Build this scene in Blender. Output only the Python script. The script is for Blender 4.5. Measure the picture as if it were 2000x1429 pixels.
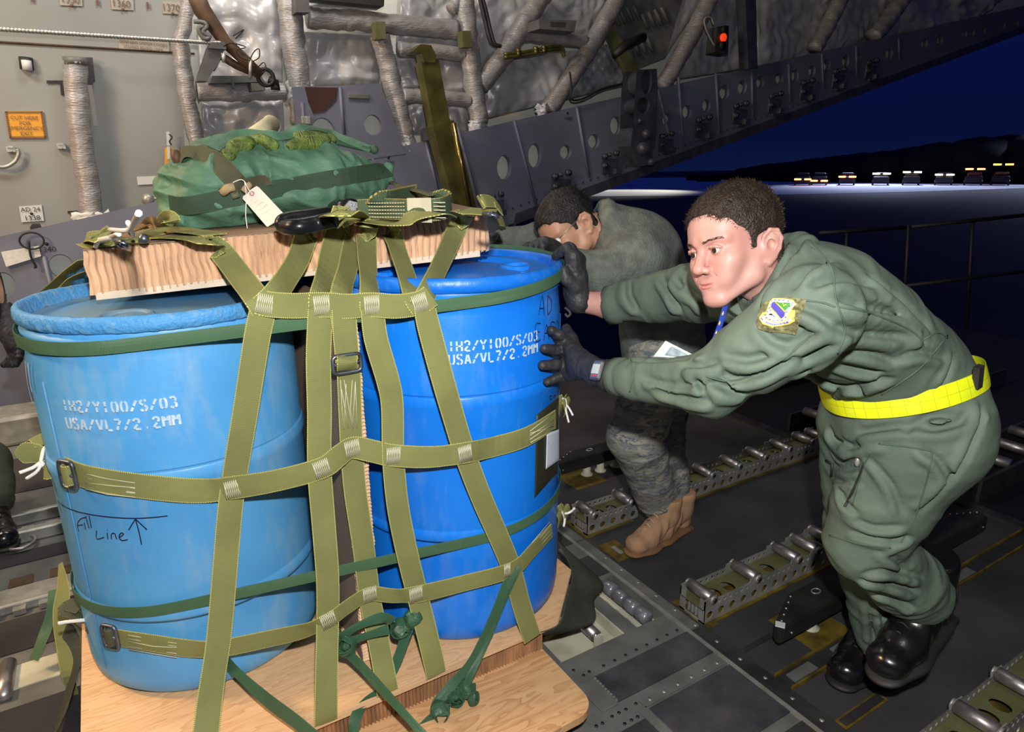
import bpy, bmesh, math, random
import numpy as np
from mathutils import Vector, Matrix, noise
random.seed(7); np.random.seed(7)
for o in list(bpy.data.objects): bpy.data.objects.remove(o)
SC = bpy.context.scene
COL = SC.collection
# ------------------------------------------------------------------ camera
# world: X runs aft (towards the ramp), Y across the hold, Z up; floor z = 0
FPX = 1302.0; PIT = math.radians(16.8); ROLL = math.radians(-0.42); YAW = math.radians(31.3); CZ = 1.39
_f = np.array([math.sin(YAW)*math.cos(PIT), math.cos(YAW)*math.cos(PIT), -math.sin(PIT)])
_r = np.array([math.cos(YAW), -math.sin(YAW), 0.0]); _u = np.cross(_r, _f)
_c, _s = math.cos(ROLL), math.sin(ROLL)
CR = np.array([_c*_r + _s*_u, -_s*_r + _c*_u, _f])
CO = np.array([0, 0, CZ])
cam_d = bpy.data.cameras.new('camera'); cam = bpy.data.objects.new('camera', cam_d); COL.objects.link(cam)
cam_d.sensor_width = 36; cam_d.lens = FPX/2000*36; cam_d.clip_start = .02; cam_d.clip_end = 2000
M = Matrix([[CR[0][0], CR[1][0], -CR[2][0], 0], [CR[0][1], CR[1][1], -CR[2][1], 0], [CR[0][2], CR[1][2], -CR[2][2], CZ], [0, 0, 0, 1]])
cam.matrix_world = M
SC.camera = cam
# ------------------------------------------------------------------ world, lights, exposure
SC.view_settings.view_transform = 'Standard'; SC.view_settings.look = 'None'
SC.view_settings.exposure = 0; SC.view_settings.gamma = 1; SC.view_settings.use_curve_mapping = False
W = bpy.data.worlds.new('dusk_sky'); SC.world = W; W.use_nodes = True
nt = W.node_tree; nt.nodes.clear()
out = nt.nodes.new('ShaderNodeOutputWorld'); bg = nt.nodes.new('ShaderNodeBackground')
tc = nt.nodes.new('ShaderNodeTexCoord'); sx = nt.nodes.new('ShaderNodeSeparateXYZ'); rp = nt.nodes.new('ShaderNodeValToRGB')
nt.links.new(tc.outputs['Generated'], sx.inputs[0]); nt.links.new(sx.outputs['Z'], rp.inputs[0])
nt.links.new(rp.outputs[0], bg.inputs[0]); nt.links.new(bg.outputs[0], out.inputs[0])
el = rp.color_ramp.elements
el[0].position = 0.0; el[0].color = (.0035, .0075, .04, 1)
el[1].position = .30; el[1].color = (.0045, .010, .075, 1)
e = el.new(.03); e.color = (.0025, .0048, .035, 1)
e = el.new(.12); e.color = (.0022, .0045, .042, 1)
bg.inputs[1].default_value = 1.0

def light(name, kind, loc, energy, color=(1, 1, 1), size=.1, size_y=None, aim=None, spot=None, blend=.5):
    d = bpy.data.lights.new(name, kind); o = bpy.data.objects.new(name, d); COL.objects.link(o)
    o.location = loc; d.energy = energy; d.color = color
    if kind == 'AREA':
        d.size = size
        if size_y: d.shape = 'RECTANGLE'; d.size_y = size_y
    else: d.shadow_soft_size = size
    if kind == 'SPOT': d.spot_size = math.radians(spot); d.spot_blend = blend
    if aim is not None:
        v = Vector(aim)-Vector(loc); o.rotation_euler = v.to_track_quat('-Z', 'Y').to_euler()
    return o
FLASH_AIM = tuple(CO + CR[2]*2.0 + np.array([-.10, .1, .08]))
FLASH_LOC = (0.03, -.03, 1.60)
light('camera_flash', 'SPOT', FLASH_LOC, 150, (1, .97, .94), .022, aim=FLASH_AIM, spot=130, blend=.55)
# dim work lamps of the hold: on the ceiling over the forward bay and along its side
light('forward_bay_lamp', 'AREA', (-1.3, 3.3, 3.55), 55, (1, .90, .78), .9, .5, aim=(-.6, 4.6, 1.2))
light('mid_bay_lamp', 'AREA', (.9, 3.5, 3.6), 30, (1, .93, .84), .9, .5, aim=(1.2, 4.8, 1.6))
light('forward_floor_lamp', 'AREA', (-2.2, 2.6, 2.6), 85, (1, .66, .36), .5, .5, aim=(-.6, 2.6, 0))
light('hold_fill_lamp', 'AREA', (1.0, .6, 3.6), 9, (1, .9, .8), 1.5, 1.0, aim=(1.4, 1.0, 0))
light('apron_floodlight', 'SPOT', (62, 60, 10), 12000, (1, .93, .72), .6, aim=(50, 58, -1.6), spot=60, blend=.8)
light('apron_floodlight', 'SPOT', (95, 58, 14), 26000, (.62, .70, 1), .6, aim=(86, 50, -1.6), spot=80, blend=.8)
light('apron_floodlight', 'SPOT', (120, 38, 14), 30000, (.62, .70, 1), .6, aim=(104, 36, -1.6), spot=80, blend=.8)

def ray(x, y):
    return CR.T @ np.array([(x-1000)/FPX, -(y-714.5)/FPX, 1.0])
def at_y(x, y, Y): d = ray(x, y); return Vector(CO + d*(Y/d[1]))
def at_x(x, y, X): d = ray(x, y); return Vector(CO + d*(X/d[0]))
def at_z(x, y, z): d = ray(x, y); return Vector(CO + d*((z-CZ)/d[2]))
def at_d(x, y, dd): return Vector(CO + ray(x, y)*dd)

# ------------------------------------------------------------------ object helpers
def link(name, me, mat=None, parent=None, smooth=False):
    o = bpy.data.objects.new(name, me); COL.objects.link(o)
    if mat is not None:
        for m in (mat if isinstance(mat, (list, tuple)) else [mat]): me.materials.append(m)
    if parent is not None: o.parent = parent
    if smooth: me.polygons.foreach_set('use_smooth', [True]*len(me.polygons))
    return o
def tag(o, label=None, cat=None, group=None, kind=None):
    if label: o['label'] = label
    if cat: o['category'] = cat
    if group: o['group'] = group
    if kind: o['kind'] = kind
    return o
def empty(name, loc=(0, 0, 0)):
    # parts are built in world coordinates, so the empty keeps an inverse offset on its children
    o = bpy.data.objects.new(name, None); o.location = loc; o.empty_display_size = .05; COL.objects.link(o); return o
def adopt(root, *kids):
    for k in kids:
        k.parent = root
        k.matrix_parent_inverse = Matrix.Translation(root.location).inverted()
    return kids[0] if kids else None
def copy_tree(root, offset, names=None):
    c = root.copy(); COL.objects.link(c); c.location = root.location + Vector(offset)
    for ch in list(root.children):
        k = ch.copy(); COL.objects.link(k); k.parent = c; k.matrix_parent_inverse = ch.matrix_parent_inverse.copy()
        for g in list(ch.children):
            q = g.copy(); COL.objects.link(q); q.parent = k; q.matrix_parent_inverse = g.matrix_parent_inverse.copy()
    return c

class MB:
    """collects shapes and makes ONE mesh object"""
    def __init__(s): s.v = []; s.f = []; s.uv = {}; s.sm = []
    def add(s, vs, fs, uvs=None, smooth=False):
        b = len(s.v); s.v += [tuple(p) for p in vs]
        for i, f in enumerate(fs):
            if uvs: s.uv[len(s.f)] = [uvs[k] for k in f]
            s.f.append(tuple(b+k for k in f)); s.sm.append(smooth)
        return s
    def box(s, c, size, R=None, bev=0.0):
        c = Vector(c); h = Vector(size)*.5
        if bev <= 0:
            vs = [Vector((sx*h.x, sy*h.y, sz*h.z)) for sx in (-1, 1) for sy in (-1, 1) for sz in (-1, 1)]
            fs = [(0, 1, 3, 2), (4, 6, 7, 5), (0, 4, 5, 1), (2, 3, 7, 6), (0, 2, 6, 4), (1, 5, 7, 3)]
        else:
            bm = bmesh.new(); bmesh.ops.create_cube(bm, size=1)
            for v in bm.verts: v.co = Vector((v.co.x*size[0], v.co.y*size[1], v.co.z*size[2]))
            bmesh.ops.bevel(bm, geom=bm.edges[:], offset=bev, segments=2, affect='EDGES', profile=.5)
            bm.verts.index_update()
            vs = [v.co.copy() for v in bm.verts]; fs = [tuple(v.index for v in f.verts) for f in bm.faces]; bm.free()
        if R is not None: vs = [R @ p for p in vs]
        return s.add([p+c for p in vs], fs)
    def prism(s, pts, ext):
        """planar polygon pts (3D) pushed along ext"""
        ext = Vector(ext); n = len(pts); a = [Vector(p) for p in pts]; b = [p+ext for p in a]
        fs = [tuple(range(n))[::-1], tuple(range(n, 2*n))] + [(i, (i+1) % n, n+(i+1) % n, n+i) for i in range(n)]
        return s.add(a+b, fs)
    def tube(s, pts, r, seg=10, caps=True, closed=False, smooth=True):
        pts = [Vector(p) for p in pts]; n = len(pts); rr = r if isinstance(r, (list, tuple)) else [r]*n
        vs = []; fs = []; prev = None
        for i, p in enumerate(pts):
            if closed: t = pts[(i+1) % n]-pts[i-1]
            else: t = pts[min(i+1, n-1)]-pts[max(i-1, 0)]
            if t.length < 1e-9: t = Vector((0, 0, 1))
            t.normalize()
            if prev is None:
                a = t.orthogonal().normalized()
            else:
                a = prev - t*prev.dot(t)
                if a.length < 1e-6: a = t.orthogonal()
                a.normalize()
            prev = a; b = t.cross(a)
            for k in range(seg):
                th = 2*math.pi*k/seg; vs.append(p+(a*math.cos(th)+b*math.sin(th))*rr[i])
        m = n if closed else n-1
        for i in range(m):
            j = (i+1) % n
            for k in range(seg):
                fs.append((i*seg+k, i*seg+(k+1) % seg, j*seg+(k+1) % seg, j*seg+k))
        if caps and not closed:
            fs.append(tuple(range(seg))[::-1]); fs.append(tuple((n-1)*seg+k for k in range(seg)))
        return s.add(vs, fs, smooth=smooth)
    def cyl(s, a, b, r, seg=16, smooth=True): return s.tube([a, b], r, seg, smooth=smooth)
    def lathe(s, prof, c=(0, 0, 0), seg=64, arc=None, smooth=True, axis=None):
        """prof: (radius, z) pairs"""
        c = Vector(c); n = len(prof); vs = []; fs = []; R = None
        if axis is not None: R = Vector((0, 0, 1)).rotation_difference(Vector(axis)).to_matrix()
        for r, z in prof:
            for k in range(seg):
                th = 2*math.pi*k/seg; p = Vector((r*math.cos(th), r*math.sin(th), z))
                vs.append(c+(R @ p if R is not None else p))
        for i in range(n-1):
            for k in range(seg):
                fs.append((i*seg+k, i*seg+(k+1) % seg, (i+1)*seg+(k+1) % seg, (i+1)*seg+k))
        return s.add(vs, fs, smooth=smooth)
    def sphere(s, c, r, seg=12, rings=8, scale=(1, 1, 1)):
        vs = []; fs = []
        for i in range(rings+1):
            ph = math.pi*i/rings
            for k in range(seg):
                th = 2*math.pi*k/seg
                vs.append((c[0]+r*scale[0]*math.sin(ph)*math.cos(th), c[1]+r*scale[1]*math.sin(ph)*math.sin(th), c[2]+r*scale[2]*math.cos(ph)))
        for i in range(rings):
            for k in range(seg): fs.append((i*seg+k, (i+1)*seg+k, (i+1)*seg+(k+1) % seg, i*seg+(k+1) % seg))
        return s.add(vs, fs, smooth=True)
    def quad_hole(s, quad, cen, rx, ry, O, U, V, N, t, seg=22, depth=None, rot=0):
        """plate cell: quad (4 uv pts, ccw) with an elliptic hole, thickness t along -N; O + u*U + v*V"""
        O, U, V, N = Vector(O), Vector(U), Vector(V), Vector(N)
        P = lambda q, d=0: O+U*q[0]+V*q[1]-N*d
        ang = [2*math.pi*k/seg for k in range(seg)] + [math.atan2(q[1]-cen[1], q[0]-cen[0]) % (2*math.pi) for q in quad]
        ang = sorted(set(round(a, 6) for a in ang)); outp = []; inp = []
        for a in ang:
            dx, dy = math.cos(a), math.sin(a); best = None
            for i in range(4):
                x1, y1 = quad[i]; x2, y2 = quad[(i+1) % 4]; ex, ey = x2-x1, y2-y1
                den = dx*ey-dy*ex
                if abs(den) < 1e-12: continue
                tt = ((x1-cen[0])*ey-(y1-cen[1])*ex)/den; ss = ((x1-cen[0])*dy-(y1-cen[1])*dx)/den
                if tt > 0 and -1e-6 <= ss <= 1+1e-6 and (best is None or tt < best): best = tt
            outp.append((cen[0]+dx*best, cen[1]+dy*best))
            k = 1/math.sqrt((dx/rx)**2+(dy/ry)**2); inp.append((cen[0]+dx*k, cen[1]+dy*k))
        n = len(ang); vs = [P(q) for q in outp]+[P(q) for q in inp]+[P(q, t) for q in inp]+[P(q, t) for q in outp]; fs = []
        for i in range(n):
            j = (i+1) % n
            fs += [(i, j, n+j, n+i), (n+i, n+j, 2*n+j, 2*n+i), (2*n+i, 2*n+j, 3*n+j, 3*n+i)]
        return s.add(vs, fs)
    def quad_plate(s, quad, O, U, V, N, t):
        O, U, V, N = Vector(O), Vector(U), Vector(V), Vector(N)
        return s.prism([O+U*q[0]+V*q[1] for q in quad], -N*t)
    def mesh(s, name):
        me = bpy.data.meshes.new(name); me.from_pydata(s.v, [], s.f)
        if s.uv:
            l = me.uv_layers.new(name='UVMap')
            for pi, p in enumerate(me.polygons):
                if pi in s.uv:
                    for k, li in enumerate(p.loop_indices): l.data[li].uv = s.uv[pi][k]
        if any(s.sm): me.polygons.foreach_set('use_smooth', s.sm)
        me.update(); return me
    def build(s, name, mat, parent=None, fix=True):
        me = s.mesh(name)
        if fix:
            bm = bmesh.new(); bm.from_mesh(me); bmesh.ops.recalc_face_normals(bm, faces=bm.faces[:]); bm.to_mesh(me); bm.free()
        o = link(name, me, mat)
        if parent is not None: adopt(parent, o)
        return o

def bez(pts, n=8, closed=False):
    """catmull-rom through pts (tuples of any length) -> denser list of Vectors"""
    P = [np.array(p, float) for p in pts]; out = []
    m = len(P)
    for i in range(m if closed else m-1):
        if closed: p0, p1, p2, p3 = P[i-1], P[i], P[(i+1) % m], P[(i+2) % m]
        else: p0, p1, p2, p3 = P[max(i-1, 0)], P[i], P[i+1], P[min(i+2, m-1)]
        for k in range(n):
            t = k/n; out.append(.5*((2*p1)+(-p0+p2)*t+(2*p0-5*p1+4*p2-p3)*t*t+(-p0+3*p1-3*p2+p3)*t**3))
    if not closed: out.append(P[-1])
    return out

def ribbon(mb, pts, nrm, width, th=.0022, n=6, closed=False, cols=4, sag=0.0):
    """woven strap: pts 3D path, nrm = facing direction(s) of its flat side"""
    k = len(pts)
    N = [nrm]*k if not isinstance(nrm, list) else nrm
    Wd = width if isinstance(width, list) else [width]*k
    data = bez([tuple(pts[i])+tuple(N[i])+(Wd[i],) for i in range(k)], n, closed)
    C = [Vector(d[:3]) for d in data]; NN = [Vector(d[3:6]).normalized() for d in data]; WW = [d[6] for d in data]
    m = len(C); vs = []; fs = []; uv = []; L = 0
    for i in range(m):
        t = (C[(i+1) % m]-C[i-1]) if closed else (C[min(i+1, m-1)]-C[max(i-1, 0)])
        if t.length < 1e-9: t = Vector((0, 0, 1))
        t.normalize(); w = t.cross(NN[i])
        if w.length < 1e-6: w = t.orthogonal()
        w.normalize(); nn = w.cross(t).normalized()
        if i: L += (C[i]-C[i-1]).length
        for side in (0, 1):
            for c in range(cols+1):
                u = c/cols; ed = (2*u-1)
                p = C[i]+w*(ed*WW[i]/2)+nn*((th/2 if side == 0 else -th/2))*(1-.5*abs(ed)**6)
                vs.append(p); uv.append((u, L/.05))
    row = 2*(cols+1); mm = m if closed else m-1
    for i in range(mm):
        a, b = i*row, ((i+1) % m)*row
        for c in range(cols):
            fs.append((a+c, a+c+1, b+c+1, b+c))
            fs.append((a+cols+1+c+1, a+cols+1+c, b+cols+1+c, b+cols+1+c+1))
        fs.append((a, b, b+cols+1, a+cols+1)); fs.append((a+cols, a+row-1, b+row-1, b+cols))
    if not closed:
        fs.append(tuple(range(0, cols+1))+tuple(range(row-1, cols, -1)))
        b = (m-1)*row; fs.append(tuple(range(b+row-1, b+cols, -1))[::-1]+tuple(range(b, b+cols+1))[::-1])
    mb.add(vs, fs, uv, smooth=False)
    return C
# ------------------------------------------------------------------ materials
def mat(name, col, rough=.6, metal=0.0, var=0.0, vscale=8.0, col2=None, bump=0.0, bscale=60.0, spec=.5, coords='Object', stretch=(1, 1, 1), emis=None, estr=0, sheen=0, detail=5, sss=0.0, contrast=(.35, .65), coat=0):
    m = bpy.data.materials.new(name); m.use_nodes = True; nt = m.node_tree; b = nt.nodes['Principled BSDF']
    b.inputs['Roughness'].default_value = rough; b.inputs['Metallic'].default_value = metal
    b.inputs['Specular IOR Level'].default_value = spec
    b.inputs['Base Color'].default_value = (*col, 1)
    if coat: b.inputs['Coat Weight'].default_value = coat
    if sheen: b.inputs['Sheen Weight'].default_value = sheen; b.inputs['Sheen Roughness'].default_value = .5
    if sss: b.inputs['Subsurface Weight'].default_value = sss; b.inputs['Subsurface Radius'].default_value = (.008, .003, .0015); b.inputs['Subsurface Scale'].default_value = .6
    if emis: b.inputs['Emission Color'].default_value = (*emis, 1); b.inputs['Emission Strength'].default_value = estr
    t = nt.nodes.new('ShaderNodeTexCoord'); mp = nt.nodes.new('ShaderNodeMapping'); mp.inputs['Scale'].default_value = stretch
    nt.links.new(t.outputs[coords], mp.inputs[0])
    if var or col2:
        n = nt.nodes.new('ShaderNodeTexNoise'); n.inputs['Scale'].default_value = vscale; n.inputs['Detail'].default_value = detail
        nt.links.new(mp.outputs[0], n.inputs['Vector'])
        r = nt.nodes.new('ShaderNodeValToRGB'); nt.links.new(n.outputs['Fac'], r.inputs[0])
        c2 = col2 if col2 else tuple(min(1, c*(1+var)) for c in col); c1 = col if col2 else tuple(c*(1-var) for c in col)
        r.color_ramp.elements[0].position = contrast[0]; r.color_ramp.elements[1].position = contrast[1]
        r.color_ramp.elements[0].color = (*c1, 1); r.color_ramp.elements[1].color = (*c2, 1)
        nt.links.new(r.outputs[0], b.inputs['Base Color'])
    if bump:
        n2 = nt.nodes.new('ShaderNodeTexNoise'); n2.inputs['Scale'].default_value = bscale; n2.inputs['Detail'].default_value = 4
        nt.links.new(mp.outputs[0], n2.inputs['Vector'])
        bp = nt.nodes.new('ShaderNodeBump'); bp.inputs['Strength'].default_value = bump; bp.inputs['Distance'].default_value = .01
        nt.links.new(n2.outputs['Fac'], bp.inputs['Height']); nt.links.new(bp.outputs[0], b.inputs['Normal'])
    return m
def nodes(m): return m.node_tree, m.node_tree.nodes['Principled BSDF']
def mathn(nt, op, a, b=None, c=None):
    n = nt.nodes.new('ShaderNodeMath'); n.operation = op
    for i, v in enumerate((a, b, c)):
        if v is None: continue
        if isinstance(v, (int, float)): n.inputs[i].default_value = v
        else: nt.links.new(v, n.inputs[i])
    return n.outputs[0]
def mixc(nt, fac, a, b):
    n = nt.nodes.new('ShaderNodeMix'); n.data_type = 'RGBA'
    for k, v in ((0, fac), (6, a), (7, b)):
        if isinstance(v, (int, float)): n.inputs[k].default_value = v
        elif isinstance(v, tuple): n.inputs[k].default_value = (*v, 1)
        else: nt.links.new(v, n.inputs[k])
    return n.outputs[2]
def webbing(name, col, stitch, rib=1.0, sheen=.0, rough=.75):
    """woven webbing: v-ribs, diagonal weave, dashed edge stitching"""
    m = bpy.data.materials.new(name); m.use_nodes = True; nt, b = nodes(m)
    b.inputs['Roughness'].default_value = rough; b.inputs['Specular IOR Level'].default_value = .35
    uv = nt.nodes.new('ShaderNodeTexCoord'); s = nt.nodes.new('ShaderNodeSeparateXYZ'); nt.links.new(uv.outputs['UV'], s.inputs[0])
    u, v = s.outputs[0], s.outputs[1]
    ns = nt.nodes.new('ShaderNodeTexNoise'); ns.inputs['Scale'].default_value = 9; ns.inputs['Detail'].default_value = 4
    nt.links.new(uv.outputs['Object'], ns.inputs['Vector'])
    base = mixc(nt, ns.outputs['Fac'], tuple(c*.72 for c in col), tuple(min(1, c*1.25) for c in col))
    ribs = mathn(nt, 'SINE', mathn(nt, 'MULTIPLY', mathn(nt, 'ADD', mathn(nt, 'MULTIPLY', v, rib), mathn(nt, 'MULTIPLY', mathn(nt, 'ABSOLUTE', mathn(nt, 'SUBTRACT', u, .5)), .12)), 2*math.pi*24))
    shade = mathn(nt, 'MULTIPLY_ADD', ribs, .10, .95)
    base2 = nt.nodes.new('ShaderNodeVectorMath'); base2.operation = 'SCALE'; nt.links.new(base, base2.inputs[0]); nt.links.new(shade, base2.inputs[3])
    edge = mathn(nt, 'GREATER_THAN', mathn(nt, 'ABSOLUTE', mathn(nt, 'SUBTRACT', u, .5)), .462)
    dash = mathn(nt, 'GREATER_THAN', mathn(nt, 'SINE', mathn(nt, 'MULTIPLY', v, 2*math.pi*13)), -.15)
    fac = mathn(nt, 'MULTIPLY', edge, dash)
    nt.links.new(mixc(nt, fac, base2.outputs[0], stitch), b.inputs['Base Color'])
    bp = nt.nodes.new('ShaderNodeBump'); bp.inputs['Strength'].default_value = .35; bp.inputs['Distance'].default_value = .0015
    nt.links.new(ribs, bp.inputs['Height']); nt.links.new(bp.outputs[0], b.inputs['Normal'])
    return m
M_OLIVE = webbing('olive_webbing', (.235, .245, .085), (.62, .58, .17))
M_OLIVE_DARK = webbing('dark_olive_webbing', (.085, .09, .05), (.14, .14, .08))
M_GREEN = webbing('green_webbing', (.075, .16, .085), (.09, .20, .10), rib=.9, rough=.45)
M_GREENSAT = webbing('green_tape', (.045, .12, .065), (.06, .15, .08), rib=1.2, rough=.35)
M_BAGBAND = webbing('dark_green_band', (.045, .09, .055), (.05, .11, .06), rough=.6)
M_STITCH = mat('stitch_thread', (.58, .57, .42), .8)
M_STITCHG = mat('green_thread', (.16, .24, .13), .8)
M_TIE = mat('white_tie_cord', (.85, .83, .78), .7, bump=.3, bscale=300)
M_STEEL_BUCKLE = mat('grey_buckle_metal', (.16, .18, .22), .42, .85, var=.35, vscale=30)
M_BLUE1 = mat('faded_blue_plastic', (.075, .330, .700), .42, col2=(.105, .400, .760), vscale=5, bump=.06, bscale=60, spec=.5)
M_BLUE2 = mat('bright_blue_plastic', (.004, .185, .830), .36, col2=(.008, .225, .900), vscale=5, bump=.05, bscale=50, spec=.5)
def drum_wear(m, dust, lo=.62, hi=.80, amt=.5):
    nt, b = nodes(m); src = b.inputs['Base Color'].links[0].from_socket
    t = nt.nodes.new('ShaderNodeTexCoord'); mp = nt.nodes.new('ShaderNodeMapping'); mp.inputs['Scale'].default_value = (1, 1, .55)
    nt.links.new(t.outputs['Object'], mp.inputs[0])
    n = nt.nodes.new('ShaderNodeTexNoise'); n.inputs['Scale'].default_value = 7; n.inputs['Detail'].default_value = 9; n.inputs['Roughness'].default_value = .68
    nt.links.new(mp.outputs[0], n.inputs['Vector'])
    n2 = nt.nodes.new('ShaderNodeTexNoise'); n2.inputs['Scale'].default_value = 55; n2.inputs['Detail'].default_value = 4
    mp2 = nt.nodes.new('ShaderNodeMapping'); mp2.inputs['Scale'].default_value = (1, 1, .18); nt.links.new(t.outputs['Object'], mp2.inputs[0]); nt.links.new(mp2.outputs[0], n2.inputs['Vector'])
    r = nt.nodes.new('ShaderNodeMapRange'); r.inputs[1].default_value = lo; r.inputs[2].default_value = hi
    nt.links.new(mathn(nt, 'MULTIPLY_ADD', n2.outputs['Fac'], .35, mathn(nt, 'MULTIPLY', n.outputs['Fac'], .75)), r.inputs[0])
    nt.links.new(mixc(nt, mathn(nt, 'MULTIPLY', r.outputs[0], amt), src, dust), b.inputs['Base Color'])
drum_wear(M_BLUE1, (.40, .50, .54), .55, .78, .42)
drum_wear(M_BLUE2, (.20, .36, .62), .57, .78, .34)
M_RIM1 = mat('scuffed_blue_rim', (.07, .31, .66), .6, col2=(.22, .42, .60), vscale=45, bump=.5, bscale=90, contrast=(.5, .8))
M_RIM2 = mat('bright_blue_rim', (.006, .17, .76), .4, col2=(.06, .25, .72), vscale=30, bump=.15, contrast=(.5, .85))
M_LID1 = mat('dusty_blue_lid', (.05, .25, .55), .55, col2=(.17, .27, .33), vscale=4, bump=.1)
M_PAINT = mat('white_stencil_paint', (.80, .84, .86), .6, col2=(.45, .60, .72), vscale=60, contrast=(.25, .5))
M_MARKER = mat('black_marker_ink', (.006, .01, .05), .5)
M_CARD = mat('kraft_cardboard', (.44, .27, .15), .85, var=.18, vscale=6, bump=.2, bscale=40)
M_CARDTOP = mat('brown_cardboard_face', (.235, .16, .10), .8, var=.15, vscale=3, bump=.05, bscale=30)
M_FLUTE = mat('torn_paper_flutes', (.74, .49, .31), .85, var=.14, vscale=22, bump=.25, bscale=80, stretch=(1, 1, .2))
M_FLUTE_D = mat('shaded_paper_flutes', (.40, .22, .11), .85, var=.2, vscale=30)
def wood(name, c1, c2, scale=1.0, stretch=(1, 9, 9)):
    m = bpy.data.materials.new(name); m.use_nodes = True; nt, b = nodes(m); b.inputs['Roughness'].default_value = .6
    t = nt.nodes.new('ShaderNodeTexCoord'); mp = nt.nodes.new('ShaderNodeMapping'); mp.inputs['Scale'].default_value = stretch
    nt.links.new(t.outputs['Object'], mp.inputs[0])
    n = nt.nodes.new('ShaderNodeTexNoise'); n.inputs['Scale'].default_value = 1.6*scale; n.inputs['Detail'].default_value = 3; n.inputs['Distortion'].default_value = 1.2
    nt.links.new(mp.outputs[0], n.inputs['Vector'])
    w = mathn(nt, 'FRACT', mathn(nt, 'MULTIPLY', n.outputs['Fac'], 13))
    w = mathn(nt, 'POWER', w, 2.2)
    n3 = nt.nodes.new('ShaderNodeTexNoise'); n3.inputs['Scale'].default_value = 40; mp3 = nt.nodes.new('ShaderNodeMapping'); mp3.inputs['Scale'].default_value = (.12, 1, 1)
    nt.links.new(t.outputs['Object'], mp3.inputs[0]); nt.links.new(mp3.outputs[0], n3.inputs['Vector'])
    f = mathn(nt, 'MULTIPLY_ADD', w, .55, mathn(nt, 'MULTIPLY', n3.outputs['Fac'], .35))
    nt.links.new(mixc(nt, f, c1, c2), b.inputs['Base Color'])
    return m
M_PLY = wood('plywood', (.82, .53, .29), (.56, .28, .11))
M_PLY2 = wood('plywood_base', (.72, .45, .23), (.42, .20, .07), .8)
M_PLYEDGE = mat('plywood_edge', (.62, .44, .27), .7, var=.2, vscale=5, stretch=(1, 1, 60))
M_WOODLIGHT = mat('pale_board', (.72, .60, .46), .7, var=.12, vscale=10)
M_CANVAS = mat('dark_olive_canvas', (.055, .062, .045), .85, var=.3, vscale=6, bump=.3, bscale=200)
M_FLOOR = mat('anti_skid_floor', (.020, .020, .023), .72, col2=(.060, .058, .062), vscale=3.2, bump=.6, bscale=420, detail=9, contrast=(.3, .72))
M_FLOOR2 = mat('worn_anti_skid_panel', (.028, .028, .036), .7, col2=(.085, .080, .088), vscale=9, bump=.5, bscale=300, detail=10, contrast=(.35, .7))
M_GREYMETAL = mat('grey_painted_metal', (.135, .138, .130), .5, .0, var=.22, vscale=9, bump=.05)
M_GREYMETAL_D = mat('dark_grey_metal', (.045, .044, .046), .5, .3, var=.3, vscale=9)
M_OLIVEPLATE = mat('olive_primer', (.115, .125, .045), .55, .2, col2=(.16, .165, .075), vscale=14)
M_YELLOWPR = mat('yellow_primer_plate', (.12, .085, .01), .6, .1, var=.5, vscale=18)
M_CREAM = mat('cream_recess', (.55, .54, .42), .6, var=.2, vscale=9)
M_STEEL = mat('brushed_roller_steel', (.40, .38, .38), .38, .85, var=.22, vscale=25, stretch=(1, 1, 1))
M_CHROME = mat('polished_roller', (.32, .32, .36), .25, .55, var=.3, vscale=12)
M_ALU = mat('aluminium_channel', (.40, .40, .37), .45, .55, var=.2, vscale=18)
M_SCREW = mat('dark_screw', (.03, .03, .03), .5, .4)
M_BLACKRAIL = mat('black_handrail', (.005, .005, .006), .6)
M_RUBBER = mat('black_rail', (.020, .020, .018), .42, 0, var=.3, vscale=10, bump=.1)
M_BEAM = mat('blue_grey_beam_paint', (.150, .160, .215), .45, 0, var=.16, vscale=2.5, bump=.03)
M_BEAM_D = mat('dark_beam_fitting', (.065, .068, .090), .4, .2, var=.25, vscale=12)
M_SKIN_OUT = mat('pale_outer_skin', (.86, .87, .81), .6, emis=None)
M_LINER = mat('grey_liner_panel', (.270, .280, .272), .55, 0, var=.10, vscale=1.6)
M_FOIL = mat('silver_grey_insulation_film', (.47, .47, .49), .30, .0, var=.16, vscale=3, bump=.22, bscale=5, spec=.9, detail=5)
M_FOIL2 = mat('wrapped_frame_film', (.32, .285, .265), .35, .15, col2=(.40, .40, .42), vscale=7, bump=.7, bscale=30, spec=.7, stretch=(1, 1, 4))
M_QUILT = mat('quilted_foil', (.42, .42, .45), .25, .3, var=.3, vscale=10, bump=.5, bscale=60)
M_BRACKET = mat('grey_bracket', (.11, .11, .115), .5, .2, var=.2, vscale=9)
M_BROWN = mat('brown_cable_sleeve', (.10, .055, .03), .6, var=.3, vscale=10)
M_BRASS = mat('yellow_olive_actuator', (.14, .13, .035), .3, .5, var=.35, vscale=8)
M_MAROON = mat('maroon_recess', (.05, .016, .010), .7)
M_SIGN = mat('orange_placard', (.72, .33, .02), .5)
M_SIGNW = mat('white_placard', (.62, .64, .64), .5)
M_BLACKP = mat('black_print', (.02, .02, .02), .6)
M_BROWNP = mat('brown_print', (.14, .07, .04), .6)
M_DECAL = mat('translucent_decal', (.36, .34, .29), .5)
M_WIRE = mat('wire_rope', (.55, .55, .52), .35, .8)
M_TAPE = mat('white_tape', (.70, .70, .68), .6, bump=.4, bscale=40)
M_RED = mat('red_lamp', (.5, .02, .01), .3, emis=(1, .06, .01), estr=.8)
def nylon(name, c, rough=.42):
    return mat(name, c, .58, 0, var=.14, vscale=6, bump=.5, bscale=26, spec=.4, stretch=(1, 1, 1.6))
M_BAG = nylon('green_nylon', (.095, .215, .135))
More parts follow.
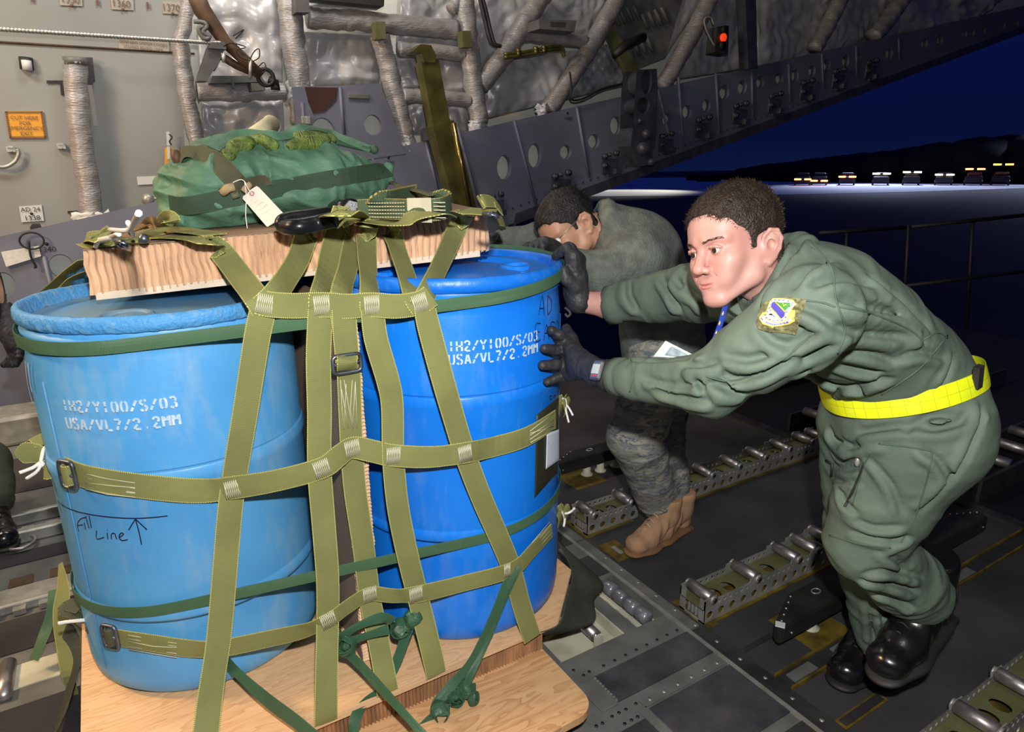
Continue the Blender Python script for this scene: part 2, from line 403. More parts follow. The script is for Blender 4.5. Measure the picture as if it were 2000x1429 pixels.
M_CORDS = mat('olive_suspension_cord', (.13, .19, .04), .35, 0, var=.4, vscale=30, bump=.8, bscale=120)
M_TAG = mat('cream_paper_tag', (.82, .74, .62), .8)
M_INK = mat('faint_pencil', (.45, .38, .32), .8)
M_CREAMTUBE = mat('cream_tube', (.75, .70, .42), .6)
M_WHITE = mat('white_disc', (.88, .88, .86), .6)
M_CLEVIS = mat('black_forged_clevis', (.022, .024, .028), .32, .6, var=.3, vscale=14)
M_BOLT = mat('galvanised_bolt', (.45, .47, .48), .35, .8)
M_KHAKI = mat('khaki_tape', (.42, .30, .16), .8)
M_STENCILGREEN = mat('reserved_green', (.05, .12, .06), .6)
# ------------------------------------------------------------------ implicit modelling: smooth unions of tapered limbs -> one continuous surface
from mathutils.bvhtree import BVHTree
def vnoise(P, seed=0):
    """value noise on arrays of points (...,3) -> 0..1"""
    X, Y, Z = P; xi, yi, zi = np.floor(X).astype(np.int64), np.floor(Y).astype(np.int64), np.floor(Z).astype(np.int64)
    fx, fy, fz = X-xi, Y-yi, Z-zi; fx, fy, fz = fx*fx*(3-2*fx), fy*fy*(3-2*fy), fz*fz*(3-2*fz)
    def h(a, b, c):
        n = (a*73856093) ^ (b*19349663) ^ (c*83492791) ^ (seed*2654435 + 97)
        n = (n ^ (n >> 13)) * 1274126177; n = n ^ (n >> 16); return (n & 0xffff)/65535.0
    r = 0
    for dx in (0, 1):
        for dy in (0, 1):
            for dz in (0, 1):
                r = r+h(xi+dx, yi+dy, zi+dz)*(fx if dx else 1-fx)*(fy if dy else 1-fy)*(fz if dz else 1-fz)
    return r
class SDF:
    def __init__(s, lo, hi, h):
        s.lo = np.array(lo, float); s.h = h; s.n = np.ceil((np.array(hi)-s.lo)/h).astype(int)+1
        s.ax = [(s.lo[i]+np.arange(s.n[i])*h).astype(np.float32) for i in range(3)]
        s.F = np.full(tuple(s.n), 1.0, np.float32)
    def _sl(s, lo, hi):
        a = np.clip(np.floor((np.array(lo)-s.lo)/s.h).astype(int), 0, s.n-1); b = np.clip(np.ceil((np.array(hi)-s.lo)/s.h).astype(int)+1, 1, s.n)
        return tuple(slice(int(a[i]), int(max(b[i], a[i]+1))) for i in range(3))
    def _grid(s, sl):
        return np.meshgrid(s.ax[0][sl[0]], s.ax[1][sl[1]], s.ax[2][sl[2]], indexing='ij')
    def _mix(s, sl, d, k, op):
        F = s.F[sl]
        if op == 'add':
            if k <= 0: s.F[sl] = np.minimum(F, d); return
            h = np.clip(.5+.5*(F-d)/k, 0, 1); s.F[sl] = F*(1-h)+d*h-k*h*(1-h)
        else:
            if k <= 0: s.F[sl] = np.maximum(F, -d); return
            h = np.clip(.5-.5*(F+d)/k, 0, 1); s.F[sl] = F*(1-h)-d*h+k*h*(1-h)
    def cap(s, a, b, ra, rb, k=.02, op='add', flat=None, wr=None):
        """tapered capsule. flat=(direction, factor) squashes it; wr=(amp, wavelength, seed) adds creases across it"""
        a, b = np.array(a, float), np.array(b, float); pad = max(ra, rb)*1.5+k+.03
        sl = s._sl(np.minimum(a, b)-pad, np.maximum(a, b)+pad); X, Y, Z = s._grid(sl)
        px, py, pz = X-a[0], Y-a[1], Z-a[2]; ab = b-a
        if flat is not None:
            n = np.array(flat[0], float); n /= np.linalg.norm(n); g = 1/flat[1]-1
            q = px*n[0]+py*n[1]+pz*n[2]; px, py, pz = px+n[0]*q*g, py+n[1]*q*g, pz+n[2]*q*g; qa = ab@n; ab = ab+n*qa*g
        L2 = max(float(ab@ab), 1e-9); t = (px*ab[0]+py*ab[1]+pz*ab[2])/L2; tc = np.clip(t, 0, 1)
        dx, dy, dz = px-tc*ab[0], py-tc*ab[1], pz-tc*ab[2]
        d = np.sqrt(dx*dx+dy*dy+dz*dz)-(ra+(rb-ra)*tc)
        if flat is not None: d = d*(.5+.5*min(1, flat[1]))
        if wr:
            L = math.sqrt(L2); u = t*L/wr[1]; m = 1.0/(max(ra, rb)*1.5)
            warp = vnoise((X*9, Y*9, Z*9), wr[2]+5)*1.6
            w = vnoise((u+warp, dx*m+7, dy*m+dz*m), wr[2]); w = np.abs(2*w-1)
            d = d+wr[0]*(w-.35)
        s._mix(sl, d.astype(np.float32), k, op); return s
    def chain(s, pts, rad, k=.02, **kw):
        for i in range(len(pts)-1): s.cap(pts[i], pts[i+1], rad[i], rad[i+1], k, **kw)
        return s
    def ell(s, c, r, R=None, k=.02, op='add'):
        c, r = np.array(c, float), np.array(r, float); pad = r.max()+k+.03
        sl = s._sl(c-pad, c+pad); X, Y, Z = s._grid(sl); p = [X-c[0], Y-c[1], Z-c[2]]
        if R is not None:
            R = np.array(R); p = [p[0]*R[i][0]+p[1]*R[i][1]+p[2]*R[i][2] for i in range(3)]
        k0 = np.sqrt(sum((p[i]/r[i])**2 for i in range(3))); k1 = np.sqrt(sum((p[i]/(r[i]**2))**2 for i in range(3)))
        s._mix(sl, (k0*(k0-1)/np.maximum(k1, 1e-6)).astype(np.float32), k, op); return s
    def rbox(s, c, half, rad, R=None, k=.02, op='add'):
        c, half = np.array(c, float), np.array(half, float); pad = np.linalg.norm(half)+rad+k+.02
        sl = s._sl(c-pad, c+pad); X, Y, Z = s._grid(sl); p = [X-c[0], Y-c[1], Z-c[2]]
        if R is not None:
            R = np.array(R); p = [p[0]*R[i][0]+p[1]*R[i][1]+p[2]*R[i][2] for i in range(3)]
        q = [np.abs(p[i])-(half[i]-rad) for i in range(3)]
        d = np.sqrt(sum(np.maximum(v, 0)**2 for v in q))+np.minimum(np.maximum(np.maximum(q[0], q[1]), q[2]), 0)-rad
        s._mix(sl, d.astype(np.float32), k, op); return s
    def plane_cut(s, p, n):
        """remove everything on the +n side of the plane through p"""
        n = np.array(n, float); n /= np.linalg.norm(n); p = np.array(p, float)
        d = (s.ax[0][:, None, None]-p[0])*n[0]+(s.ax[1][None, :, None]-p[1])*n[1]+(s.ax[2][None, None, :]-p[2])*n[2]
        s.F = np.maximum(s.F, d.astype(np.float32)); return s
    def local_cut(s, p, n, r):
        n = np.array(n, float); n /= np.linalg.norm(n); p = np.array(p, float); sl = s._sl(p-r, p+r); X, Y, Z = s._grid(sl)
        d = (X-p[0])*n[0]+(Y-p[1])*n[1]+(Z-p[2])*n[2]; rr = np.sqrt((X-p[0])**2+(Y-p[1])**2+(Z-p[2])**2)-r
        d = np.where(rr < 0, d, -1); s.F[sl] = np.maximum(s.F[sl], d.astype(np.float32)); return s
    def ripple(s, fn):
        near = np.abs(s.F) < .03; i, j, k = np.nonzero(near); P = (s.ax[0][i].astype(float), s.ax[1][j].astype(float), s.ax[2][k].astype(float))
        s.F[i, j, k] += fn(P).astype(np.float32); return s
    def extract(s, relax=2):
        F = s.F; S = F < 0; nx, ny, nz = F.shape
        c = np.zeros((nx-1, ny-1, nz-1), np.uint8)
        for dx in (0, 1):
            for dy in (0, 1):
                for dz in (0, 1): c += S[dx:nx-1+dx, dy:ny-1+dy, dz:nz-1+dz]
        I, J, K = np.nonzero((c > 0) & (c < 8)); N = len(I); vid = np.full(c.shape, -1, np.int32); vid[I, J, K] = np.arange(N)
        acc = np.zeros((N, 3)); cnt = np.zeros(N)
        cor = [(a, b, d) for a in (0, 1) for b in (0, 1) for d in (0, 1)]
        for a in cor:
            for ax in range(3):
                if a[ax]: continue
                b = list(a); b[ax] = 1
                fa = F[I+a[0], J+a[1], K+a[2]].astype(float); fb = F[I+b[0], J+b[1], K+b[2]].astype(float); m = (fa < 0) != (fb < 0)
                t = np.where(m, fa/np.where(m, fa-fb, 1), 0); p = np.zeros((N, 3)); p[:, 0] = a[0]; p[:, 1] = a[1]; p[:, 2] = a[2]; p[:, ax] += t
                acc[m] += p[m]; cnt[m] += 1
        V = s.lo+(np.stack([I, J, K], 1)+acc/cnt[:, None])*s.h
        faces = []
        for ax in range(3):
            o1, o2 = [(1, 2), (2, 0), (0, 1)][ax]
            sl0 = [slice(None)]*3; sl1 = [slice(None)]*3; sl0[ax] = slice(0, -1); sl1[ax] = slice(1, None)
            ch = S[tuple(sl0)] != S[tuple(sl1)]; idx = np.array(np.nonzero(ch)).T
            ok = (idx[:, o1] > 0) & (idx[:, o2] > 0) & (idx[:, o1] < F.shape[o1]-1) & (idx[:, o2] < F.shape[o2]-1); idx = idx[ok]
            def g(d1, d2):
                q = idx.copy(); q[:, o1] += d1; q[:, o2] += d2; return vid[q[:, 0], q[:, 1], q[:, 2]]
            quad = np.stack([g(-1, -1), g(0, -1), g(0, 0), g(-1, 0)], 1)
            flip = ~S[tuple(idx.T)]; quad[flip] = quad[flip][:, ::-1]; faces.append(quad)
        Q = np.concatenate(faces); Q = Q[(Q >= 0).all(1)]
        for _ in range(relax):
            A = np.zeros_like(V); W_ = np.zeros(N)
            for a, b in ((0, 1), (1, 2), (2, 3), (3, 0)):
                np.add.at(A, Q[:, a], V[Q[:, b]]); np.add.at(A, Q[:, b], V[Q[:, a]]); np.add.at(W_, Q[:, a], 1); np.add.at(W_, Q[:, b], 1)
            V = V*.5+(A/np.maximum(W_, 1)[:, None])*.5
        return V, Q
def np_mesh(name, V, Q, smooth=True):
    me = bpy.data.meshes.new(name); me.vertices.add(len(V)); me.vertices.foreach_set('co', np.ascontiguousarray(V, dtype=np.float32).ravel())
    n = Q.shape[1]; me.loops.add(len(Q)*n); me.polygons.add(len(Q)); me.loops.foreach_set('vertex_index', Q.astype(np.int32).ravel())
    me.polygons.foreach_set('loop_start', np.arange(0, len(Q)*n, n, dtype=np.int32)); me.polygons.foreach_set('loop_total', np.full(len(Q), n, np.int32))
    if smooth: me.polygons.foreach_set('use_smooth', np.ones(len(Q), bool))
    me.update(calc_edges=True); me.validate(); return me
def sdf_obj(s, name, m, parent=None, xf=None, relax=2):
    V, Q = s.extract(relax)
    if xf is not None: V = xf(V)
    o = link(name, np_mesh(name, V, Q), m)
    if parent is not None: adopt(parent, o)
    o['_n'] = 0; del o['_n']; return o
def bvh_of(o):
    me = o.data; return BVHTree.FromPolygons([v.co.copy() for v in me.vertices], [tuple(p.vertices) for p in me.polygons])
def on_bvh(bvh, px, py, off=.002, dflt=1.5):
    d = Vector(ray(px, py)).normalized(); loc, nrm, _, dist = bvh.ray_cast(Vector(CO), d)
    if loc is None: return at_d(px, py, dflt), -d
    if nrm.dot(d) > 0: nrm = -nrm
    return loc+nrm*off, nrm
def ribbon_on(mbx, bvh, pxs, width, off=.003, th=.002, n=4, dflt=1.5, **kw):
    P = [on_bvh(bvh, x, y, off, dflt) for x, y in pxs]; ribbon(mbx, [p[0] for p in P], [tuple(p[1]) for p in P], width, th, n, **kw)
# ================================================================== SETTING
def struct(o, label=None): tag(o, label=label, kind='structure'); return o
def slab(mb, x0, x1, y0, y1, z0, z1, bev=0): return mb.box(((x0+x1)/2, (y0+y1)/2, (z0+z1)/2), (x1-x0, y1-y0, z1-z0), bev=bev)
# floor of the hold and of the ramp; the two meet at the hinge line X = 1.40
mb = MB(); HX = 1.396
# forward floor is laid around the recesses (roller bank, small roller well)
slab(mb, -6, .955, 1.305, 4.75, -.12, 0); slab(mb, -6, HX, -1.8, 1.305, -.12, 0)
slab(mb, .955, HX, 1.56, 4.75, -.12, 0); slab(mb, 1.36, HX, 1.305, 1.56, -.12, 0)
slab(mb, 1.195, 1.245, 1.305, 1.56, -.12, 0); slab(mb, .955, 1.195, 1.475, 1.56, -.12, 0)
slab(mb, .955, 1.36, 1.305, 1.56, -.12, -.05)
floor = struct(mb.build('floor', M_GREYMETAL), 'grey metal cargo floor with inset panels')
def fpart(name, mbx, m, label=None):
    o = mbx.build(name, m); adopt(floor, o)
    if label: o['label'] = label
    return o
PZ = .0035
panels = [(.998, 1.372, 1.100, 1.207, M_FLOOR2), (1.05, 1.366, .835, 1.040, M_FLOOR2), (.62, 1.02, .60, 1.02, M_FLOOR), (1.06, 1.36, .44, .80, M_FLOOR),
          (1.30, 1.366, 1.58, 1.70, M_FLOOR), (.955, 1.28, 1.60, 1.78, M_FLOOR), (1.05, 1.366, 1.80, 2.4, M_FLOOR), (-.75, -.20, 1.60, 1.94, M_FLOOR), (-.75, -.26, 2.20, 2.39, M_FLOOR),
          (-.8, -.15, 2.76, 2.86, M_FLOOR), (-.9, -.2, 3.45, 3.9, M_FLOOR), (-2.0, -.82, 2.20, 2.39, M_FLOOR), (-2.0, -.8, 1.60, 1.94, M_FLOOR)]
for x0, x1, y0, y1, m in panels:
    b = MB(); slab(b, x0, x1, y0, y1, 0, PZ, bev=0); fpart('floor_panel', b, m, 'black anti-skid floor panel')
b = MB(); slab(b, 1.045, 1.375, 1.047, 1.078, 0, .003); slab(b, 1.02, 1.05, .84, 1.05, 0, .003); fpart('edge_strip', b, M_GREYMETAL, 'grey-green screwed strip')
b = MB(); slab(b, .936, .992, 1.094, 1.207, 0, .006, bev=.002); fpart('lock_cover', b, M_GREYMETAL)
b = MB()
for k in range(9): slab(b, .990, .9955, 1.100+k*.0115, 1.107+k*.0115, .006, .010)
fpart('vent_strip', b, M_ALU)
for nm, pts in (('floor_screws', [(.965, 1.26), (1.0, 1.232), (.978, 1.229)] + [(1.05+k*.0415, 1.229) for k in range(8)] + [(1.034, 1.072), (.998, 1.071), (.975, 1.072), (.952, 1.072), (.987, 1.036), (1.008, 1.036), (.916, 1.068), (.897, 1.069), (.964, 1.036), (.93, 1.02), (.90, 1.0)]),):
    b = MB()
    for x, y in pts: b.cyl((x, y, 0), (x, y, .0018), .0048, 10)
    fpart(nm, b, M_SCREW)
b = MB()
for k in range(6): b.cyl((1.075+k*.052, 1.062, .003), (1.075+k*.052, 1.062, .0042), .006, 12)
fpart('strip_screws', b, M_ALU)
# recess floors and the cream well, its small roller and pierced yellow side
b = MB(); slab(b, .955, 1.195, 1.305, 1.475, -.05, -.046); slab(b, .955, 1.195, 1.469, 1.475, -.046, -.002); slab(b, 1.19, 1.195, 1.305, 1.469, -.046, -.002); fpart('roller_well', b, M_CREAM, 'cream-painted well')
b = MB(); b.cyl((1.115, 1.345, -.004), (1.115, 1.455, -.004), .019, 20); b.cyl((1.115, 1.33, -.004), (1.115, 1.465, -.004), .008, 10); fpart('well_roller', b, M_STEEL)
b = MB(); slab(b, 1.10, 1.13, 1.328, 1.338, -.046, .006); fpart('roller_bracket', b, M_CREAM)
b = MB(); O = (0, 1.448, 0)
for k in range(4):
    x0 = .97+k*.035; b.quad_hole([(x0, -.045), (x0+.035, -.045), (x0+.035, .008), (x0, .008)], (x0+.0175, -.016), .009, .009, O, (1, 0, 0), (0, 0, 1), (0, -1, 0), .003)
fpart('pierced_web', b, M_YELLOWPR)
b = MB(); slab(b, 1.245, 1.36, 1.305, 1.56, -.05, -.046)
for k in range(5): slab(b, 1.247, 1.262, 1.32+k*.052, 1.352+k*.052, -.046, -.010, bev=.004)
slab(b, 1.268, 1.274, 1.31, 1.55, -.046, -.02)
fpart('roller_bank_well', b, M_CREAM, 'cream cast well of the roller bank')
for k in range(4):
    y0 = 1.318+k*.056; b = MB(); b.lathe([(0, 0), (.018, 0), (.0235, .004), (.0235, .046), (.018, .050), (0, .050)], (1.305, y0, -.004), 24, axis=(0, 1, 0))
    fpart('chrome_roller', b, M_CHROME)
# left rail of the forward floor
b = MB(); slab(b, -2.2, -.10, 2.43, 2.54, 0, .035, bev=.006); fpart('guide_rail', b, M_ALU, 'scuffed white guide rail')
b = MB()
for k in range(26): slab(b, -1.9+k*.07, -1.865+k*.07, 2.405, 2.432, .004, .022)
fpart('rail_teeth', b, M_ALU)
b = MB(); slab(b, -1.0, -.22, 2.02, 2.13, 0, .004); fpart('light_strip', b, M_CREAM)
b = MB(); b.cyl((-.42, 1.98, .012), (-.42, 2.14, .012), .02, 16); fpart('well_roller', b, M_STEEL)
b = MB(); slab(b, -2.2, -.15, 2.93, 2.97, 0, .05, bev=.006); slab(b, -2.2, -.15, 3.10, 3.13, 0, .05, bev=.006); slab(b, -2.2, -.1, 4.1, 4.35, 0, .16, bev=.02); fpart('side_rail', b, M_ALU, 'pale rail along the wall')
b = MB()
for k in range(22): slab(b, -1.8+k*.08, -1.76+k*.08, 2.972, 2.985, .01, .045)
fpart('rail_teeth', b, M_ALU)
b = MB()
for k in range(16):
    slab(b, -1.9+k*.12, -1.83+k*.12, 2.60, 2.66, 0, .004)
fpart('tie_ring_pans', b, M_BROWN)
b = MB(); b.tube(bez([(-.44+.045*math.cos(a), 3.0-.10+.05*math.sin(a), .02) for a in np.linspace(0, 2*math.pi, 12, endpoint=False)], 3, True), .007, 8, closed=True); fpart('tie_down_ring', b, M_STEEL)

# ramp floor with its openings cut as lighter/darker inset pans
RX0, RX1 = 1.404, 2.965
mb = MB(); slab(mb, RX0, RX1, -1.8, 4.5, -.14, 0)
ramp = struct(mb.build('floor_ramp', M_FLOOR), 'black anti-skid ramp floor')
def rpart(name, mbx, m, label=None):
    o = mbx.build(name, m); adopt(ramp, o)
    if label: o['label'] = label
    return o
b = MB(); slab(b, 1.374, 1.428, -1.2, 1.2, 0, .005); rpart('hinge_strip', b, M_GREYMETAL_D)
b = MB(); slab(b, 1.374, 1.412, 1.205, 1.79, 0, .006); slab(b, 1.374, 1.412, 1.80, 4.3, 0, .006); rpart('hinge_strip', b, M_GREYMETAL)
b = MB(); slab(b, 1.360, 1.374, -1.2, 4.3, 0, .0045); rpart('seam', b, M_ALU)
b = MB()
for k in range(30): b.cyl((1.402, -.9+k*.088, .005), (1.402, -.9+k*.088, .0068), .006, 10)
rpart('hinge_screws', b, M_ALU)
b = MB(); slab(b, 1.430, 1.512, 1.612, 1.735, 0, .0025); rpart('slot_plate', b, M_YELLOWPR)
b = MB(); slab(b, 1.465, 1.483, 1.645, 1.70, .0025, .005, bev=.001); rpart('slot_insert', b, M_ALU)
b = MB(); slab(b, 1.43, 1.62, .722, .756, 0, .003); rpart('slot_plate', b, M_YELLOWPR)
b = MB(); slab(b, 1.44, 1.61, .728, .750, .003, .0055); rpart('slot_cover', b, M_GREYMETAL_D)
b = MB(); slab(b, 1.43, 2.94, .885, .935, 0, .004); rpart('track_slot', b, M_GREYMETAL_D)
b = MB(); slab(b, 1.43, 2.94, .935, .942, 0, .012); slab(b, 1.43, 2.94, .880, .886, 0, .012); rpart('track_edge', b, M_YELLOWPR)
b = MB(); slab(b, 1.46, 1.56, .893, .925, .004, .007); slab(b, 1.66, 1.84, .893, .925, .004, .007); slab(b, 2.3, 2.45, .893, .925, .004, .007); rpart('track_lock', b, M_GREYMETAL)
b = MB(); slab(b, 1.43, 1.60, 1.05, 1.066, 0, .004); rpart('side_slot', b, M_GREYMETAL_D)
b = MB(); slab(b, 2.45, 2.60, .55, .68, 0, .0025); slab(b, 1.62, 1.80, .945, 1.11, 0, .0022); slab(b, 2.12, 2.30, .945, 1.10, 0, .0022); slab(b, 1.64, 1.81, 2.14, 2.31, 0, .0022); slab(b, 1.425, 1.47, 1.18, 1.34, 0, .002); slab(b, 1.425, 1.47, 1.80, 1.95, 0, .002); rpart('primer_patch', b, M_YELLOWPR)
b = MB(); slab(b, RX1-.05, RX1, -1.8, 4.5, 0, .012); rpart('ramp_lip', b, M_GREYMETAL_D)
# near wall, forward bulkhead and ceiling close the hold (all outside the frame but real for the light)
b = MB(); slab(b, -6, 3.2, -1.9, -1.8, -.1, 4.0); struct(b.build('wall_near', M_LINER))
b = MB(); slab(b, -6.1, -6, -1.9, 4.9, -.1, 4.0); struct(b.build('wall_forward', M_LINER))
b = MB(); b.prism([(-6, -1.9, 4.0), (2.0, -1.9, 4.0), (14, -1.9, 5.6), (14, -1.9, 5.7), (2, -1.9, 4.1), (-6, -1.9, 4.1)], (0, 6.9, 0)); struct(b.build('ceiling', M_GREYMETAL_D))

# ---- far side of the hold: pale outer skin, grey liner, sloping blue-grey beam
b = MB()
for k in range(40):
    x0 = -2.0+k*.35; x1 = x0+.35; bt = lambda X: 1.13+.205*X-.14; bbm = lambda X: max(.02, .215+.264*X+.04) if X > 2.6 else .02
    b.prism([(x0, 4.64, bbm(x0)), (x1, 4.64, bbm(x1)), (x1, 4.64, bt(x1)), (x0, 4.64, bt(x0))], (0, .01, 0))
b.prism([(x, 4.64, z) for x, z in ((1.2, 1.3), (1.95, 1.45), (1.80, 1.85), (1.2, 1.85))], (0, .01, 0))
struct(b.build('wall_inner_skin', M_SKIN_OUT))
b = MB(); b.prism([(-6, 5.0, -.1), (2.6, 5.0, -.1), (2.75, 5.0, .96), (16, 5.0, 4.45), (16, 5.0, 6), (-6, 5.0, 4.2)], (0, .05, 0))
struct(b.build('wall_outer_skin', M_SKIN_OUT))
b = MB(); b.prism([(-6, 4.75, -.1), (-.46, 4.75, .98), (.50, 4.75, 1.20), (.655, 4.75, 2.6), (.75, 4.75, 3.95), (-6, 4.75, 3.95)], (0, .03, 0))
b.v = [(x, y, z) for x, y, z in b.v]
liner = struct(b.build('wall_far', M_LINER), 'grey liner panel with placards')
b = MB(); a_, c_ = at_y(0, 82, 4.745), at_y(380, 105, 4.745); b.tube([a_-(c_-a_)*2, c_], .006, 6); o = b.build('liner_seam', M_BROWN); adopt(liner, o)
BT = lambda X: 1.13+.205*X
BB = lambda X: max(0.0, .215+.264*X) if X > 2.62 else 0.0
holes = [(10, 555, 20, 24), (120, 520, 24, 24), (985, 327, 14, 24), (1045, 304, 13, 24), (1105, 297, 11, 14), (1160, 276, 11, 14), (1203, 245, 11, 18),
         (1303, 233, 9, 12), (1342, 218, 9, 13), (1380, 206, 8, 12), (1415, 180, 9.5, 14), (1450, 170, 9, 14), (1485, 160, 8, 12), (1523, 153, 8, 12), (1553, 148, 7, 12), (1586, 138, 7, 11),
         (1615, 127, 7, 12), (1652, 119, 7, 12), (1676, 115, 6, 11), (1737, 105, 7, 12), (1806, 85, 6, 10), (1836, 78, 6, 10), (1884, 66, 5, 8), (1899, 64, 5, 8), (1921, 60, 4, 7), (1960, 50, 4, 7), (1985, 45, 5, 8)]
BY = 4.54
H3 = []
for px, py, rx, ry in holes:
    c = at_y(px, py, BY); a = at_y(px+rx, py, BY); d = at_y(px, py+ry, BY)
    H3.append([c.x, c.z, a.x-c.x, abs(c.z-d.z)])
H3.sort(); H3 = [h for h in H3 if h[1]-h[3] > BB(h[0])+.04 and h[1]+h[3] < BT(h[0])-.02]
mb = MB(); bounds = [-6.0]
for i in range(len(H3)):
    if i+1 < len(H3): bounds.append((H3[i][0]+H3[i][2]+H3[i+1][0]-H3[i+1][2])/2)
bounds.append(13.5)
def plateq(x0, x1): return [(x0, BB(x0+1e-4)), (x1, BB(x1-1e-4)), (x1, BT(x1)), (x0, BT(x0))]
for i, (hx, hz, rx, rz) in enumerate(H3):
    x0, x1 = bounds[i], bounds[i+1]; cuts = [x0]
    if x0 < hx-1.0: cuts.append(hx-.45)
    if hx+1.0 < x1: cuts.append(hx+.45)
    if x0 < 2.62 < x1 and abs(2.62-hx) > rx+.01: cuts.append(2.62)
    cuts = sorted(cuts+[x1])
    for k in range(len(cuts)-1):
        q0, q1 = cuts[k], cuts[k+1]; q = plateq(q0, q1)
        if q0 < hx-rx*1.01 and hx+rx*1.01 < q1: mb.quad_hole(q, (hx, hz), rx, rz, (0, BY, 0), (1, 0, 0), (0, 0, 1), (0, -1, 0), .05)
        else: mb.quad_plate(q, (0, BY, 0), (1, 0, 0), (0, 0, 1), (0, -1, 0), .05)
beam = struct(mb.build('trim_1', M_BEAM), 'blue-grey side beam pierced by a row of pale holes, rising towards the ramp end')
def bpart(name, mbx, m, label=None):
    o = mbx.build(name, m); adopt(beam, o)
    if label: o['label'] = label
    return o
b = MB(); q = [at_y(572, 170, BY), at_y(742, 163, BY), at_y(792, 300, BY), at_y(585, 330, BY)]
Wq = lambda *ps: [(at_y(*p, BY).x, at_y(*p, BY).z) for p in ps]
for quad_, hc in ((((585, 330), (672, 318), (664, 167), (572, 170)), (632, 262, 24, 32)), (((672, 318), (792, 300), (742, 163), (664, 167)), (728, 244, 17, 20))):
    qq = Wq(*quad_); cc = Wq(hc[:2])[0]; rr = Wq((hc[0]+hc[2], hc[1]))[0][0]-cc[0]; rz = cc[1]-Wq((hc[0], hc[1]+hc[3]))[0][1]
    b.quad_hole(qq, cc, rr, rz, (0, BY-.004, 0), (1, 0, 0), (0, 0, 1), (0, -1, 0), .03)
bpart('raised_web', b, M_BEAM)
b = MB()
for k in range(60):       # lower flange and its rivets
    x0 = 2.62+k*.18; x1 = x0+.18
    b.prism([(x0, BY-.02, BB(x0)-.01), (x1, BY-.02, BB(x1)-.01), (x1, BY-.02, BB(x1)+.07), (x0, BY-.02, BB(x0)+.07)], (0, .10, 0))
bpart('lower_flange', b, M_BEAM_D)
b = MB()
for k in range(70):
    x = 2.7+k*.075; z = BB(x)+.12
    b.cyl((x, BY+.002, z), (x, BY-.006, z), .008, 6)
bpart('rivets', b, M_BEAM_D)
b = MB()
for a, c in (((664, 171), (672, 262)), ((830, 270), (862, 400)), ((893, 248), (935, 400)), ((1004, 235), (1050, 412)), ((1126, 206), (1150, 345)), ((1285, 175), (1320, 320)), ((1325, 150), (1335, 290)), ((1398, 143), (1405, 262)), ((1468, 122), (1470, 230)), ((1540, 125), (1543, 200)), ((1605, 105), (1608, 172)), ((1672, 90), (1673, 150)), ((1755, 75), (1757, 115)), ((85, 500), (120, 640)), ((590, 200), (600, 330))):
    A, C = at_y(*a, BY-.004), at_y(*c, BY-.004); b.tube([A, C], .012, 6)
bpart('stiffeners', b, M_BEAM)
def fitting(px, py, s):
    b = MB(); c = at_y(px, py, BY-.01); u = at_y(px+10, py, BY-.01)-c; k = u.length/10*s
    for dx, dz, r in ((-9, 6, 3.6), (-9, -5, 3.6), (9, 10, 3.6), (-2, 8, 2.4)):
        p = c+Vector((dx*k, 0, dz*k)); b.cyl(p, p+Vector((0, -.03, 0)), r*k, 12)
        b.cyl(p+Vector((0, -.03, 0)), p+Vector((0, -.045, 0)), r*k*.5, 8)
    b.box(c+Vector((0, -.008, -6*k)), (26*k, .02, 18*k), bev=.003); b.box(c+Vector((9*k, -.03, -12*k)), (9*k, .05, 7*k), bev=.004)
    b.box(c+Vector((2*k, -.02, -17*k)), (14*k, .03, 3*k))
    return b
for f in ((1095, 355, 1.4), (1190, 315, 1.2), (965, 395, 1.3), (1372, 245, 1.1), (1444, 218, 1.05), (1512, 198, .95), (1574, 172, .9), (1636, 150, .85), (1300, 275, 1.0), (1700, 132, .8)):
    bpart('tie_fitting', fitting(*f), M_BEAM_D)
b = MB(); c = at_y(700, 188, BY-.01); b.box(c, (.14, .02, .03), bev=.004); bpart('edge_clip', b, M_GREYMETAL)
b = MB(); q = [at_y(p[0], p[1], BY-.012) for p in ((596, 170), (660, 171), (656, 195), (634, 217), (612, 221), (603, 200))]
b.prism(q, (0, .01, 0)); bpart('dark_opening', b, M_MAROON)

# pieces of text as stroke-free font meshes lying on a surface
def text_mesh(txt, height, O, U, V, N, mat_, name, depth=.0015, align='LEFT', spacing=1.0, lines=1.0, squash=1.0):
    cu = bpy.data.curves.new('t', 'FONT'); cu.body = txt; cu.size = 1; cu.align_x = align; cu.space_character = spacing; cu.space_line = lines; cu.resolution_u = 3
    ob = bpy.data.objects.new('t', cu); COL.objects.link(ob)
    dg = bpy.context.evaluated_depsgraph_get(); me = bpy.data.meshes.new_from_object(ob.evaluated_get(dg))
    bpy.data.objects.remove(ob); bpy.data.curves.remove(cu)
    k = height/.70; O, U, V, N = Vector(O), Vector(U), Vector(V), Vector(N)
    co = np.zeros(len(me.vertices)*3); me.vertices.foreach_get('co', co); co = co.reshape(-1, 3)
    for i, v in enumerate(me.vertices): v.co = O+U*(co[i, 0]*k*squash)+V*(co[i, 1]*k)+N*depth
    me.name = name; return link(name, me, mat_)
def wall_text(txt, px, py, h_px, m, name='printed_text', Y=4.742, align='LEFT', lean=0.0, squash=.9, parent=None, lines=1.0):
    O = at_y(px, py, Y); h = (at_y(px, py-h_px, Y)-O).z
    U = Vector((1, 0, lean)); o = text_mesh(txt, h, O, U, (0, 0, 1), (0, -1, 0), m, name, .001, align, squash=squash, lines=lines)
    if parent is not None: adopt(parent, o)
    return o
def placard(name, label, cat, quad_px, m, Y=4.742, t=.003):
    q = [at_y(*p, Y) for p in quad_px]; b = MB(); b.prism(q, (0, t, 0)); o = b.build(name, m); tag(o, label, cat); return o
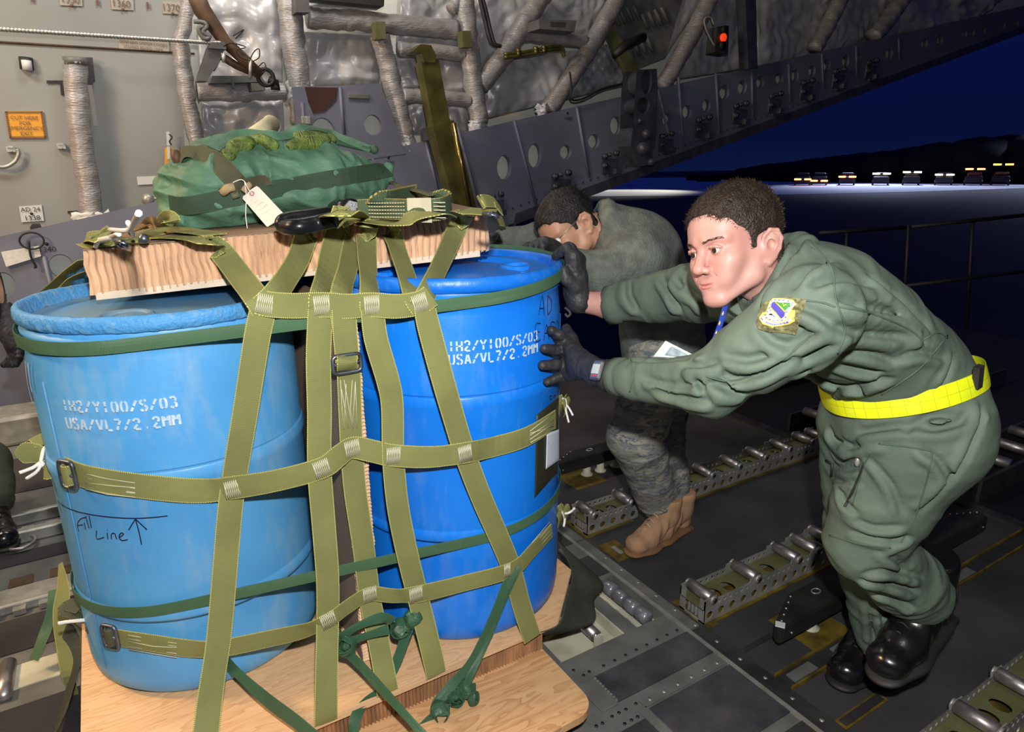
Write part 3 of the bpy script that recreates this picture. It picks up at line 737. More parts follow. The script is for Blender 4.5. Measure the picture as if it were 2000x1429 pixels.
exitp = placard('placard', 'orange placard with striped border reading CUT HERE FOR EMERGENCY EXIT on the grey wall', 'sign', [(9, 217), (83, 217), (91, 270), (18, 270)], M_SIGN)
for i, (t, y) in enumerate((('CUT HERE', 233.5), ('FOR', 244), ('EMERGENCY', 254), ('EXIT', 264.5))):
    wall_text(t, 48+i*1.6, y, 7.4, M_BROWNP, Y=4.737, align='CENTER', squash=.98, parent=exitp)
b = MB(); q = [at_y(*p, 4.738) for p in ((9, 217), (83, 217), (91, 270), (18, 270))]
for i in range(4):
    A, C = q[i], q[(i+1) % 4]; n = 22 if i % 2 == 0 else 14; cen = (q[0]+q[1]+q[2]+q[3])/4
    for k in range(n):
        p0 = A.lerp(C, k/n); p1 = A.lerp(C, (k+.5)/n); inn = (cen-(A+C)/2).normalized()*.011; sh = (C-A)*(.4/n)
        b.prism([p0, p1, p1+inn+sh, p0+inn+sh], (0, .002, 0))
adopt(exitp, b.build('hazard_border', M_BROWNP))
st = placard('placard', 'small white placard reading AD 24 1338 low on the grey wall', 'sign', [(37, 403), (81, 400), (86, 431), (42, 434)], M_SIGNW)
wall_text('AD 24', 60, 413, 8.5, M_BLACKP, Y=4.737, align='CENTER', squash=1.0, parent=st); wall_text('1338', 64, 430, 9.5, M_BLACKP, Y=4.737, align='CENTER', squash=1.0, parent=st)
b = MB(); p = at_y(61.5, 417, 4.737); b.cyl(p, p+Vector((0, -.002, 0)), .008, 8); adopt(st, b.build('index_dot', M_BLACKP))
for (t, x, y, q), wh in zip((('1350', 138, 6, [(116, -8), (160, -8), (161, 12), (117, 10)]), ('1360', 238, 14, [(216, -6), (260, -5), (261, 20), (218, 18)]), ('1370', 335, 22, [(317, 2), (352, 4), (353, 28), (318, 26)])), ('leftmost of the three', 'middle one of the three', 'the one beside the silver blankets')):
    pl = placard('station_decal', 'translucent station decal reading %s, %s at the top' % (t, wh), 'sign', q, M_DECAL)
    wall_text(t, x, y, 14, M_BROWNP, Y=4.737, align='CENTER', parent=pl)
    b = MB(); p = at_y(x+2, y+5, 4.738); b.cyl(p, p+Vector((0, -.002, 0)), .009, 8); adopt(pl, b.build('index_dot', M_BROWNP))
for x, y in ((62, -3), (190, 4), (288, 10)):
    b = MB(); A = at_y(x, y-6, 4.740); C = at_y(x+1, y+7, 4.740); b.box((A+C)/2, (.012, .003, (A-C).length)); o = b.build('tick_mark', M_BROWNP); adopt(liner, o)
pl = placard('notice_decal', 'translucent decal reading DEFENSIVE SYSTEM COVERS STOWED BEHIND LINER', 'sign', [(232, 77), (330, 80), (330, 101), (232, 97)], M_DECAL)
wall_text('DEFENSIVE SYSTEM COVERS', 281, 88, 6.5, M_BROWNP, Y=4.737, align='CENTER', squash=.78, lean=-.03, parent=pl); wall_text('STOWED BEHIND LINER', 281, 97, 6.0, M_BROWNP, Y=4.737, align='CENTER', squash=.78, lean=-.03, parent=pl)
pl = placard('blank_label', 'blank pale rectangular label on the lower right of the grey wall', 'label', [(267, 345), (312, 343), (314, 359), (269, 361)], M_SIGNW)
for t, x, y in (('1340', 93, 492), ('1420', 760, 321), ('1480', 1110, 235)):
    o = wall_text(t, x, y, 7.5 if x > 200 else 10.5, M_BLACKP, Y=BY-.003, align='CENTER', squash=1.0); adopt(beam, o)
    b = MB(); p = at_y(x-2, y-14 if x > 200 else y-16, BY-.003); b.cyl(p, p+Vector((0, -.002, 0)), .010, 8); adopt(beam, b.build('index_dot', M_BLACKP))
b = MB(); b.prism([at_y(*p, 4.742) for p in ((91, 157), (125, 157), (127, 186), (119, 186), (117, 163), (91, 163))], (0, .002, 0)); adopt(liner, b.build('corner_mark', M_SCREW))
b = MB(); b.prism([at_y(*p, 4.742) for p in ((132, 412), (152, 411), (152, 416), (132, 417))], (0, .002, 0)); adopt(liner, b.build('corner_mark', M_SCREW))
# slot with frosted insert; small clips
b = MB(); A, C = at_y(50, 112, 4.74), at_y(53, 136, 4.74); b.tube([A, C], .033, 14); o = b.build('wall_slot', M_BLACKP); tag(o, 'small vertical oval slot with a frosted insert high on the grey wall', 'slot')
b = MB(); A, C = at_y(51, 118, 4.722), at_y(54, 137, 4.722); b.tube([A, C], .024, 12); adopt(o, b.build('insert', M_SIGNW))
o = None
for px, py in ((120, 286), (22, 292)):
    b = MB(); c = at_y(px, py, 4.735); b.box(c, (.045, .02, .03), bev=.003); b.box(c+Vector((0, -.012, .012)), (.03, .02, .012), bev=.002); b.cyl(c+Vector((0, 0, -.01)), c+Vector((0, -.02, -.01)), .006, 8)
    o = b.build('wall_clip', M_ALU); tag(o, 'small metal clip on the grey wall %s' % ('right of the orange placard' if px > 100 else 'below the orange placard'), 'clip')
b = MB(); b.tube(bez([at_y(*p, 4.71) for p in ((-20, 322), (8, 326), (28, 316), (36, 300), (33, 291))], 5), .010, 8); o = b.build('grab_handle', M_ALU); tag(o, 'curved grey grab handle at the left edge of the wall', 'handle')

# ---- wrapped frames, insulation blankets
def wrap_tube(pts, r, name='wrapped_strut', label=None, m=M_FOIL2, n=14, seg=16, amp=.18):
    d = bez(pts, n); P = [Vector(q) for q in d]; vs = []; fs = []; m_ = len(P); L = 0
    mbx = MB(); prev = None
    for i, p in enumerate(P):
        t = (P[min(i+1, m_-1)]-P[max(i-1, 0)]).normalized()
        a = t.orthogonal().normalized() if prev is None else (prev-t*prev.dot(t)).normalized()
        prev = a; bb = t.cross(a); L += (P[i]-P[i-1]).length if i else 0
        for k in range(seg):
            th = 2*math.pi*k/seg; w = 1+amp*(noise.noise(Vector((math.cos(th)*1.2, math.sin(th)*1.2, L*14)))) + .5*amp*noise.noise(Vector((th, L*40, 3)))
            vs.append(p+(a*math.cos(th)+bb*math.sin(th))*r*w)
    for i in range(m_-1):
        for k in range(seg): fs.append((i*seg+k, i*seg+(k+1) % seg, (i+1)*seg+(k+1) % seg, (i+1)*seg+k))
    fs.append(tuple(range(seg))[::-1]); fs.append(tuple((m_-1)*seg+k for k in range(seg)))
    mbx.add(vs, fs, smooth=True); o = mbx.build(name, m); tag(o, label, 'strut', 'film-wrapped frames and struts of the far wall'); return o
def blanket(quad, label, Y=4.74, amp=.045, nu=40, nv=30, m=M_FOIL, name='insulation_blanket', seed=0, quilt=False):
    q = [at_y(*p, Y) if not isinstance(p, Vector) else p for p in quad]; vs = []; fs = []; uv = []
    for j in range(nv+1):
        for i in range(nu+1):
            u, v = i/nu, j/nv; p = (q[0]*(1-u)+q[1]*u)*(1-v)+(q[3]*(1-u)+q[2]*u)*v
            s = Vector((p.x*3.2, seed*7.1, p.z*3.2)); s2 = Vector((p.x*9, seed*3.3+5, p.z*9))
            d = noise.noise(s)*amp + (abs(noise.noise(s2))-.25)*amp*.9 + abs(noise.noise(s2*1.9))*amp*.18
            d -= amp*.9*max(0, 1-math.hypot(u-.5, v-.5)*7)       # tufted centre
            if quilt: d = .012*abs(math.sin(p.x*34+p.z*30))*abs(math.sin(p.x*34-p.z*30))+d*.25
            e = min(u, 1-u, v, 1-v)*8; d -= (1-min(1, e))*amp*.6
            vs.append((p.x, p.y-d-.02, p.z)); uv.append((u, v))
    w = nu+1
    for j in range(nv):
        for i in range(nu): fs.append((j*w+i, j*w+i+1, (j+1)*w+i+1, (j+1)*w+i))
    # give the blanket a back so that it is a padded body
    n0 = len(vs); vs += [(q_.x, q_.y+.05, q_.z) for q_ in q]
    fs += [(n0, n0+3, n0+2, n0+1)]
    fs += [tuple([n0, n0+1]+[i for i in range(nu, -1, -1)]), tuple([n0+3, n0+2][::-1]+[nv*w+i for i in range(nu+1)]),
           tuple([n0+3, n0]+[j*w for j in range(nv+1)]), tuple([n0+1, n0+2]+[j*w+nu for j in range(nv, -1, -1)])]
    b = MB(); b.add(vs, fs, smooth=False); b.sm = [True]*(nu*nv)+[False]*5
    o = b.build(name, m); tag(o, label, 'insulation blanket', 'silver insulation blankets of the far wall'); return o
blanket([(385, -25), (548, -25), (552, 162), (392, 165)], 'large crinkled silver blanket at the top, left of the brown hook arm column', seed=1)
blanket([(392, 198), (552, 194), (560, 300), (396, 305)], 'crinkled silver blanket under the shelf, just above the green bag', seed=2)
blanket([(595, 62), (742, 66), (744, 165), (602, 168)], 'tufted silver blanket above the dark maroon opening', seed=3)
blanket([(600, -25), (738, -25), (740, 18), (598, 14)], 'dull silver blanket at the top edge above the tufted one', seed=4)
blanket([(782, -25), (900, -25), (905, 92), (778, 88)], 'silver blanket at the top between two wrapped posts', seed=5)
blanket([(775, 104), (908, 112), (918, 182), (782, 176)], 'silver blanket behind the top of the yellow-olive actuator', seed=6)
blanket([(785, 198), (915, 200), (925, 262), (800, 262)], 'low silver blanket behind the yellow-olive actuator', seed=7)
blanket([(930, -25), (1062, -25), (1010, 68), (925, 150)], 'silver blanket at the top behind the twin hydraulic pipes', seed=8)
blanket([(952, 118), (1140, 96), (1078, 200), (948, 232)], 'creased silver blanket between the two leaning struts', seed=9)
blanket([(1085, -25), (1205, -25), (1150, 70), (1020, 62)], 'dim silver blanket at the top behind the hanging box', seed=10)
blanket([(1155, 92), (1185, 86), (1236, 160), (1100, 196)], 'quilted foil pad right of the second leaning strut', m=M_QUILT, name='quilted_pad', seed=11, quilt=True)
blanket([(1395, -25), (1462, -25), (1468, 132), (1300, 158)], 'dark silver blanket around the red lamp box', seed=12)
blanket([(1475, -25), (1650, -25), (1600, 110), (1480, 130)], 'dark silver blanket right of the dark vertical column', seed=13)
blanket([(1660, -25), (1760, -25), (1700, 82), (1605, 105)], 'nearly black silver blanket towards the tail', seed=14)
blanket([(1770, -25), (1990, -25), (1900, 45), (1710, 80)], 'nearly black silver blanket at the top right corner', seed=15)
blanket([(1240, -25), (1385, -25), (1300, 110), (1262, 125)], 'smooth dark grey blanket left of the third leaning strut', seed=16, amp=.015)
FY = 4.62
for pts, r, lab in (
    (((352, 85), (360, 150), (372, 220), (390, 300)), .055, 'upright wrapped tube at the right end of the grey liner'),
    (((352, 85), (362, 40), (370, -20)), .045, 'short wrapped tube above the upright at the end of the liner'),
    (((562, -20), (575, 100), (592, 240)), .085, 'upright wrapped post right of the brown hook arm'),
    (((742, 70), (760, 140), (775, 200), (796, 288)), .075, 'upright wrapped post with a torn hanging lower end'),
    (((905, -20), (915, 90), (925, 170), (936, 240)), .085, 'upright wrapped post where the first leaning strut lands'),
    (((1068, -20), (1020, 50), (985, 105), (938, 168)), .080, 'first leaning wrapped strut, left of the hanging box'),
    (((1215, -20), (1165, 70), (1115, 150), (1070, 215)), .080, 'second leaning wrapped strut, right of the hanging box'),
    (((1395, -20), (1350, 70), (1292, 172)), .085, 'third leaning wrapped strut, left of the red lamp box'),
    (((1650, -20), (1622, 40), (1590, 96)), .09, 'fourth leaning wrapped strut, in the dark'),
    (((1775, -20), (1740, 30), (1705, 72)), .10, 'fifth leaning wrapped strut, in the dark near the tail'),
    (((600, 34), (660, 38), (740, 44), (890, 58)), .075, 'long horizontal wrapped stringer across the top'),
    (((385, 178), (470, 181), (556, 178)), .060, 'horizontal wrapped stringer below the hook arm'),
    (((778, 96), (840, 100), (905, 106)), .055, 'upper short stringer behind the actuator'),
    (((785, 188), (850, 190), (915, 196)), .060, 'lower short stringer behind the actuator'),
    (((1015, 66), (1080, 72), (1142, 80)), .055, 'short stringer between the two leaning struts'),
    (((880, 20), (890, 8), (900, -20)), .05, 'stub of wrapped pipe at the top edge')):
    wrap_tube([at_y(*p, FY) for p in pts], r*.85, label=lab)
# ragged tape at the ends of frames
def rag(px, py, w, h, label, seed):
    c = at_y(px, py, FY-.07); vs = []; fs = []
    for j in range(9):
        for i in range(9):
            u, v = i/8-.5, j/8-.5
            vs.append((c.x+u*w*(1+.25*noise.noise(Vector((seed, v*4, 0))))+.02*noise.noise(Vector((u*5, v*5, seed))), c.y+.03*noise.noise(Vector((u*6, v*6, seed+4)))+.10*abs(u), c.z+v*h+.03*noise.noise(Vector((u*7, seed, 1)))))
    for j in range(8):
        for i in range(8): fs.append((j*9+i, j*9+i+1, (j+1)*9+i+1, (j+1)*9+i))
    n = len(vs); vs += [(x, y+.006, z) for x, y, z in vs]; fs += [tuple(n+k for k in f[::-1]) for f in fs]
    for k in range(8): fs += [(k, n+k, n+k+1, k+1), (72+k, 72+k+1, n+72+k+1, n+72+k), (k*9, (k+1)*9, n+(k+1)*9, n+k*9), (k*9+8, n+k*9+8, n+(k+1)*9+8, (k+1)*9+8)]
    b = MB(); b.add(vs, fs, smooth=True); o = b.build('torn_tape', M_TAPE if seed < 3 else M_FOIL); tag(o, label, 'tape')
rag(180, 436, .20, .12, 'crumpled white tape around the foot of the wrapped hose', 1)
rag(798, 285, .14, .13, 'torn silvery tape hanging below the second upright post', 5)
rag(938, 248, .15, .10, 'silvery tape patch at the foot of the post with the first leaning strut', 6)
rag(1066, 214, .11, .09, 'silvery tape patch at the foot of the second leaning strut', 7)
rag(590, 178, .16, .13, 'silvery tape square at the top left corner of the beam panel', 8)
rag(592, 225, .06, .28, 'long narrow silvery tape strip along the beam panel edge', 9)
# wrapped hose on the liner
o = wrap_tube([at_y(*p, 4.66) for p in ((147, 122), (150, 190), (160, 290), (172, 360), (180, 432))], .058, 'wrapped_hose', 'film-wrapped hose running down the grey wall, brown near its foot', amp=.12)
o['category'] = 'hose'
del o['group']
mbx = MB(); A = at_y(147, 120, 4.66); mbx.cyl(A+Vector((0, 0, -.02)), A+Vector((0, 0, .02)), .058, 18); adopt(o, mbx.build('hose_cap', M_GREYMETAL))
b = MB(); q = [at_y(*p, 4.70) for p in ((156, 112), (181, 112), (186, 158), (174, 168), (162, 158))]; b.prism(q, (0, .03, 0)); o = b.build('tie_strap', M_GREYMETAL_D); tag(o, 'dark grey tapered buckle with a thin ribbed strap hanging beside the wrapped hose', 'strap')
b = MB(); ribbon(b, [at_y(*p, 4.69) for p in ((175, 166), (179, 190), (183, 215), (187, 246))], (0, -1, 0), .022, n=3); adopt(o, b.build('strap_tail', M_DECAL))
# yellow safety tag
b = MB(); q = [at_y(*p, 4.69) for p in ((322, 288), (337, 287), (338, 325), (322, 327))]; b.prism(q, (0, .02, 0)); o = b.build('safety_lever', M_SIGN); tag(o, 'orange lever with a white end hanging from a wire on the grey wall', 'lever')
b = MB(); q = [at_y(*p, 4.685) for p in ((319, 326), (339, 325), (340, 340), (320, 342))]; b.prism(q, (0, .02, 0)); adopt(o, b.build('white_end', M_SIGNW)); b = MB(); q = [at_y(*p, 4.68) for p in ((326, 286), (332, 286), (332, 311), (327, 311))]; b.prism(q, (0, .01, 0)); adopt(o, b.build('white_slide', M_SIGNW)); b = MB(); q = [at_y(*p, 4.69) for p in ((325, 257), (331, 257), (332, 284), (326, 284))]; b.prism(q, (0, .01, 0)); adopt(o, b.build('hanger', M_SIGNW))
b = MB(); b.tube(bez([at_y(*p, 4.67) for p in ((330, 262), (336, 268), (331, 276), (335, 283))], 4), .004, 6); adopt(o, b.build('wire', M_SCREW))
# cable across the top left and its bracket with the hook arm
b = MB(); A, C = at_y(-60, 53, 4.3), at_y(420, 84, 4.35)
for k in range(3):
    pts = []
    for i in range(161):
        t = i/160; th = t*150+k*2.094; p = A.lerp(C, t); pts.append(p+Vector((0, math.cos(th), math.sin(th)))*.006)
    b.tube(pts, .006, 5)
o = b.build('steel_cable', M_WIRE); tag(o, 'twisted steel cable stretched across the top left of the grey wall', 'cable')
b = MB(); A = at_y(418, 84, 4.35); C = at_y(438, 86, 4.35); b.cyl(A, C, .016, 10); adopt(o, b.build('end_sleeve', M_STEEL))
def poly(pts, Y, t, mbx): mbx.prism([at_y(*p, Y) for p in pts], (0, t, 0))
b = MB(); poly([(407, 90), (440, 92), (428, 122), (404, 158), (385, 158)], 4.36, .10, b); poly([(412, 82), (440, 82), (442, 96), (408, 94)], 4.33, .14, b)
o = b.build('hook_bracket', M_BRACKET); tag(o, 'grey angled bracket carrying the brown hook arm and the cable end', 'bracket')
b = MB(); b.tube([at_y(*p, 4.38) for p in ((378, -20), (395, 20), (440, 82), (470, 110), (510, 148))], [.05, .05, .035, .035, .03], 10); adopt(o, b.build('hook_arm', M_BROWN))
b = MB(); b.tube([at_y(*p, 4.40) for p in ((430, 108), (462, 128), (495, 142))], .022, 8); b.tube([at_y(*p, 4.44) for p in ((425, 112), (412, 135))], .02, 8); adopt(o, b.build('lower_link', M_BROWN))
b = MB(); c = at_y(519, 151, 4.38); b.tube([c+Vector((.045*math.cos(a), 0, .045*math.sin(a))) for a in np.linspace(0, 2*math.pi, 16, endpoint=False)], .012, 8, closed=True); b.tube([at_y(*p, 4.40) for p in ((525, 155), (540, 162), (543, 170), (530, 168))], .022, 8); adopt(o, b.build('eye_ring', M_SCREW))
b = MB(); b.cyl(at_y(489, 116, 4.34), at_y(489, 152, 4.34), .010, 8); b.cyl(at_y(436, 104, 4.34), at_y(438, 122, 4.34), .012, 8); adopt(o, b.build('quick_pin', M_ALU))
b = MB(); b.tube(bez([at_y(*p, 4.34) for p in ((378, 42), (398, 44), (404, 52), (396, 62), (410, 72), (400, 76), (392, 68), (388, 56), (398, 52))], 3), .012, 8); adopt(o, b.build('latch_hook', M_GREYMETAL))
b = MB()
for lp in (((436, 90), (452, 84), (480, 92), (462, 98), (470, 112), (488, 118)), ((488, 116), (497, 100), (506, 96), (506, 112), (494, 120)), ((505, 130), (515, 122), (520, 136), (512, 142)), ((455, 70), (462, 66), (476, 58), (460, 76))):
    b.tube(bez([at_y(*p, 4.33) for p in lp], 4), .0035, 5)
adopt(o, b.build('safety_wire', M_SCREW))
b = MB(); poly([(415, 148), (510, 148), (518, 160), (410, 162)], 4.5, .12, b); poly([(490, 162), (516, 162), (519, 175), (492, 178)], 4.48, .12, b); poly([(452, 148), (456, 148), (458, 172), (453, 172)], 4.49, .01, b)
o = b.build('latch_housing', M_GREYMETAL); tag(o, 'grey latch housing under the hook arm on the far wall', 'housing')
# dark box columns on posts
b = MB(); poly([(734, 42), (752, 42), (754, 76), (735, 76)], 4.48, .08, b); o = b.build('post_clamp', M_OLIVEPLATE); tag(o, 'olive and grey clamp on the second upright post', 'clamp')
b = MB(); poly([(903, 60), (920, 60), (923, 92), (905, 92)], 4.48, .08, b); o = b.build('post_clamp', M_OLIVEPLATE); tag(o, 'olive and grey clamp on the third upright post', 'clamp')
b = MB(); poly([(577, -10), (604, -10), (604, 24), (578, 24)], 4.45, .10, b); o = b.build('post_clamp', M_BRACKET); tag(o, 'grey square clamp hanging at the top left of the long stringer', 'clamp')
b = MB(); poly([(596, -25), (752, -25), (750, 12), (604, -2)], 4.50, .10, b); o = b.build('dark_duct', M_GREYMETAL_D); tag(o, 'dark duct along the top edge between two posts', 'duct')
b = MB(); poly([(1052, 38), (1126, 40), (1122, 62), (1054, 56)], 4.40, .16, b); o = b.build('junction_box', M_GREYMETAL); tag(o, 'grey hanging box between the two leaning struts', 'box')
b = MB()
for k in range(4):
    y = 43+k*2.6; poly([(1075, y), (1105, y+.8), (1105, y+1.6), (1075, y+.8)], 4.397, .002, b)
adopt(o, b.build('label_lines', M_BLACKP))
# hydraulic pipes
for i, dx in enumerate((0, 6)):
    b = MB(); b.tube(bez([at_y(p[0]+dx, p[1], 4.50) for p in ((932, -20), (944, 25), (952, 60), (960, 85), (972, 90))], 5), .014, 8); o = b.build('hydraulic_pipe', M_GREYMETAL_D)
    tag(o, 'dark hydraulic pipe of the bent pair at the top, %s' % ('left one' if i == 0 else 'right one'), 'pipe', 'bent pipes at the top of the far wall')
for i, dy in enumerate((0, 6)):
    b = MB(); b.tube(bez([at_y(p[0], p[1]+dy, 4.50) for p in ((985, 106), (1030, 101), (1075, 92), (1096, 92), (1102, 104))], 5), .013, 8)
    for px in (1012, 1046, 1062): b.cyl(at_y(px-3, 103+dy-(px-985)*.12, 4.50), at_y(px+3, 102.4+dy-(px-985)*.12, 4.50), .019, 8)
    o = b.build('hydraulic_pipe', M_BRASS); tag(o, 'brassy hydraulic pipe of the horizontal pair between the leaning struts, %s' % ('upper one' if i == 0 else 'lower one'), 'pipe', 'horizontal pipes between the leaning struts')
# yellow-olive actuator leaning on the wall
def bar(mbx, a, c, wa, Y, t): # flat bar between pixel points on the plane Y
    A, C = at_y(*a, Y), at_y(*c, Y); d = (C-A).normalized(); n = Vector((-d.z, 0, d.x))*wa
    mbx.prism([A-n, C-n, C+n, A+n], (0, t, 0))
b = MB(); bar(b, (840, 118), (864, 245), .062, 4.20, .10); o = b.build('ramp_actuator', M_BRASS); tag(o, 'tall yellow-olive actuator strut leaning across the beam', 'actuator')
b = MB(); bar(b, (866, 240), (912, 412), .080, 4.18, .12); adopt(o, b.build('lower_sleeve', M_BRASS)); b = MB(); c1_, c2_ = at_y(870, 260, 4.26), at_y(905, 395, 4.26); b.box((c1_.x, 4.41, c1_.z), (.10, .28, .08)); adopt(o, b.build('mounting_lug', M_BEAM_D)); b = MB(); b.box((c2_.x, 4.41, c2_.z), (.10, .28, .08)); adopt(o, b.build('mounting_lug', M_BEAM_D))
b = MB(); A, C = at_y(886, 240, 4.17), at_y(918, 405, 4.17); b.tube([A, C], .016, 8); adopt(o, b.build('chrome_edge', mat('gold_edge', (.35, .25, .10), .25, .9)))
b = MB(); b.tube(bez([at_y(*p, 4.2) for p in ((800, 100), (818, 88), (838, 90), (848, 112))], 5), [.015]*6+[.05]*10, 8, caps=True) if False else b.prism([at_y(*p, 4.19) for p in ((806, 100), (822, 86), (842, 88), (852, 108), (850, 122), (828, 122), (824, 104))], (0, .10, 0)); adopt(o, b.build('top_elbow', M_BRASS))
# stamped panel and hinge fitting on the beam
b = MB(); poly([(1200, -25), (1340, -25), (1300, 112), (1240, 136), (1180, 48)], 4.70, .03, b)
sp = b.build('stamped_panel', M_GREYMETAL); tag(sp, 'grey stamped panel with rows of slots at the top, left of the third leaning strut', 'panel')
b = MB()
for r_, (x0, y0) in enumerate(((1196, 20), (1222, 82), (1252, 26))):
    for k in range(4):
        x = x0+k*13; y = y0-k*4; b.tube([at_y(x, y, 4.69), at_y(x+14, y+30, 4.69)], .018, 8)
adopt(sp, b.build('stamped_ribs', M_GREYMETAL))
b = MB(); b.tube([at_y(*p, 4.5) for p in ((1200, 108), (1222, 88), (1258, 72))], [.03, .04, .035], 8); b.tube([at_y(*p, 4.5) for p in ((1200, 108), (1215, 92), (1232, 86))], .012, 6); o = b.build('folding_stay', M_SCREW); tag(o, 'black folding stay on the stamped panel', 'stay')
b = MB(); poly([(1176, 40), (1186, 34), (1250, 134), (1228, 150)], 4.6, .05, b); o = b.build('edge_channel', M_OLIVEPLATE); tag(o, 'olive edge channel along the left side of the stamped panel', 'channel')
b = MB(); O = (0, 4.30, 0)
def pq(pts, Y): return [(at_y(*p, Y).x, at_y(*p, Y).z) for p in pts]
q = pq([(1240, 186), (1285, 182), (1283, 134), (1244, 136)], 4.30); c = pq([(1263, 160)], 4.30)[0]; r = pq([(1274, 160)], 4.30)[0][0]-c[0]
b.quad_hole(q, c, r, r*1.5, O, (1, 0, 0), (0, 0, 1), (0, -1, 0), .16)
q = pq([(1236, 250), (1284, 246), (1285, 182), (1240, 186)], 4.30); c = pq([(1257, 206)], 4.30)[0]
b.quad_hole(q, c, r*1.1, r*1.0, O, (1, 0, 0), (0, 0, 1), (0, -1, 0), .16)
poly([(1236, 250), (1284, 246), (1280, 280), (1268, 322), (1250, 325), (1232, 285)], 4.30, .16, b)
for p, rr in (((1262, 262), .035), ((1256, 290), .05), ((1272, 316), .03), ((1250, 236), .02)): b.cyl(at_y(*p, 4.30), at_y(*p, 4.26), rr, 14)
o = b.build('hinge_fitting', M_BEAM_D); tag(o, 'dark cast hinge fitting with two openings standing on the beam', 'fitting')
b = MB(); b.tube(bez([at_y(*p, 4.5) for p in ((1113, 140), (1116, 170), (1116, 194), (1140, 192), (1180, 172), (1235, 160))], 5), .008, 6); o = b.build('black_cable', M_SCREW); tag(o, 'thin black cable sagging across the quilted foil pad', 'cable')
b = MB(); poly([(1455, -25), (1476, -25), (1480, 132), (1462, 134)], 4.42, .1, b); o = b.build('dark_column', M_BEAM_D); tag(o, 'dark vertical column crossing the beam top', 'column')
b = MB(); poly([(1402, 52), (1424, 50), (1422, 106), (1396, 102)], 4.40, .10, b); o = b.build('lamp_box', M_GREYMETAL_D); tag(o, 'dark grey box with three round lamps, the middle one red', 'lamp box')
for k, (m, y) in enumerate(((M_BLACKP, 58), (M_RED, 73.5), (M_BLACKP, 89))):
    b = MB(); c = at_y(1413-k*2, y, 4.395); b.cyl(c, c+Vector((0, -.02, 0)), .032, 14); l = b.build('lamp_lens', m); adopt(o, l)
    if k == 1: l['label'] = 'glowing red lamp lens'
b = MB(); b.tube(bez([at_y(*p, 4.42) for p in ((1396, 90), (1380, 60), (1376, 38), (1388, 34), (1394, 48))], 5), .008, 6); o = b.build('lamp_lead', M_DECAL); tag(o, 'pale looped lead left of the lamp box', 'cable')
# wall ring with tape label near station 1340
b = MB(); poly([(2, 492), (76, 480), (80, 500), (12, 521)], BY-.02, .01, b); o = b.build('tape_strip', M_TAPE); tag(o, 'scuffed silver tape strip beside the number 1340', 'tape')
b = MB(); c = at_y(62, 470, BY-.03); b.tube([c+Vector((.055*math.cos(a), 0, .045*math.sin(a))) for a in np.linspace(0, 2*math.pi, 18, endpoint=False)], .005, 6, closed=True); b.tube(bez([at_y(*p, BY-.03) for p in ((56, 470), (60, 500), (70, 520), (66, 522))], 4), .006, 6); o = b.build('pull_ring', M_SCREW); tag(o, 'thin wire pull ring with a hanging pin near the number 1340', 'ring')
b = MB(); poly([(58, 444), (62, 438), (76, 438), (80, 446), (60, 450)], 4.6, .08, b); o = b.build('liner_latch', M_GREYMETAL_D); tag(o, 'small dark latch under the white AD 24 placard', 'latch')
b = MB(); c = at_y(289, 389, 4.6); b.sphere(c, .035); b.tube(bez([c, at_y(300, 388, 4.6), at_y(330, 383, 4.6)], 3), .008, 6); adopt(liner, b.build('round_stud', M_ALU))
b = MB(); c = at_y(597, 235, BY-.02); b.box(c, (.06, .03, .05), bev=.006); b.box(c+Vector((.01, -.02, 0)), (.012, .02, .045)); o = b.build('beam_latch', M_ALU); tag(o, 'small bright latch on the beam below the maroon opening', 'latch')

# ---- outside: dark apron, snow field, tree line, parked vehicles, loader deck
GZ = -1.6
b = MB(); slab(b, -30, 260, -120, 200, GZ-.2, GZ); struct(b.build('ground', mat('dark_apron', (.030, .027, .028), .8, var=.4, vscale=.05)))
def gp(px, py): return at_z(px, py, GZ)
b = MB(); near = [gp(x, y) for x, y in ((1150, 384), (1350, 383), (1560, 380), (1780, 375), (2050, 366))]; far = [p*2.3 for p in near]
vs = [(p.x, p.y, GZ+.03) for p in near]+[(p.x, p.y, GZ+.06) for p in far]; n = len(near)
b.add(vs, [(i, i+1, n+i+1, n+i) for i in range(n-1)]); o = b.build('ground_snow', mat('snow', (.72, .75, .85), .8, var=.25, vscale=.08, stretch=(.3, 1, 1))); struct(o)
b = MB()
for i in range(120):
    t = i/119; d = 128+random.uniform(-8, 20); az = math.radians(46+t*30); h = 1.9+1.0*t+max(0, t-.12)*6.2+random.uniform(-.25, .25)
    if t < .12: h = 1.1
    b.sphere((d*math.sin(az), d*math.cos(az), GZ+h*.45), h*.62, 8, 6, (1.6, 1.6, 1.0))
o = b.build('tree_line', mat('black_trees', (.004, .006, .006), .95)); tag(o, 'black silhouette of the wood along the horizon outside', 'trees', kind='stuff')
M_TL = mat('tail_lamp', (.8, .2, .05), .4, emis=(1, .16, .03), estr=14)
M_HL = mat('pale_lamp', (.9, .8, .5), .4, emis=(1, .75, .35), estr=14)
M_CARB = mat('dark_vehicle_paint', (.006, .007, .016), .4)
cars = [(1568, 350, M_TL, 'left end of the row'), (1600, 353, M_TL, 'second from the left'), (1655, 345, M_TL, 'middle of the row'), (1722, 339, M_HL, 'left of the two with pale lamps'), (1782, 336, M_HL, 'right of the two with pale lamps'), (1845, 341, M_HL, 'small pale lamps near the right'), (1905, 330, M_TL, 'bright red lamps at the right'), (1960, 321, M_TL, 'farthest right')]
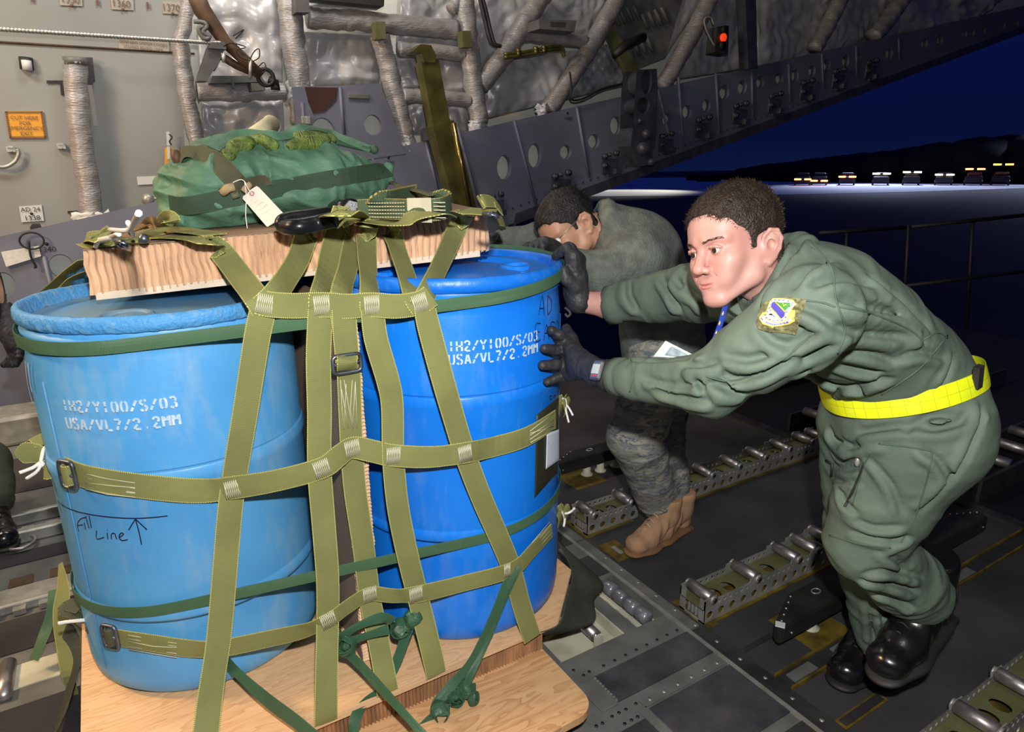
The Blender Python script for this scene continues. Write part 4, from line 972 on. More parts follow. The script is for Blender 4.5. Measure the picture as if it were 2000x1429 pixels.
for i, (px, py, m, wh) in enumerate(cars):
    d = (100+i)/float(np.hypot(*ray(px, py)[:2])); p = at_d(px, py, d); v = Vector((p.x, p.y, 0)).normalized(); s = Vector((v.y, -v.x, 0)); Rm = Matrix((s, v, Vector((0, 0, 1)))).transposed()
    base = Vector((p.x, p.y, GZ)); root = empty('parked_vehicle', base); tag(root, 'dark parked vehicle far outside, %s' % wh, 'vehicle', 'parked vehicles beyond the snow')
    z = max(.5, p.z-GZ)
    b = MB(); b.box(base+v*1.6+Vector((0, 0, .75)), (1.9, 3.4, .8), Rm, bev=.15); b.box(base+v*1.8+Vector((0, 0, 1.35)), (1.6, 1.9, .6), Rm, bev=.2); adopt(root, b.build('vehicle_body', M_CARB))
    for sd in (-1, 1):
        for e in (.35, 2.8): b = MB(); b.cyl(base+s*sd*.8+v*e+Vector((0, 0, .33)), base+s*sd*1.0+v*e+Vector((0, 0, .33)), .33, 12); adopt(root, b.build('wheel', M_SCREW))
        b = MB(); b.box(base+s*sd*(.62)-v*.14+Vector((0, 0, z)), (.85, .10, .20), Rm, bev=.04); adopt(root, b.build('lamp', m))
# loader deck waiting behind the ramp
lr = empty('cargo_loader', (4.6, 1.2, -.1)); tag(lr, 'black cargo loader deck with rollers and handrails docked behind the ramp', 'loader')
b = MB(); slab(b, 3.06, 6.4, -1.0, 3.6, -.25, -.03); adopt(lr, b.build('deck', mat('black_deck', (.008, .008, .012), .6)))
for yy in (1.29, 2.02, 2.75, .45):
    for k in range(7):
        xx = 3.14+k*.233+ (0 if yy < 1.5 else .05); b = MB(); b.cyl((xx, yy-.10, .07), (xx, yy+.10, .07), .024, 14); adopt(lr, b.build('deck_roller', M_STEEL))
    b = MB(); slab(b, 3.08, 5.0, yy-.12, yy-.105, -.03, .07); slab(b, 3.08, 5.0, yy+.105, yy+.12, -.03, .07); adopt(lr, b.build('roller_channel', M_GREYMETAL_D))
b = MB()
for px0, py0, px1, py1 in ((1600, 455, 1780, 443), (1780, 443, 2040, 416), (1560, 575, 1770, 558), (1770, 558, 2040, 525)):
    b.tube([at_d(px0, py0, 4.4), at_d(px1, py1, 4.6)], .013, 8)
for px in (1655, 1775, 1900): b.tube([at_d(px, 450-(px-1655)*.09, 4.5), at_d(px-12, 640, 4.75)], .012, 8)
adopt(lr, b.build('handrail', M_BLACKRAIL))

# ---- roller conveyors on the ramp
def conveyor(x0, yc, rollers, label, mirror=False, length=None):
    root = empty('roller_conveyor', (x0, yc, 0)); tag(root, label, 'roller conveyor', 'pierced metal roller conveyors bolted to the ramp')
    L = length or (rollers[-1]+.05); w = .104
    for sgn in (-1, 1):
        b = MB(); Y = yc+sgn*w/2; U = (1, 0, 0); V = (0, 0, 1); N = (0, sgn, 0); n = int(round(L/.0525)); cw = L/n
        for k in range(n):
            u0, u1 = k*cw, (k+1)*cw; near = min(abs((u0+u1)/2-r) for r in rollers)
            b.quad_hole([(u0, .004), (u1, .004), (u1, .052), (u0, .052)], ((u0+u1)/2, .028), .0135, .0125, (x0, Y, 0), U, V, N, .0035, 14)
            top = .078 if near > .03 else .090
            for h in range(2):
                a0, a1 = u0+h*cw/2, u0+(h+1)*cw/2
                if near > .03: b.quad_hole([(a0, .052), (a1, .052), (a1, top), (a0, top)], ((a0+a1)/2, .065), .0055, .0065, (x0, Y, 0), U, V, N, .0035, 8)
                else: b.quad_plate([(a0, .052), (a1, .052), (a1, top), (a0, top)], (x0, Y, 0), U, V, N, .0035)
        for r in rollers: b.cyl((x0+r, Y, .080), (x0+r, Y+sgn*.005, .080), .0155, 14)
        adopt(root, b.build('side_plate', M_ALU))
    b = MB(); n = int(round(L/.065)); cw = L/n
    for k in range(n):
        u0 = k*cw; near = min(abs(u0+cw/2-r) for r in rollers)
        q = [(u0, -w/2+.004), (u0+cw, -w/2+.004), (u0+cw, w/2-.004), (u0, w/2-.004)]
        if near > .035: b.quad_hole(q, (u0+cw/2, 0), .022, .026, (x0, yc, .052), (1, 0, 0), (0, 1, 0), (0, 0, 1), .003, 16)
        else: b.quad_plate(q, (x0, yc, .052), (1, 0, 0), (0, 1, 0), (0, 0, 1), .003)
    adopt(root, b.build('pierced_web', M_OLIVEPLATE))
    b = MB(); slab(b, x0, x0+.004, yc-w/2, yc-w/2+.022, 0, .085); slab(b, x0, x0+.004, yc+w/2-.022, yc+w/2, 0, .085); slab(b, x0, x0+.004, yc-w/2, yc+w/2, 0, .008)
    for k in range(4): slab(b, x0+.008, x0+.02, yc-.028+k*.015, yc-.020+k*.015, .006, .045, bev=.002)
    adopt(root, b.build('end_plate', M_ALU))
    b = MB(); slab(b, x0+.03, x0+L-.03, yc-w/2-.012, yc+w/2+.012, 0, .004); adopt(root, b.build('foot_flange', M_YELLOWPR))
    for r in rollers:
        b = MB(); b.lathe([(0, -.048), (.013, -.048), (.019, -.046), (.0195, 0), (.019, .046), (.013, .048), (0, .048)], (x0+r, yc, .081), 22, axis=(0, 1, 0)); ro = b.build('roller', M_STEEL); adopt(root, ro)
        b = MB(); b.cyl((x0+r, yc-w/2-.009, .081), (x0+r, yc+w/2+.009, .081), .0065, 8); adopt(ro, b.build('axle', M_SCREW))
    return root
rs = [.036+k*.212 for k in range(7)]
conveyor(1.428, 1.255, [.036, .245, .455, .560, .665, .875, 1.085, 1.295, 1.46], 'roller conveyor running from the floor hinge behind the green-suited man\'s legs')
conveyor(1.440, 1.868, [.036, .225], 'short two-roller conveyor beside the tan boots', length=.262)
conveyor(1.745, 1.868, [.036, .21, .385, .56, .735, .91, 1.08, 1.18], 'far roller conveyor beyond the tan boots, rust-tinted')
conveyor(1.428, .535, [.225, .436, .645, .86, 1.07, 1.28, 1.45], 'nearest roller conveyor at the bottom right corner')
# tie-down guide rails on posts
def guide(x0, x1, y0, y1, label):
    root = empty('guide_rail', ((x0+x1)/2, (y0+y1)/2, 0)); tag(root, label, 'guide rail', 'black bevelled guide rails on posts')
    b = MB(); z0, z1 = .062, .118
    pts = [(x0, y0+.006), (x0+.012, y0), (x1-.03, y0), (x1, y0+.04), (x1-.14, y1), (x0+.16, y1), (x0+.01, y0+.03)]
    b.prism([(x, y, z0) for x, y in pts], (0, 0, z1-z0)); bm = bmesh.new(); me = b.mesh('t'); bm.from_mesh(me); bmesh.ops.bevel(bm, geom=[e for e in bm.edges], offset=.004, segments=2, affect='EDGES'); bmesh.ops.recalc_face_normals(bm, faces=bm.faces[:]); bm.to_mesh(me); bm.free()
    o = link('rail_body', me, M_RUBBER); adopt(root, o)
    b = MB()
    for x in (x0+.24,):
        c = Vector((x, (y0+y1)/2+.01, z1+.0005)); b.tube([c+Vector((.016*math.cos(a), .011*math.sin(a), 0)) for a in np.linspace(0, 2*math.pi, 18, endpoint=False)], .0022, 6, closed=True)
    adopt(root, b.build('index_ring', M_ALU))
    rv = [(x0+.03+t*.12, y0+.022+t*.06, z1) for t in (0, .25, .5, .75, 1)]+[(x1-.03-t*.10, y0+.04+t*.045, z1) for t in (0, .25, .5, .75, 1)]+[(x, y0-.001, .085) for x in (x0+.05, x0+.4, x1-.06)]
    for c in rv: b = MB(); b.sphere(c, .0035, 8, 5); adopt(root, b.build('rivet', M_ALU))
    b = MB(); b.box((x0+.012, y0+.013, z1+.001), (.022, .026, .004), Matrix.Rotation(.6, 3, 'Z')); adopt(root, b.build('worn_tip', M_SIGNW))
    for x in (x0+.22, (x0+x1)/2+.12, x1-.25):
        b = MB(); b.lathe([(0, 0), (.028, 0), (.028, .006), (.018, .012), (.016, .06), (0, .06)], (x, (y0+y1)/2, 0), 18); adopt(root, b.build('post', M_CREAM))
guide(1.483, 2.70, .972, 1.068, 'black guide rail passing behind the black boots')
guide(1.55, 2.10, 2.20, 2.29, 'black guide rail between the blue drum and the camouflage trousers')
# ================================================================== CARGO
C1, C2 = (.102, 1.735), (.755, 1.54); DR = .285; ZB = .210
def hit_cyl(px, py, c, r):
    d = ray(px, py); o = CO[:2]-np.array(c); a = d[:2] @ d[:2]; b = 2*o @ d[:2]; cc = o @ o-r*r; D = b*b-4*a*cc
    t = (-b-math.sqrt(max(D, 0)))/(2*a); P = CO+d*t
    v = P[:2]-np.array(c); v *= r/np.linalg.norm(v); return Vector((c[0]+v[0], c[1]+v[1], P[2]))
def drum(c, ridges, label, body_m, rim_m, lid_m, ztop=1.108, bung=None, rot=0):
    root = empty('plastic_drum', (c[0], c[1], ZB)); tag(root, label, 'drum', 'blue plastic drums on the wooden skid')
    R = DR-.0035; prof = [(0, 0), (.235, 0), (.262, .006), (.277, .022), (.281, .05), (R, .09)]
    for zr, h in ridges:
        z = zr-ZB; prof += [(R, z-h), (R+.0035, z-h*.55), (R+.0045, z), (R+.0015, z+h*.6), (R-.001, z+h)]
    zt = ztop-ZB
    prof += [(R-.001, zt-.12), (R-.005, zt-.085), (R-.006, zt-.060), (R-.002, zt-.055), (R-.001, zt-.047), (R-.008, zt-.043), (R-.010, zt-.036)]
    b = MB(); b.lathe(prof, (c[0], c[1], ZB), 128); adopt(root, b.build('drum_body', body_m))
    rp = [(R-.010, zt-.036), (R-.003, zt-.034), (R+.003, zt-.030), (R+.005, zt-.018), (R+.004, zt-.006), (R-.001, zt), (R-.008, zt), (R-.014, zt-.006), (R-.020, zt-.030)]
    vs_b = MB(); vs_b.lathe(rp, (c[0], c[1], ZB), 256)
    if rim_m is M_RIM1:
        vs_b.v = [(x+(x-c[0])*.006*noise.noise(Vector((x*60, y*60, z*40))), y+(y-c[1])*.006*noise.noise(Vector((x*60, y*60, z*40))), z+.0016*noise.noise(Vector((x*80, y*80, z*30)))) for x, y, z in vs_b.v]
    adopt(root, vs_b.build('rim', rim_m))
    lp = [(R-.020, zt-.030), (R-.028, zt-.040), (.20, zt-.028), (.13, zt-.020), (0, zt-.018)]
    b = MB(); b.lathe(lp, (c[0], c[1], ZB), 96); adopt(root, b.build('lid', lid_m))
    for ang, rr, rad in (bung or []):
        x, y = c[0]+rr*math.cos(ang), c[1]+rr*math.sin(ang); b = MB()
        b.lathe([(rad+.014, -.012), (rad+.011, .005), (rad+.004, .008), (rad, .004), (rad-.002, -.008), (rad-.012, -.010), (rad-.014, -.004), (0, -.003)], (x, y, ztop-.022), 40); adopt(root, b.build('bung', lid_m))
    b = MB()   # mould parting line
    a0 = math.radians(rot); P = [Vector((c[0]+(R+.0012)*math.cos(a0), c[1]+(R+.0012)*math.sin(a0), z)) for z in (ZB+.06, ZB+.3, ZB+.6, ztop-.14)]
    b.tube(P, .0009, 5); adopt(root, b.build('mould_line', body_m)); return root
D1 = drum(C1, [(.765, .022), (.440, .020)], 'paler scuffed blue plastic drum on the left, marked Fill Line', M_BLUE1, M_RIM1, M_LID1, 1.114, [(math.radians(-118), .175, .044), (math.radians(62), .17, .03)], rot=-151)
D2 = drum(C2, [(.868, .020), (.528, .018)], 'brighter blue plastic drum on the right being pushed by gloved hands', M_BLUE2, M_RIM2, M_BLUE2, 1.156, [(math.radians(-20), .17, .032), (math.radians(165), .17, .032)], rot=-30)
D3 = drum((.185, 2.315), [(.765, .022), (.440, .020)], 'blue drum in the back row behind the left drum, mostly hidden', M_BLUE1, M_RIM1, M_LID1, 1.108)
D4 = drum((.76, 2.125), [(.868, .020), (.528, .018)], 'bright blue drum in the back row behind the right drum, mostly hidden', M_BLUE2, M_RIM2, M_BLUE2, 1.148)
# raised lid crescent and dirt patch on the right drum
b = MB(); n = 26; vs = []
for i in range(n+1):
    a = math.radians(-60+i*4.4); 
    for r_, z in ((.262, -.004), (.250, .010), (.205, .012), (.185, -.012)): vs.append((C2[0]+r_*math.cos(a), C2[1]+r_*math.sin(a), 1.130+z))
fs = []
for i in range(n):
    for k in range(3): fs.append((i*4+k, i*4+k+1, (i+1)*4+k+1, (i+1)*4+k))
    fs.append((i*4+3, i*4, (i+1)*4, (i+1)*4+3))
fs += [(0, 1, 2, 3), (n*4+3, n*4+2, n*4+1, n*4)]
b.add(vs, fs, smooth=False); adopt(D2, b.build('lid_shelf', M_BLUE2))
def on_cyl_text(c, r, ang0, z0, strokes, h, w_line, name, m, parent, tilt=0.0, label=None):
    """strokes: polylines in text units (x right, y up, 1 = letter height) painted on a cylinder"""
    b = MB()
    for st in strokes:
        pts = []
        for (x, y) in st:
            X, Yv = x*h, y*h+tilt*x*h; a = ang0+X/r; pts.append((Vector((c[0]+r*math.cos(a), c[1]+r*math.sin(a), z0+Yv)), Vector((math.cos(a), math.sin(a), 0))))
        # densify
        P = []; 
        for i in range(len(pts)-1):
            k = max(1, int((pts[i+1][0]-pts[i][0]).length/.006))
            for j in range(k):
                t = j/k; nn = pts[i][1].lerp(pts[i+1][1], t).normalized(); q = pts[i][0].lerp(pts[i+1][0], t); zz = q.z; P.append((Vector((c[0]+r*nn.x, c[1]+r*nn.y, zz)), nn))
        P.append(pts[-1])
        ribbon(b, [p[0] for p in P], [tuple(p[1]) for p in P], w_line, .0006, 1, cols=1)
    o = b.build(name, m); adopt(parent, o)
    if label: o['label'] = label
    return o
def seg(*a): return list(a)
ST = {  # stencil letters: strokes with bridges, box .62 wide, 1 high
 '1': [[(.3, 0), (.3, .42)], [(.3, .55), (.3, 1)]],
 'H': [[(.05, 0), (.05, .45)], [(.05, .55), (.05, 1)], [(.55, 0), (.55, .45)], [(.55, .55), (.55, 1)], [(.2, .5), (.45, .5)]],
 '2': [[(.03, .78), (.12, .95), (.3, 1), (.48, .92), (.52, .75), (.42, .56)], [(.34, .46), (.12, .22), (.05, .03)], [(.15, .0), (.58, .0)]],
 '/': [[(.02, 0), (.22, .38)], [(.28, .5), (.56, 1)]],
 'Y': [[(.02, 1), (.25, .58)], [(.6, 1), (.37, .58)], [(.31, .48), (.31, 0)]],
 '0': [[(.22, .98), (.1, .85), (.05, .5), (.1, .15), (.22, .02)], [(.38, .98), (.5, .85), (.55, .5), (.5, .15), (.38, .02)]],
 'S': [[(.55, .85), (.42, .98), (.36, 1)], [(.24, 1), (.08, .9), (.05, .72), (.2, .58), (.28, .53)], [(.36, .48), (.52, .36), (.54, .18), (.44, .03), (.36, 0)], [(.24, 0), (.12, .04), (.04, .16)]],
 '3': [[(.06, .86), (.2, 1), (.4, .98), (.52, .8), (.46, .6)], [(.38, .52), (.52, .36), (.52, .16), (.42, .03)], [(.3, 0), (.14, .03), (.05, .16)]],
 'U': [[(.05, 1), (.05, .25), (.14, .05), (.24, 0)], [(.55, 1), (.55, .25), (.46, .05), (.36, 0)]],
 'A': [[(.04, 0), (.26, .95)], [(.56, 0), (.34, .95)], [(.2, .33), (.42, .33)]],
 'V': [[(.03, 1), (.27, .05)], [(.57, 1), (.35, .05)]],
 'L': [[(.08, 1), (.08, .1)], [(.16, 0), (.56, 0)]],
 '7': [[(.03, 1), (.48, 1)], [(.56, .92), (.36, .5)], [(.32, .4), (.18, 0)]],
 '.': [[(.24, .05), (.32, .05)]],
 'M': [[(.04, 0), (.04, 1)], [(.12, .92), (.28, .55)], [(.34, .55), (.5, .92)], [(.58, 0), (.58, 1)]]}
def stencil(txt, adv=.80):
    out = []
    for i, ch in enumerate(txt):
        for st in ST[ch]: out.append([(x+i*adv, y) for x, y in st])
    return out
T1, T2 = '1H2/Y100/S/03', 'USA/VL7/2.2MM'
hh = .0225
on_cyl_text(C1, DR+.0012, math.radians(-140), .9225, stencil(T1), hh, .0048, 'stencil_lettering', M_PAINT, D1, -.004)
on_cyl_text(C1, DR+.0012, math.radians(-140), .884, stencil(T2), hh, .0048, 'stencil_lettering', M_PAINT, D1, -.004)
on_cyl_text(C2, DR+.0012, math.radians(-118.5), .995, stencil(T1), hh, .0044, 'stencil_lettering', M_PAINT, D2, 0)
on_cyl_text(C2, DR+.0012, math.radians(-118.5), .965, stencil(T2), hh, .0044, 'stencil_lettering', M_PAINT, D2, 0)
# handwriting, traced as strokes on the drum
def hand(c, parent, polys, w=.0022, name='marker_writing', m=M_MARKER):
    b = MB()
    for pl in polys:
        P = [hit_cyl(x, y, c, DR+.0012) for x, y in pl]; N = [tuple((p-Vector((c[0], c[1], p.z))).normalized()) for p in P]
        ribbon(b, P, N, w, .0006, 3, cols=1)
    adopt(parent, b.build(name, m))
q5 = lambda L: [[(x/2.857, 929+y/2.857) for x, y in st] for st in L]
hand(C1, D1, q5([[(322, 135), (350, 165), (420, 195), (520, 218), (640, 232), (750, 237), (850, 232), (935, 223)], [(322, 135), (345, 205)],
  [(440, 312), (432, 270), (450, 240), (478, 232)], [(432, 278), (462, 272)], [(470, 262), (478, 300)], [(478, 225), (497, 292)], [(497, 222), (510, 290)],
  [(540, 305), (540, 352), (580, 342)], [(598, 318), (602, 352)], [(598, 300), (600, 303)], [(622, 352), (622, 325), (640, 322), (650, 352)], [(664, 345), (690, 325), (676, 318), (664, 340), (680, 360), (712, 355)],
  [(790, 383), (775, 310), (755, 240)], [(718, 302), (755, 240)], [(820, 300), (755, 240)]]))
q6 = lambda L: [[(1020+x/4.4636, 460+y/4.4636) for x, y in st] for st in L]
hand(C2, D2, q6([[(145, 690), (175, 515), (193, 692)], [(152, 632), (192, 630)], [(222, 690), (222, 520)], [(222, 520), (255, 560), (255, 640), (222, 690)],
  [(160, 765), (118, 775), (118, 920), (160, 905)], [(118, 842), (150, 838)], [(190, 905), (212, 770), (232, 900)], [(195, 850), (228, 848)], [(250, 905), (250, 760), (285, 755)], [(250, 830), (280, 826)], [(292, 900), (296, 755), (318, 765), (315, 815), (298, 828), (318, 840), (316, 890), (292, 900)],
  [(262, 1395), (240, 1400), (245, 1425), (265, 1420)], [(275, 1425), (278, 1390), (292, 1395), (280, 1408)], [(300, 1418), (302, 1385), (318, 1380)]]), .0017)
hand(C1, D1, [[(49, 706), (53, 745), (60, 775), (64, 788)], [(54, 708), (58, 745), (62, 765)]], .004, 'marker_writing', mat('light_blue_crayon', (.30, .50, .80), .6))
# dark document pouch and paper taped to the right drum
def cyl_patch(c, r, quad, name, m, parent, t=.0015, n=10, label=None):
    b = MB(); vs = []; fs = []
    for side in (0, 1):
        for j in range(n+1):
            for i in range(n+1):
                u, v = i/n, j/n; x = (quad[0][0]*(1-u)+quad[1][0]*u)*(1-v)+(quad[3][0]*(1-u)+quad[2][0]*u)*v; y = (quad[0][1]*(1-u)+quad[1][1]*u)*(1-v)+(quad[3][1]*(1-u)+quad[2][1]*u)*v
                vs.append(hit_cyl(x, y, c, r-(t if side else 0)))
    w = n+1; o_ = w*w
    for j in range(n):
        for i in range(n): fs += [(j*w+i, j*w+i+1, (j+1)*w+i+1, (j+1)*w+i), (o_+j*w+i, o_+(j+1)*w+i, o_+(j+1)*w+i+1, o_+j*w+i+1)]
    for i in range(n): fs += [(i, o_+i, o_+i+1, i+1), (n*w+i, n*w+i+1, o_+n*w+i+1, o_+n*w+i), (i*w, (i+1)*w, o_+(i+1)*w, o_+i*w), (i*w+n, o_+i*w+n, o_+(i+1)*w+n, (i+1)*w+n)]
    b.add(vs, fs, smooth=True); o = b.build(name, m)
    if parent is not None: adopt(parent, o)
    if label: o['label'] = label
    return o
pouch = cyl_patch(C2, DR+.004, [(1048, 810), (1091, 775), (1090, 920), (1044, 972)], 'document_pouch', mat('dark_olive_tape', (.030, .030, .018), .45), None)
tag(pouch, 'dark olive taped pouch on the right side of the bright blue drum', 'pouch')
cyl_patch(C2, DR+.0065, [(1068, 846), (1092, 838), (1092, 898), (1066, 916)], 'paper_label', mat('white_paper', (.62, .68, .78), .6), pouch)
b = MB()
for k, (x, y) in enumerate(((1071, 862), (1076, 868), (1080, 862), (1083, 870))):
    P = [hit_cyl(x-1, y, C2, DR+.0078), hit_cyl(x+1, y+5, C2, DR+.0078), hit_cyl(x, y+9, C2, DR+.0078)]; ribbon(b, P, [tuple((p-Vector((C2[0], C2[1], p.z))).normalized()) for p in P], .001, .0004, 2, cols=1)
adopt(pouch, b.build('handwriting', M_INK))

# ---- skid: lower board, honeycomb pad, plywood deck; divider; top board and honeycomb
def board(name, outline, z0, z1, m, label, cat, edge=None, bev=.0):
    b = MB(); b.prism([(x, y, z0) for x, y in outline], (0, 0, z1-z0)); o = b.build(name, m); tag(o, label, cat); return o
lb = []
for (cx_, cy_, a0) in ((.80, 1.075, -90), (.80, 2.45, 0), (-.13, 2.45, 90), (-.13, 1.075, 180)):
    for k in range(7): a = math.radians(a0+k*15); lb.append((cx_+.058*math.cos(a), cy_+.058*math.sin(a)))
lb = [(x, y) for x, y in lb]
base = board('base_board', lb, .101, .121, M_PLY2, 'rounded-corner plywood base board lying on the floor rollers under the honeycomb', 'board')
deck_out = [(-.205, 1.60), (-.205, 1.40), (-.06, 1.243), (.895, 1.243), (1.065, 1.415), (1.065, 2.50), (.93, 2.60), (-.06, 2.60), (-.205, 2.46)]
deck = board('plywood_deck', deck_out, .190, .2095, M_PLY, 'light plywood skid deck carrying the blue drums', 'board')
b = MB()
off = [(-.206, 1.60), (-.206, 1.40), (-.06, 1.2415), (.895, 1.2415), (1.0665, 1.415), (1.0665, 2.50)]
for i in range(len(off)-1):
    p, q = Vector((*off[i], 0)), Vector((*off[i+1], 0))
    for zz in (.1945, .2005, .2065): b.prism([p+Vector((0, 0, zz)), q+Vector((0, 0, zz)), q+Vector((0, 0, zz+.0028)), p+Vector((0, 0, zz+.0028))], (0, .0012, 0))
adopt(deck, b.build('ply_edge', M_PLYEDGE))
def honeycomb(name, x0, x1, yf, z0, z1, y1, m, label, pitch=.0085, amp=.0035, right=None, seed=0, ragged=0):
    """cardboard honeycomb slab: solid body with an open-cell front edge of vertical flutes"""
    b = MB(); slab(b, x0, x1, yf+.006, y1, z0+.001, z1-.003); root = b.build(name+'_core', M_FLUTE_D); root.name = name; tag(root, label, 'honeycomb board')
    b = MB(); slab(b, x0-.002, x1+.002, yf-.004, y1+.002, z1-.003, z1); f = b.build('face_sheet', M_CARDTOP); adopt(root, f)
    def flutes(a, c, nrm):
        a, c, nrm = Vector(a), Vector(c), Vector(nrm); L = (c-a).length; n = int(L/pitch*2); vs = []; fs = []; rows = 7 if ragged else 3
        for i in range(n+1):
            t = i/n; p = a.lerp(c, t)
            for j in range(rows):
                v = j/(rows-1); z = z0+(z1-.003-z0)*v
                o_ = amp*(1 if i % 2 else -1)+(.0045*noise.noise(Vector((t*L*30+seed, v*2.2, 0)))+.004*noise.noise(Vector((t*L*9+seed, v*3, 3))) if ragged else 0)
                sh = (.006*noise.noise(Vector((t*L*14, v*2.5, seed+9)))) if ragged else .001*noise.noise(Vector((i*.7, v*2, seed)))
                if ragged and j == 0: z -= .006+.010*noise.noise(Vector((t*L*12, seed, 5)))
                q = p+nrm*o_+(c-a).normalized()*sh; vs.append((q.x, q.y, z))
        for i in range(n):
            for j in range(rows-1): fs.append((i*rows+j, (i+1)*rows+j, (i+1)*rows+j+1, i*rows+j+1))
        k = len(vs); back = [(x-nrm.x*.012, y-nrm.y*.012, z) for x, y, z in vs]; bfs = [tuple(k+i for i in f[::-1]) for f in fs]
        b2 = MB(); b2.add(vs+back, fs+bfs); o_ = b2.build('torn_edge' if ragged else 'fluted_edge', m, fix=False); adopt(root, o_)
    flutes((x0, yf, 0), (x1, yf, 0), (0, -1, 0))
    flutes((x1, yf, 0), (x1, y1, 0), (1, 0, 0)) if right else None
    flutes((x0, y1, 0), (x0, yf, 0), (-1, 0, 0)) if right else None
    return root
honeycomb('honeycomb_pad', -.15, .855, 1.262, .121, .190, 2.45, mat('brown_flutes', (.36, .19, .09), .85, var=.3, vscale=40, stretch=(1, 1, .2)), 'brown honeycomb pad sandwiched between the plywood deck and the base board', pitch=.0095, amp=.004, right=True, seed=3)
# divider between the drums (flutes run the other way: horizontal tears)
b = MB(); slab(b, .392, .442, 1.368, 2.03, .2105, 1.090); dv = b.build('divider_board', M_CARDTOP); tag(dv, 'upright honeycomb divider standing between the two front drums', 'honeycomb board')
b = MB(); vs = []; fs = []; n = 190; cols = 5
for i in range(n+1):
    z = .212+(1.088-.212)*i/n
    for j in range(cols):
        u = j/(cols-1); o_ = .0042*(1 if i % 2 else -1)*(.6+.4*noise.noise(Vector((z*20, u*3, 0))))+.004*noise.noise(Vector((z*30, u*2, 2)))
        vs.append((.392+.050*u+.0035*noise.noise(Vector((z*25, u*4, 8))), 1.362-o_, z+.004*noise.noise(Vector((u*3, z*18, 4)))))
for i in range(n):
    for j in range(cols-1): fs.append((i*cols+j, i*cols+j+1, (i+1)*cols+j+1, (i+1)*cols+j))
k = len(vs); b.add(vs+[(x, y+.008, z) for x, y, z in vs], fs+[tuple(k+i for i in f[::-1]) for f in fs]); adopt(dv, b.build('torn_edge', M_FLUTE, fix=False))
# top slab frame: turned a little to the drums and climbing towards the taller right drum
TOPZ = 1.228; SA = Vector((-.034, 1.672, 1.1165)); SU = Vector((.875, -.200, .0)).normalized(); SV = Vector((-SU.y, SU.x, 0)); SL = .885; SG = (.0600, -.0100)
def slab_z(x, y, base): return base+SG[0]*(x-SA.x)+SG[1]*(y-SA.y)
def at_tp(px, py, z):
    """point on the slab's (tilted) top, z counted as if the slab were level at TOPZ on its left end"""
    d = ray(px, py); k = z-TOPZ+1.226; t = (k+SG[0]*(CO[0]-SA.x)+SG[1]*(CO[1]-SA.y)-CO[2])/(d[2]-SG[0]*d[0]-SG[1]*d[1]); return Vector(CO+d*t)
def at_sf(px, py, off=.0):
    d = Vector(ray(px, py)); o = Vector(CO); n = -SV; t = ((SA+n*off)-o).dot(n)/d.dot(n); return o+d*t
def to_slab(mesh_obj):
    """move a mesh built level in slab axes (x along SU, y along SV, z up from the drum tops) into place"""
    for v in mesh_obj.data.vertices:
        x, y, z = v.co; p = SA+SU*x+SV*y; v.co = (p.x, p.y, slab_z(p.x, p.y, SA.z)+z)
tb = board('top_board', [(.006, .004), (SL-.02, .004), (SL-.02, .62), (.006, .62)], .0, .0155, M_WOODLIGHT, 'pale wooden board on the drum tops under the thick honeycomb slab', 'board'); to_slab(tb)
top = honeycomb('top_honeycomb', 0, SL, .006, .016, .1095, .62, M_FLUTE, 'thick torn honeycomb slab on top of the drums, strapped down by the net', pitch=.0145, amp=.0050, right=True, seed=11, ragged=1)
to_slab(top)
for k_ in top.children: to_slab(k_)
# ---- dark canvas hanging out at the sides of the skid
def sheet(name, P, m, label, cat, th=.0025, n=8, parent=None):
    """P: grid rows of control points"""
    R_ = [bez([tuple(p) for p in row], n) for row in P]; C_ = list(zip(*R_)); G = [bez([tuple(q) for q in col], n) for col in C_]
    nu, nv = len(G), len(G[0]); vs = [tuple(G[i][j]) for i in range(nu) for j in range(nv)]; fs = []
    for i in range(nu-1):
        for j in range(nv-1): fs.append((i*nv+j, (i+1)*nv+j, (i+1)*nv+j+1, i*nv+j+1))
    b = MB(); b.add(vs, fs, smooth=True); me = b.mesh(name); o = link(name, me, m); mod = o.modifiers.new('thickness', 'SOLIDIFY'); mod.thickness = th; mod.offset = 0
    if label: tag(o, label, cat)
    if parent is not None: adopt(parent, o)
    return o
sheet('canvas_sheet', [[at_z(1086, 1052, .212), at_z(1116, 1116, .206), at_z(1104, 1170, .203), at_z(1092, 1217, .200), at_z(1050, 1236, .197)], [at_z(1118, 1082, .18), at_z(1148, 1128, .16), at_z(1132, 1172, .13), at_z(1112, 1222, .13), at_z(1062, 1240, .14)],
   [at_z(1142, 1102, .12), at_z(1178, 1142, .09), at_z(1160, 1172, .05), at_z(1160, 1214, .06), at_z(1100, 1236, .09)]],
   M_CANVAS, 'dark olive canvas sheet hanging out at the right corner of the skid', 'canvas')
sheet('canvas_sheet', [[(-.205, 1.42, .205), (-.207, 1.6, .205), (-.207, 1.9, .205)], [at_z(160, 1300, .19), at_z(178, 1240, .19), (-.24, 1.95, .2)], [at_z(128, 1390, .10), at_z(150, 1290, .12), (-.27, 1.95, .12)], [at_z(95, 1460, .02), at_z(125, 1360, .02), (-.27, 1.95, .02)]],
   M_CANVAS, 'dark olive canvas sheet hanging out at the left corner of the skid', 'canvas')

